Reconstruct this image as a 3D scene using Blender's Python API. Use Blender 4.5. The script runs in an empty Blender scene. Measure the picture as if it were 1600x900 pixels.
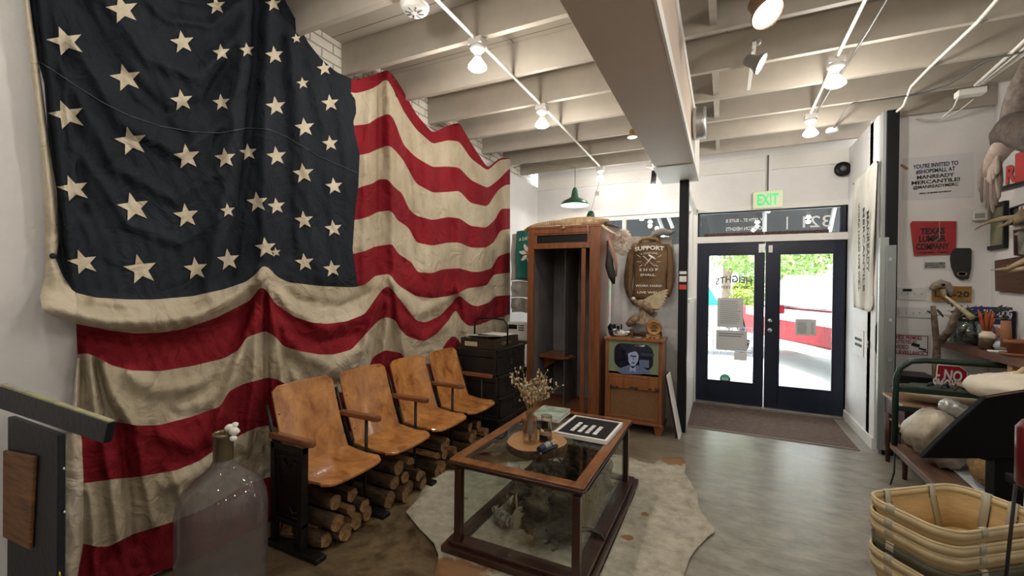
import bpy, bmesh, math, random
import numpy as np
from mathutils import Vector, Matrix
random.seed(7)
S = bpy.context.scene
C = S.collection
PI = math.pi

# ------------------------------------------------------------------ camera
EYE = 1.52
FPX = 677.0
_Y = Vector((330, 0, 677.0)).normalized()
_X = Vector((1390, 20, -677.0)); _X = (_X - _X.dot(_Y) * _Y).normalized()
_Z = _X.cross(_Y)
if _Z.y > 0: _Z = -_Z
# rows = world axes written in camera space (x right, y down, z forward)
cam = bpy.data.cameras.new('camera'); camo = bpy.data.objects.new('camera', cam); C.objects.link(camo)
cam.sensor_width = 36; cam.lens = 36 * FPX / 1600.0
cam.clip_start = 0.02; cam.clip_end = 200
right = Vector((_X.x, _Y.x, _Z.x)); down = Vector((_X.y, _Y.y, _Z.y)); fwd = Vector((_X.z, _Y.z, _Z.z))
R3 = Matrix((right, -down, -fwd)).transposed()
camo.matrix_world = Matrix.Translation((0, 0, EYE)) @ R3.to_4x4()
S.camera = camo

# ------------------------------------------------------------------ world, sun, exposure
SKY = 6.5; SUN = 9.0; LAMP = 19.0
w = bpy.data.worlds.new('world'); S.world = w; w.use_nodes = True
bg = w.node_tree.nodes['Background']
bg.inputs[0].default_value = (0.93, 0.96, 1.0, 1); bg.inputs[1].default_value = SKY
sl = bpy.data.lights.new('sun', 'SUN'); sl.energy = SUN; sl.angle = 0.02; sl.color = (1, 0.97, 0.9)
so = bpy.data.objects.new('sun', sl); C.objects.link(so)
so.rotation_euler = Vector((0.25, 0.3, -1)).to_track_quat('-Z', 'Y').to_euler()
so.location = (0, 4, 8)
S.view_settings.view_transform = 'Standard'
try: S.view_settings.look = 'None'
except Exception: pass
S.view_settings.exposure = 0.0
S.view_settings.gamma = 1.0
S.view_settings.use_curve_mapping = False

# ------------------------------------------------------------------ measuring helpers (image plane -> places in the room)
def ray(u, v):
    c = Vector((u - 800, v - 450, FPX))
    return Vector((_X.dot(c), _Y.dot(c), _Z.dot(c)))
def onz(u, v, z=0.0):
    d = ray(u, v); t = (z - EYE) / d.z; return Vector((d.x * t, d.y * t, z))
def ony(u, v, y):
    d = ray(u, v); t = y / d.y; return Vector((d.x * t, y, d.z * t + EYE))
def onx(u, v, x):
    d = ray(u, v); t = x / d.x; return Vector((x, d.y * t, d.z * t + EYE))

# ------------------------------------------------------------------ materials
MATS = {}
def nodes(m): m.use_nodes = True; return m.node_tree.nodes, m.node_tree.links
def mat(name, col, rough=0.6, metal=0.0, var=0.0, vs=6.0, bump=0.0, bs=40.0, stretch=(1, 1, 1), col2=None, coat=0.0,
        emit=None, es=0.0, trans=0.0, ior=1.45, alpha=1.0, spec=0.5, contrast=(0.35, 0.65), detail=6.0):
    if name in MATS: return MATS[name]
    m = bpy.data.materials.new(name); N, L = nodes(m); b = N['Principled BSDF']
    b.inputs['Base Color'].default_value = (*col, 1); b.inputs['Roughness'].default_value = rough
    b.inputs['Metallic'].default_value = metal; b.inputs['Coat Weight'].default_value = coat
    b.inputs['Specular IOR Level'].default_value = spec
    b.inputs['Transmission Weight'].default_value = trans; b.inputs['IOR'].default_value = ior; b.inputs['Alpha'].default_value = alpha
    if emit: b.inputs['Emission Color'].default_value = (*emit, 1); b.inputs['Emission Strength'].default_value = es
    if var or col2 or bump:
        tc = N.new('ShaderNodeTexCoord'); mp = N.new('ShaderNodeMapping'); mp.inputs['Scale'].default_value = stretch
        L.new(tc.outputs['Object'], mp.inputs[0])
    if var or col2:
        n = N.new('ShaderNodeTexNoise'); n.inputs['Scale'].default_value = vs; n.inputs['Detail'].default_value = detail
        n.inputs['Roughness'].default_value = 0.65
        L.new(mp.outputs[0], n.inputs['Vector'])
        r = N.new('ShaderNodeValToRGB'); r.color_ramp.elements[0].position = contrast[0]; r.color_ramp.elements[1].position = contrast[1]
        if col2 is None: col2 = tuple(max(0, c * (1 - var)) for c in col); 
        r.color_ramp.elements[0].color = (*col2, 1); r.color_ramp.elements[1].color = (*col, 1)
        L.new(n.outputs[0], r.inputs[0]); L.new(r.outputs[0], b.inputs['Base Color'])
    if bump:
        n2 = N.new('ShaderNodeTexNoise'); n2.inputs['Scale'].default_value = bs; n2.inputs['Detail'].default_value = 5
        L.new(mp.outputs[0], n2.inputs['Vector'])
        bp = N.new('ShaderNodeBump'); bp.inputs['Strength'].default_value = min(1, bump); bp.inputs['Distance'].default_value = 0.01
        L.new(n2.outputs[0], bp.inputs['Height']); L.new(bp.outputs[0], b.inputs['Normal'])
    MATS[name] = m; return m
def wood(name, c1, c2, rough=0.35, scale=3.0, stretch=(8, 1, 8), coat=0.2, bump=0.15):
    return mat(name, c1, rough, col2=c2, vs=scale, stretch=stretch, bump=bump, bs=12, coat=coat, contrast=(0.3, 0.7), detail=8)
def glass_mat(name, tint=(0.95, 0.98, 0.97), rough=0.0, a=0.12):
    # thin sheet of glass: mostly clear with a mirror sheen
    if name in MATS: return MATS[name]
    m = bpy.data.materials.new(name); N, L = nodes(m); N.remove(N['Principled BSDF']); out = N['Material Output']
    t = N.new('ShaderNodeBsdfTransparent'); t.inputs[0].default_value = (*tint, 1)
    g = N.new('ShaderNodeBsdfGlossy'); g.inputs['Roughness'].default_value = rough
    mx = N.new('ShaderNodeMixShader'); fr = N.new('ShaderNodeLayerWeight'); fr.inputs[0].default_value = 0.5
    pw = N.new('ShaderNodeMath'); pw.operation = 'POWER'; pw.inputs[1].default_value = 4.0; L.new(fr.outputs['Facing'], pw.inputs[0])
    ad = N.new('ShaderNodeMath'); ad.operation = 'MULTIPLY_ADD'; ad.inputs[1].default_value = 0.42; ad.inputs[2].default_value = 0.025 + a * 0.15
    L.new(pw.outputs[0], ad.inputs[0]); L.new(ad.outputs[0], mx.inputs[0]); L.new(t.outputs[0], mx.inputs[1]); L.new(g.outputs[0], mx.inputs[2])
    L.new(mx.outputs[0], out.inputs[0]); MATS[name] = m; return m

# ------------------------------------------------------------------ geometry builder
class MB:
    def __init__(s, M=None): s.v = []; s.f = []; s.mi = []; s.M = M or Matrix(); s.cur = 0; s.sm = []
    def add(s, vs, fs, smooth=False):
        o = len(s.v); s.v += [s.M @ Vector(p) for p in vs]
        for f in fs: s.f.append([i + o for i in f]); s.mi.append(s.cur); s.sm.append(smooth)
        return s
    def box(s, a, b):
        x0, y0, z0 = [min(a[i], b[i]) for i in range(3)]; x1, y1, z1 = [max(a[i], b[i]) for i in range(3)]
        return s.add([(x0,y0,z0),(x1,y0,z0),(x1,y1,z0),(x0,y1,z0),(x0,y0,z1),(x1,y0,z1),(x1,y1,z1),(x0,y1,z1)],
              [(0,3,2,1),(4,5,6,7),(0,1,5,4),(1,2,6,5),(2,3,7,6),(3,0,4,7)])
    def cbox(s, c, d): return s.box([c[i]-d[i]/2 for i in range(3)], [c[i]+d[i]/2 for i in range(3)])
    def tube(s, pts, rad, seg=10, cap=True, closed=False):
        pts = [Vector(p) for p in pts]; n = len(pts)
        if not hasattr(rad, '__len__'): rad = [rad] * n
        vs = []; ref = None
        for i, p in enumerate(pts):
            a = pts[i-1] if (i > 0 or closed) else p; b = pts[(i+1) % n] if (i < n-1 or closed) else p
            t = (b - a); t = t.normalized() if t.length > 1e-9 else Vector((0,0,1))
            if ref is None: ref = Vector((0,0,1)) if abs(t.z) < 0.9 else Vector((1,0,0))
            e = ref - t * ref.dot(t)
            if e.length < 1e-4: ref = Vector((1,0.3,0)); e = ref - t * ref.dot(t)
            e.normalize(); ref = e; g = t.cross(e)
            for k in range(seg):
                q = 2*PI*k/seg; vs.append(p + (e*math.cos(q) + g*math.sin(q)) * rad[i])
        fs = []
        for i in range(n - (0 if closed else 1)):
            j = (i+1) % n
            for k in range(seg): fs.append((i*seg+k, i*seg+(k+1)%seg, j*seg+(k+1)%seg, j*seg+k))
        s.add(vs, fs, True)
        if cap and not closed:
            o = len(s.v) - len(vs); s.f.append([o+k for k in range(seg)][::-1]); s.f.append([o+(n-1)*seg+k for k in range(seg)])
            s.mi += [s.cur]*2; s.sm += [False]*2
        return s
    def lathe(s, prof, c=(0,0,0), seg=24, sx=1, sy=1, cap=True):
        vs = []; fs = []; n = len(prof)
        for r, z in prof:
            for k in range(seg): q = 2*PI*k/seg; vs.append((c[0]+r*math.cos(q)*sx, c[1]+r*math.sin(q)*sy, c[2]+z))
        for i in range(n-1):
            for k in range(seg): fs.append((i*seg+k, i*seg+(k+1)%seg, (i+1)*seg+(k+1)%seg, (i+1)*seg+k))
        if cap and prof[0][0] > 1e-5: fs.append(list(range(seg))[::-1])
        if cap and prof[-1][0] > 1e-5: fs.append([(n-1)*seg+k for k in range(seg)])
        return s.add(vs, fs, True)
    def ell(s, c, r, seg=14, rings=9, jit=0):
        vs = []; fs = []
        for i in range(rings+1):
            a = PI*i/rings
            for k in range(seg):
                q = 2*PI*k/seg; j = 1 + random.uniform(-jit, jit)
                vs.append((c[0]+r[0]*math.sin(a)*math.cos(q)*j, c[1]+r[1]*math.sin(a)*math.sin(q)*j, c[2]-r[2]*math.cos(a)*j))
        for i in range(rings):
            for k in range(seg): fs.append((i*seg+k, i*seg+(k+1)%seg, (i+1)*seg+(k+1)%seg, (i+1)*seg+k))
        return s.add(vs, fs, True)
    def prism(s, poly, t0, t1, ax='z'):
        # poly in two coordinates, extruded t0..t1 along ax
        def P(a, b, t): return {'z': (a, b, t), 'y': (a, t, b), 'x': (t, a, b)}[ax]
        n = len(poly); vs = [P(a, b, t0) for a, b in poly] + [P(a, b, t1) for a, b in poly]
        fs = [list(range(n))[::-1], [n+i for i in range(n)]] + [(i, (i+1)%n, n+(i+1)%n, n+i) for i in range(n)]
        return s.add(vs, fs)
    def grid(s, rows, smooth=True):
        n = len(rows); m = len(rows[0]); vs = [p for r in rows for p in r]
        fs = [(i*m+j, i*m+j+1, (i+1)*m+j+1, (i+1)*m+j) for i in range(n-1) for j in range(m-1)]
        return s.add(vs, fs, smooth)
    def build(s, name, m, parent=None, loc=None, bevel=0.0, sub=0, solid=0.0, recalc=True, autosmooth=True):
        me = bpy.data.meshes.new(name)
        off = Vector(loc) if loc is not None else (parent.location.copy() if (parent is not None and parent.get('_w')) else Vector((0,0,0)))
        me.from_pydata([tuple(p - off) for p in s.v], [], s.f)
        for mm in (m if isinstance(m, (list, tuple)) else [m]): me.materials.append(mm)
        me.polygons.foreach_set('material_index', s.mi); me.polygons.foreach_set('use_smooth', s.sm)
        if recalc:
            b = bmesh.new(); b.from_mesh(me); bmesh.ops.remove_doubles(b, verts=b.verts, dist=1e-5)
            bmesh.ops.recalc_face_normals(b, faces=b.faces); b.to_mesh(me); b.free()
        o = bpy.data.objects.new(name, me); C.objects.link(o)
        if parent is not None:
            o.parent = parent
            if parent.get('_w') and parent.type == 'MESH': pass
        if loc is not None: o.location = loc
        if solid:
            q = o.modifiers.new('s', 'SOLIDIFY'); q.thickness = solid; q.offset = 0
        if bevel:
            q = o.modifiers.new('b', 'BEVEL'); q.width = bevel; q.segments = 2; q.limit_method = 'ANGLE'; q.angle_limit = 0.7
            q.harden_normals = False
        if sub:
            q = o.modifiers.new('u', 'SUBSURF'); q.levels = sub; q.render_levels = sub
        return o

def thing(name, label, cat, loc=(0,0,0), group=None, rz=0, world=True):
    o = bpy.data.objects.new(name, None); C.objects.link(o); o.location = loc; o.empty_display_size = 0.05
    if rz: o.rotation_euler = (0,0,rz); world = False
    o['label'] = label; o['category'] = cat
    if group: o['group'] = group
    if world: o['_w'] = 1
    return o
def tag(o, label, cat, group=None, kind=None):
    o['label'] = label; o['category'] = cat
    if group: o['group'] = group
    if kind: o['kind'] = kind
    return o
def struct(o, label=None, cat=None):
    o['kind'] = 'structure'
    if label: o['label'] = label
    if cat: o['category'] = cat
    return o
def sub(mb, name, m, parent, **k):
    # sub-part: parent is a mesh child of a thing; vertices share the thing's local space
    root = parent
    while root.parent is not None: root = root.parent
    off = root.location.copy() if root.get('_w') else Vector((0,0,0))
    if parent.parent is None: off = parent.location.copy()
    mb.v = [p - off for p in mb.v]
    o = mb.build(name, m, None, **k); o.parent = parent
    return o
def solo(mb, name, m, label, cat, base=None, group=None, **k):
    # a thing that is one mesh, its origin at the foot of its bounding box
    if base is None:
        xs = [p.x for p in mb.v]; ys = [p.y for p in mb.v]; zs = [p.z for p in mb.v]
        base = ((min(xs)+max(xs))/2, (min(ys)+max(ys))/2, min(zs))
    o = mb.build(name, m, None, loc=base, **k); tag(o, label, cat, group); return o
def dup(root, loc=None, label=None, rz=None, scale=None):
    r = root.copy(); C.objects.link(r)
    if loc is not None: r.location = loc
    if rz is not None: r.rotation_euler = (0,0,rz)
    if scale is not None: r.scale = scale
    if label: r['label'] = label
    for ch in list(root.children):
        c = ch.copy(); C.objects.link(c); c.parent = r
        for g in list(ch.children):
            d = g.copy(); C.objects.link(d); d.parent = c
    return r
def basis(o, r, u):
    # matrix: local x -> r, local y -> u, local z -> r x u, origin o
    r = Vector(r).normalized(); u = Vector(u); u = (u - r*u.dot(r)).normalized(); n = r.cross(u)
    M = Matrix((r, u, n)).transposed().to_4x4(); M.translation = Vector(o); return M
def text(s, o, r, u, size, width=None, bold=0.0, depth=0.001, space=1.0, mirror=False, align='CENTER', arc=0.0):
    cu = bpy.data.curves.new('t', 'FONT'); cu.body = s; cu.size = size; cu.align_x = align; cu.align_y = 'CENTER'
    cu.extrude = depth; cu.offset = bold; cu.space_character = space; cu.resolution_u = 3
    ob = bpy.data.objects.new('t', cu); me = bpy.data.meshes.new_from_object(ob)
    V = [v.co.copy() for v in me.vertices]; F = [list(p.vertices) for p in me.polygons]
    bpy.data.objects.remove(ob); bpy.data.curves.remove(cu); bpy.data.meshes.remove(me)
    if V and s != '|':
        ys = max(v.y for v in V)-min(v.y for v in V); dsc = .22 if any(c in s for c in 'gjpqy,|@') else 0.0
        ky = size*0.70*(1+dsc)/ys
        yc = (max(v.y for v in V)+min(v.y for v in V))/2
        for v in V: v.y = (v.y-yc)*ky
    if width and V:
        x0 = min(v.x for v in V); x1 = max(v.x for v in V); k = width/(x1-x0)
        for v in V: v.x = (v.x-(x0+x1)/2)*k if align == 'CENTER' else v.x*k
    if arc:
        for v in V: v.y -= arc*(v.x**2)
    if mirror:
        for v in V: v.x = -v.x
    mb = MB(basis(o, r, u)); mb.add(V, F); return mb

M_white = mat('white_paint', (0.80, 0.79, 0.76), 0.55, var=0.05, vs=3, bump=0.25, bs=18)
M_wallw = mat('wall_paint', (0.80, 0.79, 0.785), 0.6, var=0.10, vs=1.6, bump=0.35, bs=25)
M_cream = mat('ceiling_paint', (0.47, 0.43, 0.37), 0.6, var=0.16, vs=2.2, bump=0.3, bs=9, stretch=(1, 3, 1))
M_black = mat('black_paint', (0.008, 0.009, 0.011), 0.4, spec=.25)
M_navy = mat('navy_paint', (0.012, 0.018, 0.04), 0.32, var=0.3, vs=12)
M_glass = glass_mat('clear_glass')
M_iron = mat('dark_iron', (0.022, 0.02, 0.019), 0.4, metal=0.6, bump=0.2)
M_steel = mat('steel', (0.55, 0.56, 0.56), 0.3, metal=0.9)
M_seat = wood('seat_plywood', (0.60, 0.28, 0.085), (0.21, 0.07, 0.018), 0.27, 4.0, (1.6, 2.2, 1.6), 0.4, 0.08)
for _n in M_seat.node_tree.nodes:
    if _n.type == 'TEX_NOISE' and abs(_n.inputs['Scale'].default_value-4.0) < .01: _n.inputs['Distortion'].default_value = .55
M_arm = wood('arm_wood', (0.26, 0.10, 0.04), (0.10, 0.035, 0.015), 0.3, 4, (1, 8, 8), 0.3)
M_cab = wood('cabinet_wood', (0.25, 0.088, 0.032), (0.10, 0.032, 0.012), 0.35, 3, (9, 9, 1), 0.25)
M_tv = wood('television_wood', (0.33, 0.13, 0.045), (0.17, 0.058, 0.018), 0.35, 3, (9, 9, 1), 0.2)
M_mahog = wood('mahogany', (0.060, 0.020, 0.012), (0.022, 0.008, 0.006), 0.28, 4, (6, 6, 1), 0.4)
M_oak = wood('oak_top', (0.33, 0.135, 0.04), (0.09, 0.03, 0.01), 0.3, 5, (4, 1, 4), 0.4)
# ------------------------------------------------------------------ the room
FY = 6.28; LX = -2.63; RX = 2.15; PY = 5.35; JZ = 3.17; DK = 3.42; BY = -3.0
def floor_mat():
    m = bpy.data.materials.new('polished_concrete'); N, L = nodes(m); b = N['Principled BSDF']
    tc = N.new('ShaderNodeTexCoord'); sp = N.new('ShaderNodeSeparateXYZ'); L.new(tc.outputs['Object'], sp.inputs[0])
    n1 = N.new('ShaderNodeTexNoise'); n1.inputs['Scale'].default_value = 1.3; n1.inputs['Detail'].default_value = 8; n1.inputs['Roughness'].default_value = 0.7
    L.new(tc.outputs['Object'], n1.inputs['Vector'])
    n2 = N.new('ShaderNodeTexNoise'); n2.inputs['Scale'].default_value = 5; n2.inputs['Detail'].default_value = 7; n2.inputs['Roughness'].default_value = 0.7
    mp = N.new('ShaderNodeMapping'); mp.inputs['Scale'].default_value = (1, 1.8, 1); L.new(tc.outputs['Object'], mp.inputs[0]); L.new(mp.outputs[0], n2.inputs['Vector'])
    grey = N.new('ShaderNodeValToRGB'); e = grey.color_ramp.elements
    e[0].position = 0.3; e[0].color = (0.14, 0.125, 0.10, 1); e[1].position = 0.7; e[1].color = (0.36, 0.33, 0.27, 1); L.new(n2.outputs[0], grey.inputs[0])
    brown = N.new('ShaderNodeValToRGB'); e = brown.color_ramp.elements
    e[0].position = 0.38; e[0].color = (0.035, 0.021, 0.009, 1); e[1].position = 0.66; e[1].color = (0.23, 0.175, 0.10, 1); n3 = N.new('ShaderNodeTexNoise'); n3.inputs['Scale'].default_value = 2.6; n3.inputs['Detail'].default_value = 9; n3.inputs['Roughness'].default_value = 0.72; n3.inputs['Distortion'].default_value = .4; L.new(tc.outputs['Object'], n3.inputs['Vector']); L.new(n3.outputs[0], brown.inputs[0])
    mr = N.new('ShaderNodeMapRange'); mr.inputs['From Min'].default_value = -1.1; mr.inputs['From Max'].default_value = 0.1
    ad = N.new('ShaderNodeMath'); ad.operation = 'MULTIPLY_ADD'; ad.inputs[1].default_value = 1.0
    sc = N.new('ShaderNodeMath'); sc.operation = 'MULTIPLY_ADD'; sc.inputs[1].default_value = 1.6; sc.inputs[2].default_value = -0.8
    L.new(n1.outputs[0], sc.inputs[0]); L.new(sp.outputs[0], ad.inputs[0]); L.new(sc.outputs[0], ad.inputs[2]); L.new(ad.outputs[0], mr.inputs[0])
    mx = N.new('ShaderNodeMix'); mx.data_type = 'RGBA'; L.new(mr.outputs[0], mx.inputs[0]); L.new(brown.outputs[0], mx.inputs[6]); L.new(grey.outputs[0], mx.inputs[7])
    L.new(mx.outputs[2], b.inputs['Base Color'])
    rr = N.new('ShaderNodeMapRange'); rr.inputs['To Min'].default_value = 0.22; rr.inputs['To Max'].default_value = 0.42; L.new(n2.outputs[0], rr.inputs[0]); L.new(rr.outputs[0], b.inputs['Roughness'])
    bp = N.new('ShaderNodeBump'); bp.inputs['Strength'].default_value = 0.25; bp.inputs['Distance'].default_value = 0.01; L.new(n2.outputs[0], bp.inputs['Height']); L.new(bp.outputs[0], b.inputs['Normal'])
    return m
fl = MB().box((LX-0.15, BY, -0.1), (RX+0.15, FY+0.1, 0)).build('floor', floor_mat()); struct(fl, 'mottled brown and grey polished concrete floor', 'floor')

# ceiling deck with exposed joists
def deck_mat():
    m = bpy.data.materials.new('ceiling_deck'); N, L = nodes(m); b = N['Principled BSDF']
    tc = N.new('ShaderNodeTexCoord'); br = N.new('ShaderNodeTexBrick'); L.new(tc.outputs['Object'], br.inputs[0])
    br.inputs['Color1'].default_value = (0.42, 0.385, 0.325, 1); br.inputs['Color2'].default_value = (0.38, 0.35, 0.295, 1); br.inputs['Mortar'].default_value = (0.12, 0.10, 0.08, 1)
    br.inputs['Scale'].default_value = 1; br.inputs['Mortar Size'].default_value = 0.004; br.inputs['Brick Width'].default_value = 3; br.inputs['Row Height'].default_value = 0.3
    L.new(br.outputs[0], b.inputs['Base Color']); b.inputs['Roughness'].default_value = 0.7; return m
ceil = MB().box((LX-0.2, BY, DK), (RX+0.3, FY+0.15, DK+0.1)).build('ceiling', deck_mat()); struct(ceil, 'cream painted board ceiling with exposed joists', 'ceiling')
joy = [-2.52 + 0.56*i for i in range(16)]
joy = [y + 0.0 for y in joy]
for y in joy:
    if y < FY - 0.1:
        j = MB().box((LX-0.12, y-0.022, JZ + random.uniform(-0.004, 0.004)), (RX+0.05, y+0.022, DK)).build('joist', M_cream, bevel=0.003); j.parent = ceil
for x, ys in ((-0.10, range(8, 16)),):
    for i in ys:
        if i+1 < len(joy) and (i % 3 != 1):
            b_ = MB().box((x, joy[i]+0.023, JZ+0.03), (x+0.042, joy[i+1]-0.023, DK)).build('bridging_block', M_cream); b_.parent = ceil
# walls
def brick_mat():
    m = bpy.data.materials.new('painted_brick'); N, L = nodes(m); b = N['Principled BSDF']
    tc = N.new('ShaderNodeTexCoord'); mp = N.new('ShaderNodeMapping'); mp.inputs['Rotation'].default_value = (PI/2, 0, PI/2)
    sw = N.new('ShaderNodeSeparateXYZ'); cb = N.new('ShaderNodeCombineXYZ'); L.new(tc.outputs['Object'], sw.inputs[0]); L.new(sw.outputs[1], cb.inputs[0]); L.new(sw.outputs[2], cb.inputs[1])
    br = N.new('ShaderNodeTexBrick'); L.new(cb.outputs[0], br.inputs[0]); br.inputs['Scale'].default_value = 1
    br.inputs['Brick Width'].default_value = 0.21; br.inputs['Row Height'].default_value = 0.075; br.inputs['Mortar Size'].default_value = 0.006
    br.inputs['Color1'].default_value = (0.78, 0.75, 0.68, 1); br.inputs['Color2'].default_value = (0.7, 0.67, 0.6, 1); br.inputs['Mortar'].default_value = (0.35, 0.33, 0.29, 1)
    L.new(br.outputs[0], b.inputs['Base Color']); bp = N.new('ShaderNodeBump'); bp.inputs['Distance'].default_value = 0.02; L.new(br.outputs[1], bp.inputs['Height']); bp.invert = True
    L.new(bp.outputs[0], b.inputs['Normal']); return m
wl = MB().box((LX-0.14, BY, 0), (LX, FY, 3.06)).build('wall_left', M_wallw); struct(wl)
bk = MB().box((LX-0.16, BY, 3.06), (LX-0.115, FY, DK)).build('brick_course', brick_mat()); bk.parent = wl
wb = MB().box((LX-0.15, BY-0.1, 0), (RX+0.2, BY, DK)).build('wall_back', M_wallw); struct(wb)
wr = MB().box((RX, BY, 0), (RX+0.12, PY, DK)).build('wall_right', M_wallw); struct(wr)
wp = MB().box((1.30, PY, 0), (RX+0.12, PY+0.1, DK)).build('wall_poster', M_wallw); struct(wp)
wv = MB().box((1.30, 5.20, 0), (1.40, FY, JZ)).build('wall_vestibule', M_wallw, bevel=0.004); struct(wv)
# front wall pieces around the door, the transom and the shop window
DX0, DX1, DZ = -0.315, 1.305, 2.105
TZ0, TZ1 = 2.19, 2.51
WX0, WX1, WZ0, WZ1 = -2.22, -0.42, 0.75, 2.54
fw = MB()
fw.box((LX, FY, WZ1), (DX1+0.1, FY+0.14, DK))
fw.box((LX, FY, 0), (WX0, FY+0.14, WZ1)); fw.box((WX0, FY, 0), (WX1, FY+0.14, WZ0)); fw.box((WX1, FY, 0), (DX0, FY+0.14, WZ1))
fw.box((DX0, FY, TZ1), (DX1, FY+0.14, WZ1)); fw.box((DX1-0.02, FY, 0), (DX1+0.1, FY+0.14, WZ1))
fwo = fw.build('wall_front', M_wallw); struct(fwo)
tr = MB().box((LX, FY-0.012, 3.03), (1.30, FY, 3.17)).box((LX, FY-0.03, 3.0), (1.30, FY, 3.03)).build('trim_1', M_white, bevel=0.003); struct(tr)
# transom + header
hd = MB().box((DX0-0.03, FY-0.035, DZ), (DX1, FY+0.08, TZ0), ); hd.box((DX0-0.07, FY-0.03, 0), (DX0, FY+0.05, TZ1+0.05)); hd.box((DX0-0.07, FY-0.03, TZ1), (DX1, FY+0.03, TZ1+0.06))
struct(hd.build('trim_2', M_white, bevel=0.004))
win = MB().box((DX0, FY+0.02, TZ0), (DX0+0.02, FY+0.07, TZ1)).box((DX1-0.07, FY+0.0, TZ0), (DX1-0.005, FY+0.07, TZ1)).box((DX0, FY+0.02, TZ1-0.015), (DX1, FY+0.07, TZ1)).box((DX0, FY+0.02, TZ0), (DX1, FY+0.07, TZ0+0.012))
w1 = win.build('window_1', M_navy); struct(w1)
p_ = MB().box((DX0+0.02, FY+0.045, TZ0+0.012), (DX1-0.09, FY+0.05, TZ1-0.015)).build('pane', M_glass); p_.parent = w1
M_vinyl = mat('white_vinyl', (0.9, 0.9, 0.9), 0.5, emit=(1,1,1), es=0.0)
for s_, px, py, h, wd in (('321', 1276, 346, 0.20, 0.28), ('|', 1230, 347, 0.17, None), ('W. 19TH ST. - SUITE B', 1164, 344, 0.062, 0.44), ('HOUSTON HEIGHTS', 1164, 357, 0.066, 0.44)):
    c = ony(px, py, FY+0.04); t = text(s_, c, (1,0,0), (0,0,1), h, width=wd, bold=0.001, mirror=True).build('lettering', M_vinyl); t.parent = w1
wn = MB()
for a, b in (((WX0, FY+0.0, WZ0), (WX0+0.05, FY+0.08, WZ1)), ((WX1-0.05, FY, WZ0), (WX1, FY+0.08, WZ1)), ((WX0, FY, WZ1-0.05), (WX1, FY+0.08, WZ1)), ((WX0, FY, WZ0), (WX1, FY+0.08, WZ0+0.05)), ((-1.32, FY+0.02, WZ0), (-1.27, FY+0.07, WZ1))): wn.box(a, b)
w2 = wn.build('window_2', M_white, bevel=0.003); struct(w2)
p_ = MB().box((WX0+0.05, FY+0.045, WZ0+0.05), (WX1-0.05, FY+0.05, WZ1-0.05)).build('pane', M_glass); p_.parent = w2
wf = MB().box((WX0-0.09, FY-0.02, WZ1), (WX1+0.06, FY, WZ1+0.09)).box((WX0-0.09, FY-0.02, WZ0), (WX0, FY, WZ1)); struct(wf.build('trim_3', M_white, bevel=0.003))
# pair of glazed doors
MIDX = 0.47
def door(name, x0, x1, hinge, gx0, gx1, lock):
    g0, g1 = 0.30, 1.955
    d = MB().box((x0, FY+0.0, 0.03), (gx0, FY+0.045, DZ)).box((gx1, FY, 0.03), (x1, FY+0.045, DZ)).box((gx0, FY, g1), (gx1, FY+0.045, DZ)).box((gx0, FY, 0.03), (gx1, FY+0.045, g0))
    do = d.build(name, M_navy, bevel=0.003); struct(do)
    p = MB().box((gx0, FY+0.018, g0), (gx1, FY+0.024, g1)).build('pane', M_glass); p.parent = do
    bd = MB()
    for a, b in (((gx0, FY-0.006, g0), (gx0+0.014, FY+0.018, g1)), ((gx1-0.014, FY-0.006, g0), (gx1, FY+0.018, g1)), ((gx0, FY-0.006, g0), (gx1, FY+0.018, g0+0.014)), ((gx0, FY-0.006, g1-0.014), (gx1, FY+0.018, g1))): bd.box(a, b)
    q = bd.build('glazing_bead', M_navy, bevel=0.002); q.parent = do
    if lock:
        for z, r in ((1.12, 0.026), (1.0, 0.028)):
            c = Vector((x0+0.055, FY, z)); q = MB(basis(c, (1,0,0), (0,0,1))).lathe([(r, -0.002), (r, 0.012), (r*0.75, 0.022), (0.0, 0.024)], seg=20).build('lock_rose', M_steel); q.parent = do
            q = MB().box((c.x-0.004, FY-0.036, z-0.014), (c.x+0.004, FY-0.018, z+0.014)).build('thumb_turn', M_steel); q.parent = do
    return do
d1 = door('door_1', DX0, MIDX-0.004, 'l', ony(1106, 450, FY).x, ony(1180, 450, FY).x, False)
d2 = door('door_2', MIDX+0.004, DX1, 'r', ony(1217, 450, FY).x, ony(1303, 450, FY).x, True)
M_paperg = mat('backlit_paper', (0.62, 0.62, 0.62), 0.8)
def on_door(px0, py0, px1, py1, label, cat, name, m=None, y=FY+0.012, dark=None):
    a = ony(px0, py0, y); b = ony(px1, py1, y)
    mb = MB().box((a.x, y, b.z), (b.x, y+0.002, a.z)); return solo(mb, name, m or M_paperg, label, cat)
M_ink = mat('ink_grey', (0.18, 0.18, 0.2), 0.7)
def lines(a, n, x0, x1, z0, z1, y, parent, rag=0.2, h=0.006):
    mb = MB()
    for i in range(n):
        z = z0 + (z1-z0)*(i+0.5)/n; e = x1 - random.uniform(0, rag)*(x1-x0); mb.box((x0, y-0.001, z-h/2), (e, y, z+h/2))
    o = mb; return sub(o, 'printed_lines', M_ink, parent)
n1 = on_door(1121, 465, 1161, 512, 'grey letter notice taped inside the left door glass, upper one', 'notice', 'paper_notice')
a = ony(1121, 465, FY+0.011); b = ony(1161, 512, FY+0.011); lines(n1, 12, a.x+0.03, b.x-0.03, a.z-0.03, b.z+0.04, FY+0.011, n1)
n2 = on_door(1119, 515, 1167, 549, 'wide grey notice on the left door glass below the letter notice', 'notice', 'paper_notice')
a = ony(1119, 515, FY+0.011); b = ony(1167, 549, FY+0.011); lines(n2, 2, a.x+0.03, b.x-0.03, a.z-0.03, a.z-0.09, FY+0.011, n2, h=0.012)
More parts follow.
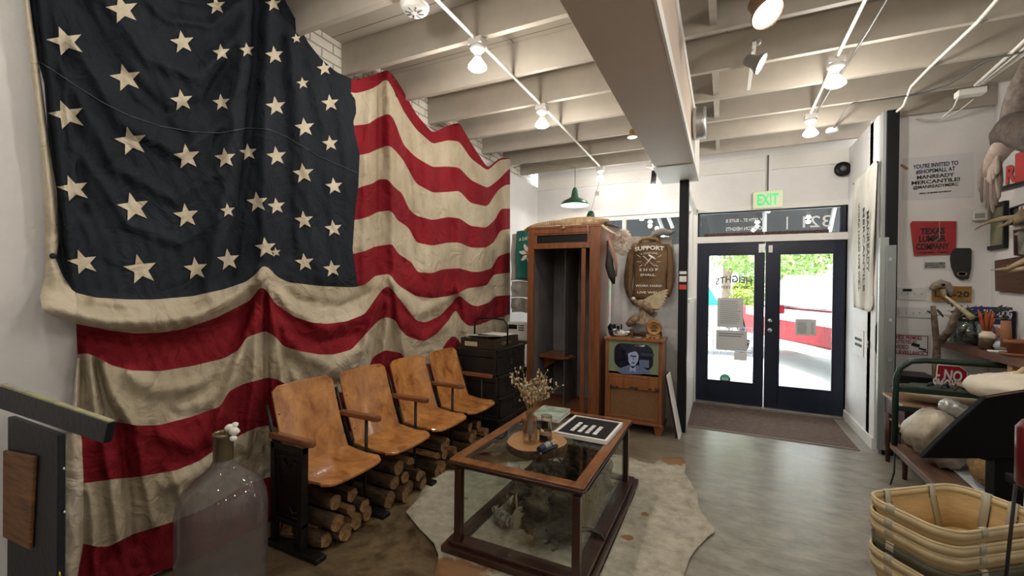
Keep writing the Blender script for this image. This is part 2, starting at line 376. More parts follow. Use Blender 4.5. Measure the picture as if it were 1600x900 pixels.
n3 = on_door(1147, 550, 1167, 564, 'small white card under the wide grey notice on the door', 'card', 'paper_card', m=mat('white_card', (0.85,0.85,0.85), 0.8))
n4 = on_door(1243, 498, 1275, 525, 'printed two-column hours list on the right door glass', 'notice', 'paper_notice')
a = ony(1243, 498, FY+0.011); b = ony(1275, 525, FY+0.011); lines(n4, 8, a.x+0.02, a.x+0.12, a.z-0.04, b.z+0.02, FY+0.011, n4); lines(n4, 8, a.x+0.16, b.x-0.02, a.z-0.04, b.z+0.02, FY+0.011, n4)
c = ony(1133, 592, FY+0.014)
st = MB(basis(c, (1,0,0), (0,0,1))).lathe([(0.062, -0.001), (0.062, 0.001)], seg=32)
sto = solo(st, 'door_sticker', mat('teal_vinyl', (0.05, 0.42, 0.30), 0.5), 'round teal sticker low on the left door glass', 'sticker')
sub(text('BBB', c+Vector((0,-0.003,0)), (1,0,0), (0,0,1), 0.045, width=0.075, bold=0.001), 'lettering', M_vinyl, sto)
hv = text('HEIGHTS', ony(1146, 436, FY+0.012), (1,0,0), (0,0,1), 0.13, width=0.42, mirror=True, arc=0.9, bold=.004)
t_ = hv.build('lettering', M_ink); t_.parent = d1
t_ = text('321 W. 19TH', ony(1146, 449, FY+0.012), (1,0,0), (0,0,1), 0.055, width=0.34, mirror=True, bold=.002).build('lettering', M_ink); t_.parent = d1
# surface bolt and door sensor at the meeting stiles
bx = MB(); a = ony(1191, 388, FY-0.01)
bx.box((a.x-0.04, FY-0.02, a.z-0.055), (a.x+0.03, FY, a.z+0.055)).box((a.x-0.008, FY-0.035, a.z-0.05), (a.x+0.006, FY-0.02, a.z+0.05))
q = bx.build('surface_bolt', M_steel, bevel=0.002); q.parent = d1
a = ony(1204, 389, FY-0.01); q = MB().box((a.x-0.022, FY-0.02, a.z-0.045), (a.x+0.022, FY, a.z+0.045)).build('door_sensor', M_white, bevel=0.004); q.parent = d2
th = MB().box((DX0, FY-0.06, 0), (DX1, FY+0.1, 0.028)); struct(th.build('trim_4', mat('threshold_alu', (0.45, 0.43, 0.4), 0.4, metal=0.7, var=0.3), bevel=0.004))
bb = MB().box((1.285, 5.2, 0), (1.30, FY, 0.11)); struct(bb.build('baseboard_vestibule', M_white, bevel=0.003))
# vestibule left side: low white partition back from the black post to the door frame
vl = MB().box((-0.37, 4.98, 0), (-0.335, FY, 1.35)).box((-0.39, 5.02, 1.35), (-0.32, FY, 1.39)); struct(vl.build('wall_partition', M_white, bevel=0.003))
vp = MB().box((-0.37, 5.02, 1.39), (-0.35, 5.07, 2.55)).box((-0.37, 5.9, 1.39), (-0.35, 5.95, 2.55)).box((-0.37, 5.02, 2.5), (-0.33, FY, 2.56)); struct(vp.build('trim_5', M_white, bevel=0.003))
# black steel posts
po = MB().box((-0.425, 4.86, 0), (-0.335, 4.95, 2.65)); post1 = solo(po, 'steel_post', M_black, 'slim black steel post between the jacket panel and the doors', 'post', bevel=0.003)
for z0, z1, m in ((1.66, 1.69, M_white), (1.58, 1.64, M_white), (1.50, 1.55, mat('red_label', (0.6, 0.06, 0.05), 0.6))):
    sub(MB().box((-0.415, 4.858, z0), (-0.345, 4.862, z1)), 'label_strip', m, post1)
po = MB().box((1.335, 5.09, 0), (1.425, 5.17, JZ)); solo(po, 'steel_post', M_black, 'thick black steel post beside the poster wall', 'post', bevel=0.003)
solo(MB().box((1.31, 5.10, 0), (1.334, 5.17, JZ)), 'post_lighter_side', mat('post_lighter_grey', (.30,.32,.32), .5), 'grey vertical strip painted as the lighter side of the thick black post by the vestibule wall end', 'strip')  # lighter side of the black post, put in as a separate grey strip
# boxed duct under the joists
M_duct = mat('duct_paint', (0.62, 0.52, 0.43), 0.6, var=0.06, vs=2, bump=0.1)
dt = thing('ceiling_duct', 'long boxed white air duct running under the joists to the black post', 'duct', (-0.4, 3.2, 2.64))
MB().box((-0.60, 0.4, 2.655), (-0.26, 4.25, JZ)).build('duct_run', M_duct, dt, bevel=0.004)
MB().box((-0.615, 4.26, 2.645), (-0.245, 4.98, JZ)).build('end_box', M_white, dt, bevel=0.004)
MB().box((-0.262, 0.4, 2.65), (-0.25, 4.25, 2.72)).box((-0.262, 0.4, 3.08), (-0.25, 4.25, 3.165)).build('side_flange', M_white, dt)
MB(basis((-0.20, 4.05, 2.93), (0,1,0), (0,0,1))).lathe([(0.13,-0.05),(0.135,-0.02),(0.13,0),(0.135,0.02),(0.13,0.05)], seg=28).build('round_collar', M_steel, dt)
# ------------------------------------------------------------------ the flag
_OFF = np.linspace(-7, 7, 9); _WT = np.exp(-(_OFF/4.5)**2); _WT /= _WT.sum()
def interp(tab, x):
    xs = [p[0] for p in tab]; ys = [p[1] for p in tab]
    return float(np.dot(np.interp(x + _OFF, xs, ys), _WT))
def T(s): return [tuple(float(q) for q in t.split(':')) for t in s.split()]
B = [T("550:124 555:124 575:120 590:114 607:109 615:118 630:141 650:178 676:208 700:196 718:191 735:222 762:263 780:247 797:247"),
     T("550:144 555:146 575:141 590:134 604:122 615:140 630:173 650:202 676:225 700:219 718:221 735:247 762:267 780:250 797:248"),
     T("550:196 555:196 575:194 590:184 607:177 615:184 630:226 650:246 676:261 700:260 718:262 735:281 762:294 780:280 797:262"),
     T("550:243 555:243 575:240 590:233 607:227 615:232 630:250 650:287 676:301 700:300 718:298 735:317 762:323 777:298 789:289 797:288"),
     T("550:297 555:296 567:291 585:286 590:280 607:280 615:292 630:303 637:325 650:337 676:344 700:339 718:341 735:353 760:356 776:341 781:326 797:326"),
     T("550:344 555:344 575:339 590:331 607:329 614:330 618:342 639:356 650:379 676:384 700:379 718:379 735:387 760:387 775:376 779:361 797:357"),
     T("550:397 572:392 586:385 615:381 619:394 646:412 650:425 676:427 690:421 718:419 737:425 750:425 770:419 776:401 797:394"),
     T("550:449 560:448 575:442 585:431 607:428 612:430 617:441 632:452 650:463 676:466 700:463 718:458 728:451 762:446 770:429 797:426")]
C0 = T("66:440 95:446 110:452 120:458 150:465 200:468 240:468 300:463 350:452 385:440 400:428 410:415 420:418 432:432 450:441 500:447 550:449 560:448 575:442 585:431 607:428 612:430 617:441 632:452 650:463 676:466 700:463 718:458 728:451 762:446 770:429 797:426")
CC = [C0,
      T("116:505 150:512 175:517 212:521 250:520 287:514 337:497 392:469 405:450 412:449 422:461 428:473 460:495 487:504 512:506 542:502 570:491 585:469 597:452 608:446 617:458 632:477 650:501 665:504 687:494 705:475 717:460 722:465 735:476 745:479 767:472 771:463 797:461"),
      T("116:554 135:552 150:557 175:571 205:579 250:580 300:572 350:560 373:547 385:527 400:522 415:517 432:527 442:541 470:549 500:554 522:554 550:546 572:521 591:501 602:495 619:500 624:514 637:526 662:534 682:522 705:496 709:484 714:483 718:497 732:510 747:508 768:500 797:491"),
      T("116:640 150:653 180:659 215:665 250:664 300:651 345:635 357:612 380:600 400:595 417:590 432:592 446:600 500:620 545:610 572:585 582:558 602:547 629:552 640:580 680:565 697:535 706:525 714:526 722:542 740:546 797:530"),
      T("112:757 132:755 175:749 217:745 275:735 312:720 340:700 375:680 400:668 420:665 450:672 500:690 560:670 600:630 640:640 700:600 720:585 797:572"),
      T("112:843 130:849 150:854 170:854 207:835 265:817 320:795 380:760 420:745 500:760 560:735 600:700 640:705 700:655 720:640 797:615"),
      T("100:948 130:940 170:925 250:893 300:876 340:858 400:836 450:812 500:790 560:770 600:752 640:738 700:712 720:700 797:665")]
Lc = [(-60,46),(0,46),(92,59),(130,69),(225,76),(300,89),(380,92),(400,86),(427,95),(447,110),(470,118)]      # hoist side of the canton: x by y
Rc = [(-60,428),(-45,430),(0,445),(27,460),(67,482),(90,500),(112,525),(124,551),(145,548),(155,555),(175,557),(190,552),(212,555),(240,562),(290,560),(340,554),(390,551),(425,556),(447,559),(470,560)]
Fc = [(122,560),(124,549),(146,547),(155,555),(175,557),(190,552),(212,555),(240,562),(290,560),(340,554),(390,551),(425,556),(447,559),(470,560)]
Lp = [(440,119),(505,119),(554,121),(640,119),(680,126),(755,130),(850,129),(900,118),(950,114)]
FOLDS = [ # polyline in the picture, height of the ridge in metres, half width
 ([(607,112),(611,200),(614,330),(616,425)],.07,9), ([(580,150),(572,250),(568,440)],.035,8), ([(594,150),(592,250),(590,430)],-.03,7),
 ([(632,200),(640,300),(646,420)],-.03,6), ([(622,150),(628,250),(634,400)],.035,7), ([(672,235),(672,340),(674,455)],.05,20), ([(655,215),(656,330),(660,440)],-.015,6),
 ([(718,200),(716,300),(716,455)],.055,9), ([(701,225),(698,330),(700,450)],.02,5), ([(728,240),(727,340),(728,440)],-.02,6), ([(752,275),(750,350),(750,440)],.035,12),
 ([(790,250),(788,350),(788,490)],.045,8), ([(776,300),(774,420)],-.03,5),
 ([(425,-40),(418,100),(414,250),(412,400)],.08,13), ([(402,-30),(396,100),(384,250),(360,430)],-.05,9), ([(380,60),(368,220),(345,350),(325,450)],.055,15),
 ([(450,10),(462,120),(482,260),(500,430)],.04,13), ([(440,60),(448,200),(455,400)],-.03,8), ([(485,80),(505,200),(520,330),(530,440)],.03,12), ([(470,100),(485,220),(495,400)],-.02,7),
 ([(520,120),(540,220),(545,430)],.03,10),
 ([(150,-20),(230,90),(310,120),(370,60),(400,0)],.04,13), ([(125,0),(190,110),(260,180),(320,160),(375,60)],-.03,9), ([(110,60),(190,190),(280,240),(350,190),(385,100)],.04,12),
 ([(105,120),(180,260),(270,310),(340,270),(370,190)],.03,11), ([(120,230),(200,350),(280,380),(340,340)],.025,10), ([(150,60),(210,160),(290,215)],-.022,8),
 ([(210,-20),(260,30),(330,40),(390,-10)],.03,8), ([(230,-40),(280,0),(340,10),(385,-30)],-.03,6),
 ([(62,0),(82,150),(104,330),(112,440)],.04,8), ([(54,0),(74,180),(96,380),(108,440)],-.04,6), ([(100,60),(120,200),(132,330)],-.02,10), ([(85,0),(104,150),(116,300)],.02,8),
 ([(70,482),(120,492),(170,502),(240,503),(310,492),(370,462),(405,432)],.13,17), ([(150,470),(230,480),(330,462)],.05,9),
 ([(125,532),(200,545),(290,540),(360,505),(398,470)],-.03,13),
 ([(411,425),(424,480),(436,560),(446,640)],.06,7), ([(408,430),(402,520),(396,600),(385,700)],.06,8), ([(404,440),(385,520),(360,600),(330,690)],.045,8), ([(395,460),(372,540),(340,590),(270,640)],-.04,9),
 ([(415,440),(416,560),(416,700)],-.04,5), ([(425,470),(436,520),(452,600)],-.03,5), ([(403,440),(404,540),(408,680)],-.03,4), ([(426,545),(428,640),(430,700)],.03,5),
 ([(418,430),(450,480),(512,515),(570,490),(606,440)],.045,11), ([(430,500),(470,550),(520,575),(570,540),(598,470)],.04,11), ([(425,440),(470,470),(530,480),(590,455)],-.03,7),
 ([(450,560),(490,600),(540,600)],-.025,8), ([(445,520),(500,535),(560,520)],-.02,6),
 ([(611,436),(606,500),(598,570)],.06,6), ([(614,440),(624,500),(634,560)],.05,6), ([(610,450),(614,520),(614,570)],-.035,4), ([(600,460),(590,520),(582,570)],-.03,5), ([(604,450),(574,520),(560,600)],.035,6),
 ([(620,450),(650,490),(680,480),(712,455)],.04,10), ([(630,500),(660,530),(690,510)],.035,9), ([(625,450),(660,470),(700,462)],-.02,5),
 ([(716,452),(712,500),(710,545)],.05,5), ([(720,456),(728,500),(735,545)],.035,5), ([(716,470),(719,520),(722,545)],-.03,3),
 ([(725,455),(745,490),(768,465)],.04,9), ([(770,430),(776,480),(776,560)],-.025,4),
 ([(136,540),(145,600),(150,660)],.045,7), ([(128,530),(130,600),(128,650)],-.03,5), ([(158,560),(178,620),(215,672)],.05,9), ([(152,570),(165,630),(190,668)],-.045,7),
 ([(200,585),(250,610),(320,600),(370,565)],.03,9), ([(210,600),(260,640),(320,630),(370,590)],.02,7), ([(230,620),(280,650),(330,640)],-.02,5),
 ([(160,690),(170,740),(180,800),(185,850)],.04,9), ([(215,690),(225,750),(240,820)],.035,9), ([(190,680),(198,760),(205,850)],-.035,8), ([(250,680),(300,700),(345,650)],.04,12), ([(260,760),(310,740),(370,690)],.035,10),
 ([(140,770),(148,850),(150,930)],.03,8), ([(270,740),(290,800),(300,880)],.03,9), ([(350,700),(345,780),(340,860)],.03,9),
]
_segs = []
for pl, a, wd in FOLDS:
    for i in range(len(pl)-1): _segs.append((pl[i], pl[i+1]))
def disp(U, V):
    U = np.asarray(U, float); V = np.asarray(V, float); D = np.zeros_like(U)
    for pl, a, wd in FOLDS:
        d2 = np.full_like(U, 1e9)
        for (x0, y0), (x1, y1) in zip(pl[:-1], pl[1:]):
            dx, dy = x1-x0, y1-y0; t = np.clip(((U-x0)*dx + (V-y0)*dy)/(dx*dx+dy*dy), 0, 1)
            ex = U-(x0+t*dx); ey = V-(y0+t*dy); d2 = np.minimum(d2, ex*ex+ey*ey)
        D += a*np.exp(-d2/(wd*wd))
    D += 0.004*np.sin(U*0.11+V*0.045)*np.sin(V*0.06-U*0.02) + 0.0025*np.sin(U*0.27-V*0.11+2*np.sin(V*0.03))
    return np.clip(D, -0.035, 0.2)
FX = -2.575
_A = np.array([[_X.x,_X.y,_X.z],[_Y.x,_Y.y,_Y.z],[_Z.x,_Z.y,_Z.z]])
def cloth(U, V, lift=0.0):
    U = np.asarray(U, float); V = np.asarray(V, float)
    d = np.stack([U-800, V-450, np.full_like(U, FPX)], -1) @ _A.T
    X = FX + disp(U, V) + lift; t = X/d[..., 0]
    return np.stack([X, d[..., 1]*t, d[..., 2]*t + EYE], -1)
def cloth_grid(mb, U, V, lift=0.0):
    P = cloth(U, V, lift); mb.grid([[tuple(p) for p in r] for r in P]); return mb
flag = thing('flag', 'huge weathered stars and stripes flag draped in swags across the left wall', 'flag', (FX, 2.6, 1.2))
def cloth_mat(name, c, c2, vs=2.2):
    m = mat(name, c, 0.85, col2=c2, vs=vs, bump=0.55, bs=26, stretch=(1, 1, 0.6), spec=0.2, contrast=(0.3, 0.68))
    N, L = m.node_tree.nodes, m.node_tree.links; b = N['Principled BSDF']; tc = [n for n in N if n.type == 'TEX_COORD'][0]; fine = [n for n in N if n.type == 'BUMP'][0]
    n = N.new('ShaderNodeTexNoise'); n.inputs['Scale'].default_value = 4.5; n.inputs['Detail'].default_value = 4; n.inputs['Distortion'].default_value = 2.2; L.new(tc.outputs['Object'], n.inputs['Vector'])
    bp = N.new('ShaderNodeBump'); bp.inputs['Strength'].default_value = .8; bp.inputs['Distance'].default_value = .035; L.new(n.outputs[0], bp.inputs['Height']); L.new(fine.outputs[0], bp.inputs['Normal']); L.new(bp.outputs[0], b.inputs['Normal']); return m
M_blue = cloth_mat('faded_navy_wool', (0.020, 0.025, 0.033), (0.010, 0.013, 0.019))
M_red = cloth_mat('faded_red_wool', (0.25, 0.014, 0.022), (0.15, 0.006, 0.012))
M_ivory = cloth_mat('aged_ivory_wool', (0.54, 0.485, 0.37), (0.34, 0.28, 0.19))
M_star = cloth_mat('aged_cotton_star', (0.66, 0.60, 0.48), (0.50, 0.43, 0.31), 7)
# canton
ns, nt = 170, 150
U = np.zeros((nt+1, ns+1)); V = np.zeros_like(U)
for j in range(ns+1):
    s_ = j/ns; y = 450.0
    for _ in range(12): x = np.interp(y, *zip(*Lc))*(1-s_) + np.interp(y, *zip(*Rc))*s_; y = 0.5*y + 0.5*interp(C0, x)
    for i in range(nt+1):
        yy = -45 + (y+45)*i/nt; U[i, j] = np.interp(yy, *zip(*Lc))*(1-s_) + np.interp(yy, *zip(*Rc))*s_; V[i, j] = yy
cloth_grid(MB(), U, V).build('canton', M_blue, flag, recalc=False)
# stripes beside the canton
mb = MB(); ns = 90
S_ = np.linspace(0, 1, ns+1)
def solve(tab, s_, Lt, Rx):
    y = interp(tab, 640)
    for _ in range(14):
        x = np.interp(y, *zip(*Lt))*(1-s_) + Rx*s_; y = 0.5*y + 0.5*interp(tab, x)
    return y
def stripes(mb, tabs, Lt, Rx, ns, mats, rows=8):
    for k in range(len(tabs)-1):
        U = np.zeros((rows+1, ns+1)); V = np.zeros_like(U)
        for j in range(ns+1):
            s_ = j/ns; a = solve(tabs[k], s_, Lt, Rx); b = solve(tabs[k+1], s_, Lt, Rx)
            for i in range(rows+1):
                y = a + (b-a)*i/rows; V[i, j] = y; U[i, j] = np.interp(y, *zip(*Lt))*(1-s_) + Rx*s_
        mb.cur = mats[k]; cloth_grid(mb, U, V)
stripes(mb, B, Fc, 797, 100, [0,1,0,1,0,1,0])
mb.build('upper_stripes', [M_red, M_ivory], flag, recalc=False)
mb = MB(); stripes(mb, CC, Lp, 797, 230, [1,0,1,0,1,0], rows=12)
mb.build('lower_stripes', [M_red, M_ivory], flag, recalc=False)
# canvas heading along the hoist
def strip(pairs, bulge, n=6, dens=6):
    rows = []
    for i in range(len(pairs)-1):
        (a, b), (c, d) = pairs[i], pairs[i+1]
        for k in range(dens):
            t = k/dens; rows.append(((a[0]+(c[0]-a[0])*t, a[1]+(c[1]-a[1])*t), (b[0]+(d[0]-b[0])*t, b[1]+(d[1]-b[1])*t)))
    rows.append(pairs[-1]); U = np.array([[a[0]+(b[0]-a[0])*j/n for j in range(n+1)] for a, b in rows]); V = np.array([[a[1]+(b[1]-a[1])*j/n for j in range(n+1)] for a, b in rows])
    lift = bulge*np.sin(PI*np.linspace(0, 1, n+1))[None, :]
    return MB().grid([[tuple(p) for p in r] for r in cloth(U, V, lift)])
hp = [((34,-45),(46,-45)),((36,0),(46,0)),((47,100),(60,95)),((59,200),(74,200)),((63,240),(78,235)),((69,300),(89,300)),((72,350),(91,350)),((70,378),(92,380)),((72,405),(87,405)),((69,437),(100,435)),((62,465),(112,452)),((67,485),(118,457)),((84,495),(119,463)),((119,506),(119.5,470))]
strip(hp, 0.03).build('heading', M_star, flag, recalc=False)
hp = [((121,560),(126,560)),((112,640),(122,640)),((103,690),(128,690)),((103,760),(131,760)),((103,850),(130,850)),((101,930),(116,930))]
strip(hp, 0.015).build('lower_heading', M_star, flag, recalc=False)
g = Vector(cloth(np.array([78.0]), np.array([400.0]))[0])
MB(basis(g+Vector((0.03,0,0)), (0,1,0), (0,0,1))).lathe([(0.004,0),(0.012,0.002),(0.012,0.005),(0.004,0.006)], seg=14).build('grommet', M_iron, flag)
# appliqued stars
STARS = [(103,65,25),(192,15,24),(197,122,23),(285,66,19),(346,82,14),(386,78,12),(427,6,13),(105,180,25),(205,221,24),(284,157,18),(346,160,14),(338,9,15),
 (115,295,22),(209,324,24),(292,245,21),(352,247,17),(388,238,14),(291,337,20),(356,329,12),(130,410,21),(220,421,25),(306,420,19),(357,406,18),(402,316,17),
 (429,86,15),(431,166,16),(476,199,16),(516,161,14),(516,224,13),(473,130,10),(507,107,12),(463,60,8),(432,244,16),(474,271,17),(522,291,14),(432,322,14),(475,344,15),(521,357,14),(415,387,17),(476,410,15),(519,420,14),(431,394,8)]
for (x, y, r) in STARS:
    near = np.clip((300-x)/250, 0, 1); rot = -0.12 - 0.22*near; pts = []
    for k in range(10):
        a = -PI/2 + k*PI/5; rr = r if k % 2 == 0 else r*0.42
        px = rr*math.cos(a)*(1.0+0.12*near); py = rr*math.sin(a)*(0.98)
        dg = (px+py)*.7071; dp = (px-py)*.7071; dg *= 1+.22*near+.04; dp *= 1-.13*near; px, py = (dg+dp)*.7071, (dg-dp)*.7071
        pts.append((px*math.cos(rot)-py*math.sin(rot), px*math.sin(rot)+py*math.cos(rot)))
    bd = []
    for k in range(10):
        a, b = pts[k], pts[(k+1) % 10]
        for q in range(5): t = q/5; bd.append((a[0]+(b[0]-a[0])*t, a[1]+(b[1]-a[1])*t))
    n = len(bd); rings = 6; U = []; V = []
    for i in range(1, rings+1):
        f = i/rings; U += [x+p[0]*f for p in bd]; V += [y+p[1]*f for p in bd]
    U.append(x); V.append(y); P = cloth(np.array(U), np.array(V), 0.006); fs = []
    for i in range(rings-1):
        for k in range(n): fs.append((i*n+k, i*n+(k+1) % n, (i+1)*n+(k+1) % n, (i+1)*n+k))
    for k in range(n): fs.append((rings*n, (k+1) % n, k))
    MB().add([tuple(p) for p in P], fs, True).build('star', M_star, flag, recalc=False)

sm = [(60,96),(80,108),(120,135),(160,160),(200,180),(250,197),(300,206),(345,208),(385,200),(420,202),(450,215),(500,245),(558,270)]
sp_ = np.array(sm, float); tt = np.linspace(0, len(sm)-1, 120); SU = np.interp(tt, range(len(sm)), sp_[:,0]); SV = np.interp(tt, range(len(sm)), sp_[:,1])
MB().tube([tuple(p) for p in cloth(SU, SV, .004)], .0022, 5).build('seam', mat('seam_thread', (.09,.10,.11), .8), flag)
# ------------------------------------------------------------------ lamps and ceiling fittings
M_bulb = mat('lit_bulb', (1, 1, 1), 0.4, emit=(1.0, 0.95, 0.88), es=25.0)
M_china = mat('white_porcelain', (0.8, 0.8, 0.78), 0.3)
def lamp_light(parent, p, e, rad=0.045, col=(1.0, 0.92, 0.82), spot=None, aim=None):
    l = bpy.data.lights.new('bulb_light', 'SPOT' if spot else 'POINT'); l.energy = e; l.shadow_soft_size = rad; l.color = col
    if spot: l.spot_size = spot; l.spot_blend = 0.6
    o = bpy.data.objects.new('bulb_light', l); C.objects.link(o); o.parent = parent; o.location = Vector(p) - parent.location
    if aim is not None: o.rotation_euler = (Vector(aim)-Vector(p)).to_track_quat('-Z', 'Y').to_euler()
    return o
def keyless(x, y, zt, label, group, power=1.0, long=0.0):
    t = thing('ceiling_lamp', label, 'lamp', (x, y, zt), group)
    MB().cbox((x, y, zt-0.02), (0.10, 0.10, 0.045)).build('junction_box', M_white, t, bevel=0.006)
    MB().lathe([(0.05,0),(0.055,-0.02),(0.04,-0.035),(0.024,-0.05),(0.022,-0.075-long),(0.026,-0.08-long)][::-1], (x, y, zt-0.04), 20).build('lamp_holder', M_china, t)
    z = zt-0.12-long
    MB().lathe([(0.0,-0.080),(0.045,-0.077),(0.063,-0.064),(0.060,-0.05),(0.032,-0.012),(0.018,0.01)], (x, y, z), 24).build('bulb', M_bulb, t)
    lamp_light(t, (x, y, z-0.14), LAMP*power)
    return t
K = [(-1.50, 2.51), (-1.50, 3.66), (-1.53, 5.86), (-1.50, 1.4), (-1.50, 0.3), (-1.5, -1.0)]
names = ['bright reflector bulb on the left ceiling conduit, nearest of the three seen', 'bright reflector bulb on the left ceiling conduit, middle of the three seen', 'bright bulb at the far end of the left conduit above the front wall pendant']
for i, (x, y) in enumerate(K): keyless(x, y, JZ-0.01, names[i] if i < 3 else 'reflector bulb on the left conduit outside the picture', 'ceiling bulbs along the left conduit', (1.25, 1.25, .22)[i] if i < 3 else 0.65)
K = [(0.70, 3.78), (0.72, 4.9), (0.66, 1.6), (0.66, 0.2), (0.7, -1.3)]
names = ['bright bulb on a porcelain box under the right conduit, above the floor', 'bright bulb near the small disc fixture, farther one on the right conduit']
for i, (x, y) in enumerate(K): keyless(x, y, JZ-0.01, names[i] if i < 2 else 'reflector bulb on the right conduit outside the picture', 'ceiling bulbs along the right conduit', 1.1 if i < 2 else 0.6)
keyless(1.55, 2.0, JZ-0.01, 'reflector bulb above the right hand shelves outside the picture', 'ceiling bulbs along the right conduit', 0.45)
M_cond = mat('painted_conduit', (0.78, 0.76, 0.7), 0.45)
def pipe(name, pts, r, m, label, cat, seg=8, group=None): return solo(MB().tube(pts, r, seg), name, m, label, cat, group=group)
zc = JZ-0.014
pipe('conduit', [(-1.5, -2.5, zc), (-1.5, 2.46, zc)], .011, M_cond, 'white conduit running in from the picture top to the nearest left bulb', 'conduit')
pipe('conduit', [(-1.5, 2.56, zc), (-1.5, 3.61, zc)], .011, M_cond, 'white conduit between the two nearer bulbs of the left row', 'conduit')
pipe('conduit', [(-1.5, 3.71, zc), (-1.53, 5.81, zc)], .011, M_cond, 'white conduit from the middle left bulb to the far bulb', 'conduit')
pipe('conduit', [(0.70, -2.5, zc), (0.70, 3.73, zc)], .011, M_cond, 'white conduit from the picture top to the porcelain bulb right of the duct', 'conduit')
pipe('conduit', [(0.70, 3.83, zc), (0.71, 4.85, zc)], .011, M_cond, 'white conduit linking the two bulbs right of the duct', 'conduit')
M_cable = mat('grey_cable', (0.10, 0.10, 0.10), 0.5)
pipe('cable', [(0.80, -1, zc-.003), (0.80, 2.6, zc-0.03), (0.80, 3.4, zc-.01), (0.77, 4.3, zc), (0.76, 4.84, zc)], .007, M_cable, 'grey cable sagging beside the right row of bulbs', 'cable')
pipe('conduit', [onz(1560,-3,zc)+Vector((.75,-1.9,0)), onz(1560,-3,zc), onz(1527,35,zc), onz(1452,106,zc), onz(1424,135,zc-.02), onz(1412,165,zc-.01), onz(1376,197,zc), onz(1338,232,zc)], .011, M_cond, 'white bent conduit crossing the joists toward the black post', 'conduit')
pipe('cable', [onz(1760,30,zc-.02), onz(1600,80,zc-.02), onz(1540,95,zc-.02), onz(1480,133,zc-.02), onz(1440,146,zc-.02), onz(1380,155,zc-.02), onz(1332,162,zc-.02), onz(1316,180,zc-.02), onz(1303,200,zc-.02)], .008, M_cable, 'grey cable snaking across the joists to the small disc fixture', 'cable')
c = onz(1300, 202, zc-.02)
solo(MB().lathe([(0.05,-.03),(0.055,-.01),(0.05,0.01),(0.0,0.012)], (c.x,c.y,c.z), 20), 'ceiling_sensor', M_white, 'small white disc fixture with a pull string on a joist', 'fixture')
pts = [onz(1545,118,zc), onz(1620,50,zc), onz(1700,-20,zc)]
for k, (dx, r) in enumerate(((0, .012), (0.06, .012), (0.11, .007), (0.14, .007))):
    q = [onz(1524,133,zc-.01)+Vector((dx*.3,0,0)), onz(1570,92,zc-.01)+Vector((dx*.6,0,0)), onz(1700,-28,zc-.01)+Vector((dx,0,0))]
    pipe('conduit', q, r, M_cond, ['thick white pipe leaving the cable box at upper right, outermost', 'thick white pipe leaving the cable box at upper right, second', 'thin white pipe beside the two thick ones at upper right', 'thinnest white line nearest the right wall at upper right'][k], 'conduit')
a = onz(1516, 145, zc-.03); bx = solo(MB().cbox(a, (0.17, 0.09, 0.05)), 'junction_box', M_white, 'white cable box where the pipes meet at upper right', 'box', bevel=0.006)
pipe('cable', [onz(1498,150,zc-.05), onz(1490,168,zc-.07), onz(1470,186,zc-.09), onz(1448,189,zc-.07), onz(1434,187,zc-.03)], .006, M_white, 'white cable loop hanging from the cable box, left one', 'cable')
pipe('cable', [onz(1521,155,zc-.05), onz(1500,172,zc-.07), onz(1475,184,zc-.09), onz(1450,187,zc-.08), onz(1432,186,zc-.02)], .005, M_white, 'thin white cable loop hanging from the cable box, right one', 'cable')
# smoke alarm at the picture's top
c = onz(648, 8, JZ-0.005); t = thing('smoke_alarm', 'white ribbed smoke alarm on a joist at the top left', 'alarm', c)
MB().lathe([(0.075,-.012),(0.078,-.03),(0.06,-.045),(0.0,-.05)], tuple(c), 26).build('body', M_white, t)
MB().lathe([(0.085,0.0),(0.085,-.012)], tuple(c), 26).build('mounting_plate', M_white, t)
for k in range(8):
    q = 2*PI*k/8; MB().tube([c+Vector((0.02*math.cos(q),0.02*math.sin(q),-.05)), c+Vector((0.055*math.cos(q),0.055*math.sin(q),-.047))], .003, 5).build('vent_rib', M_cable, t)
# spot heads on tracks
M_white_shade = mat('white_lamp_shade', (0.75, 0.74, 0.72), 0.4)
M_brass = mat('aged_brass', (0.35, 0.24, 0.10), 0.35, metal=0.8)
def spot(name, label, base, head, aim, size, m, lit=True, power=0.8, rod=True):
    t = thing(name, label, 'lamp', base)
    base = Vector(base); head = Vector(head); d = (Vector(aim)-head).normalized()
    MB().lathe([(0.03,0),(0.03,-0.02),(0.012,-0.03)], tuple(base), 16).build('ceiling_mount', m, t)
    if rod: MB().tube([base, head - d*size*1.0], 0.006, 8).build('arm', M_steel, t)
    M_ = basis(head, d.orthogonal(), d.cross(d.orthogonal()))
    MB(M_).lathe([(size*.28,-size*1.25),(size*.42,-size*1.1),(size*.45,-size*.55),(size*.72,-size*.12),(size*.74,0),(size*.70,0),(size*.66,-size*.15),(size*.3,-size*.6)], seg=24).build('shade', m, t)
    if lit:
        MB(M_).lathe([(0,size*.02),(size*.45,-size*.02),(size*.66,-size*.08),(size*.4,-size*.4)], seg=22).build('bulb', M_bulb, t)
        lamp_light(t, head + d*(size*.25), LAMP*power, 0.04, spot=2.2, aim=aim)
    return t
h = onz(1200, 22, 2.98); spot('spot_lamp', 'large brown shaded spot lamp glaring at the top edge', (h.x-.06, h.y-.12, JZ), h, h+Vector((.25,-.25,-.5)), 0.115, mat('brown_shade', (0.25,0.15,0.09), 0.4), True, 0.7)
h = onz(1190, 100, 3.0); spot('spot_lamp', 'grey swivel spot lamp below the glaring brown one', (h.x-.03, h.y+.02, JZ), h, h+Vector((.4,-.06,-.24)), 0.09, mat('grey_shade', (0.22,0.21,0.20), 0.4), True, 0.3)
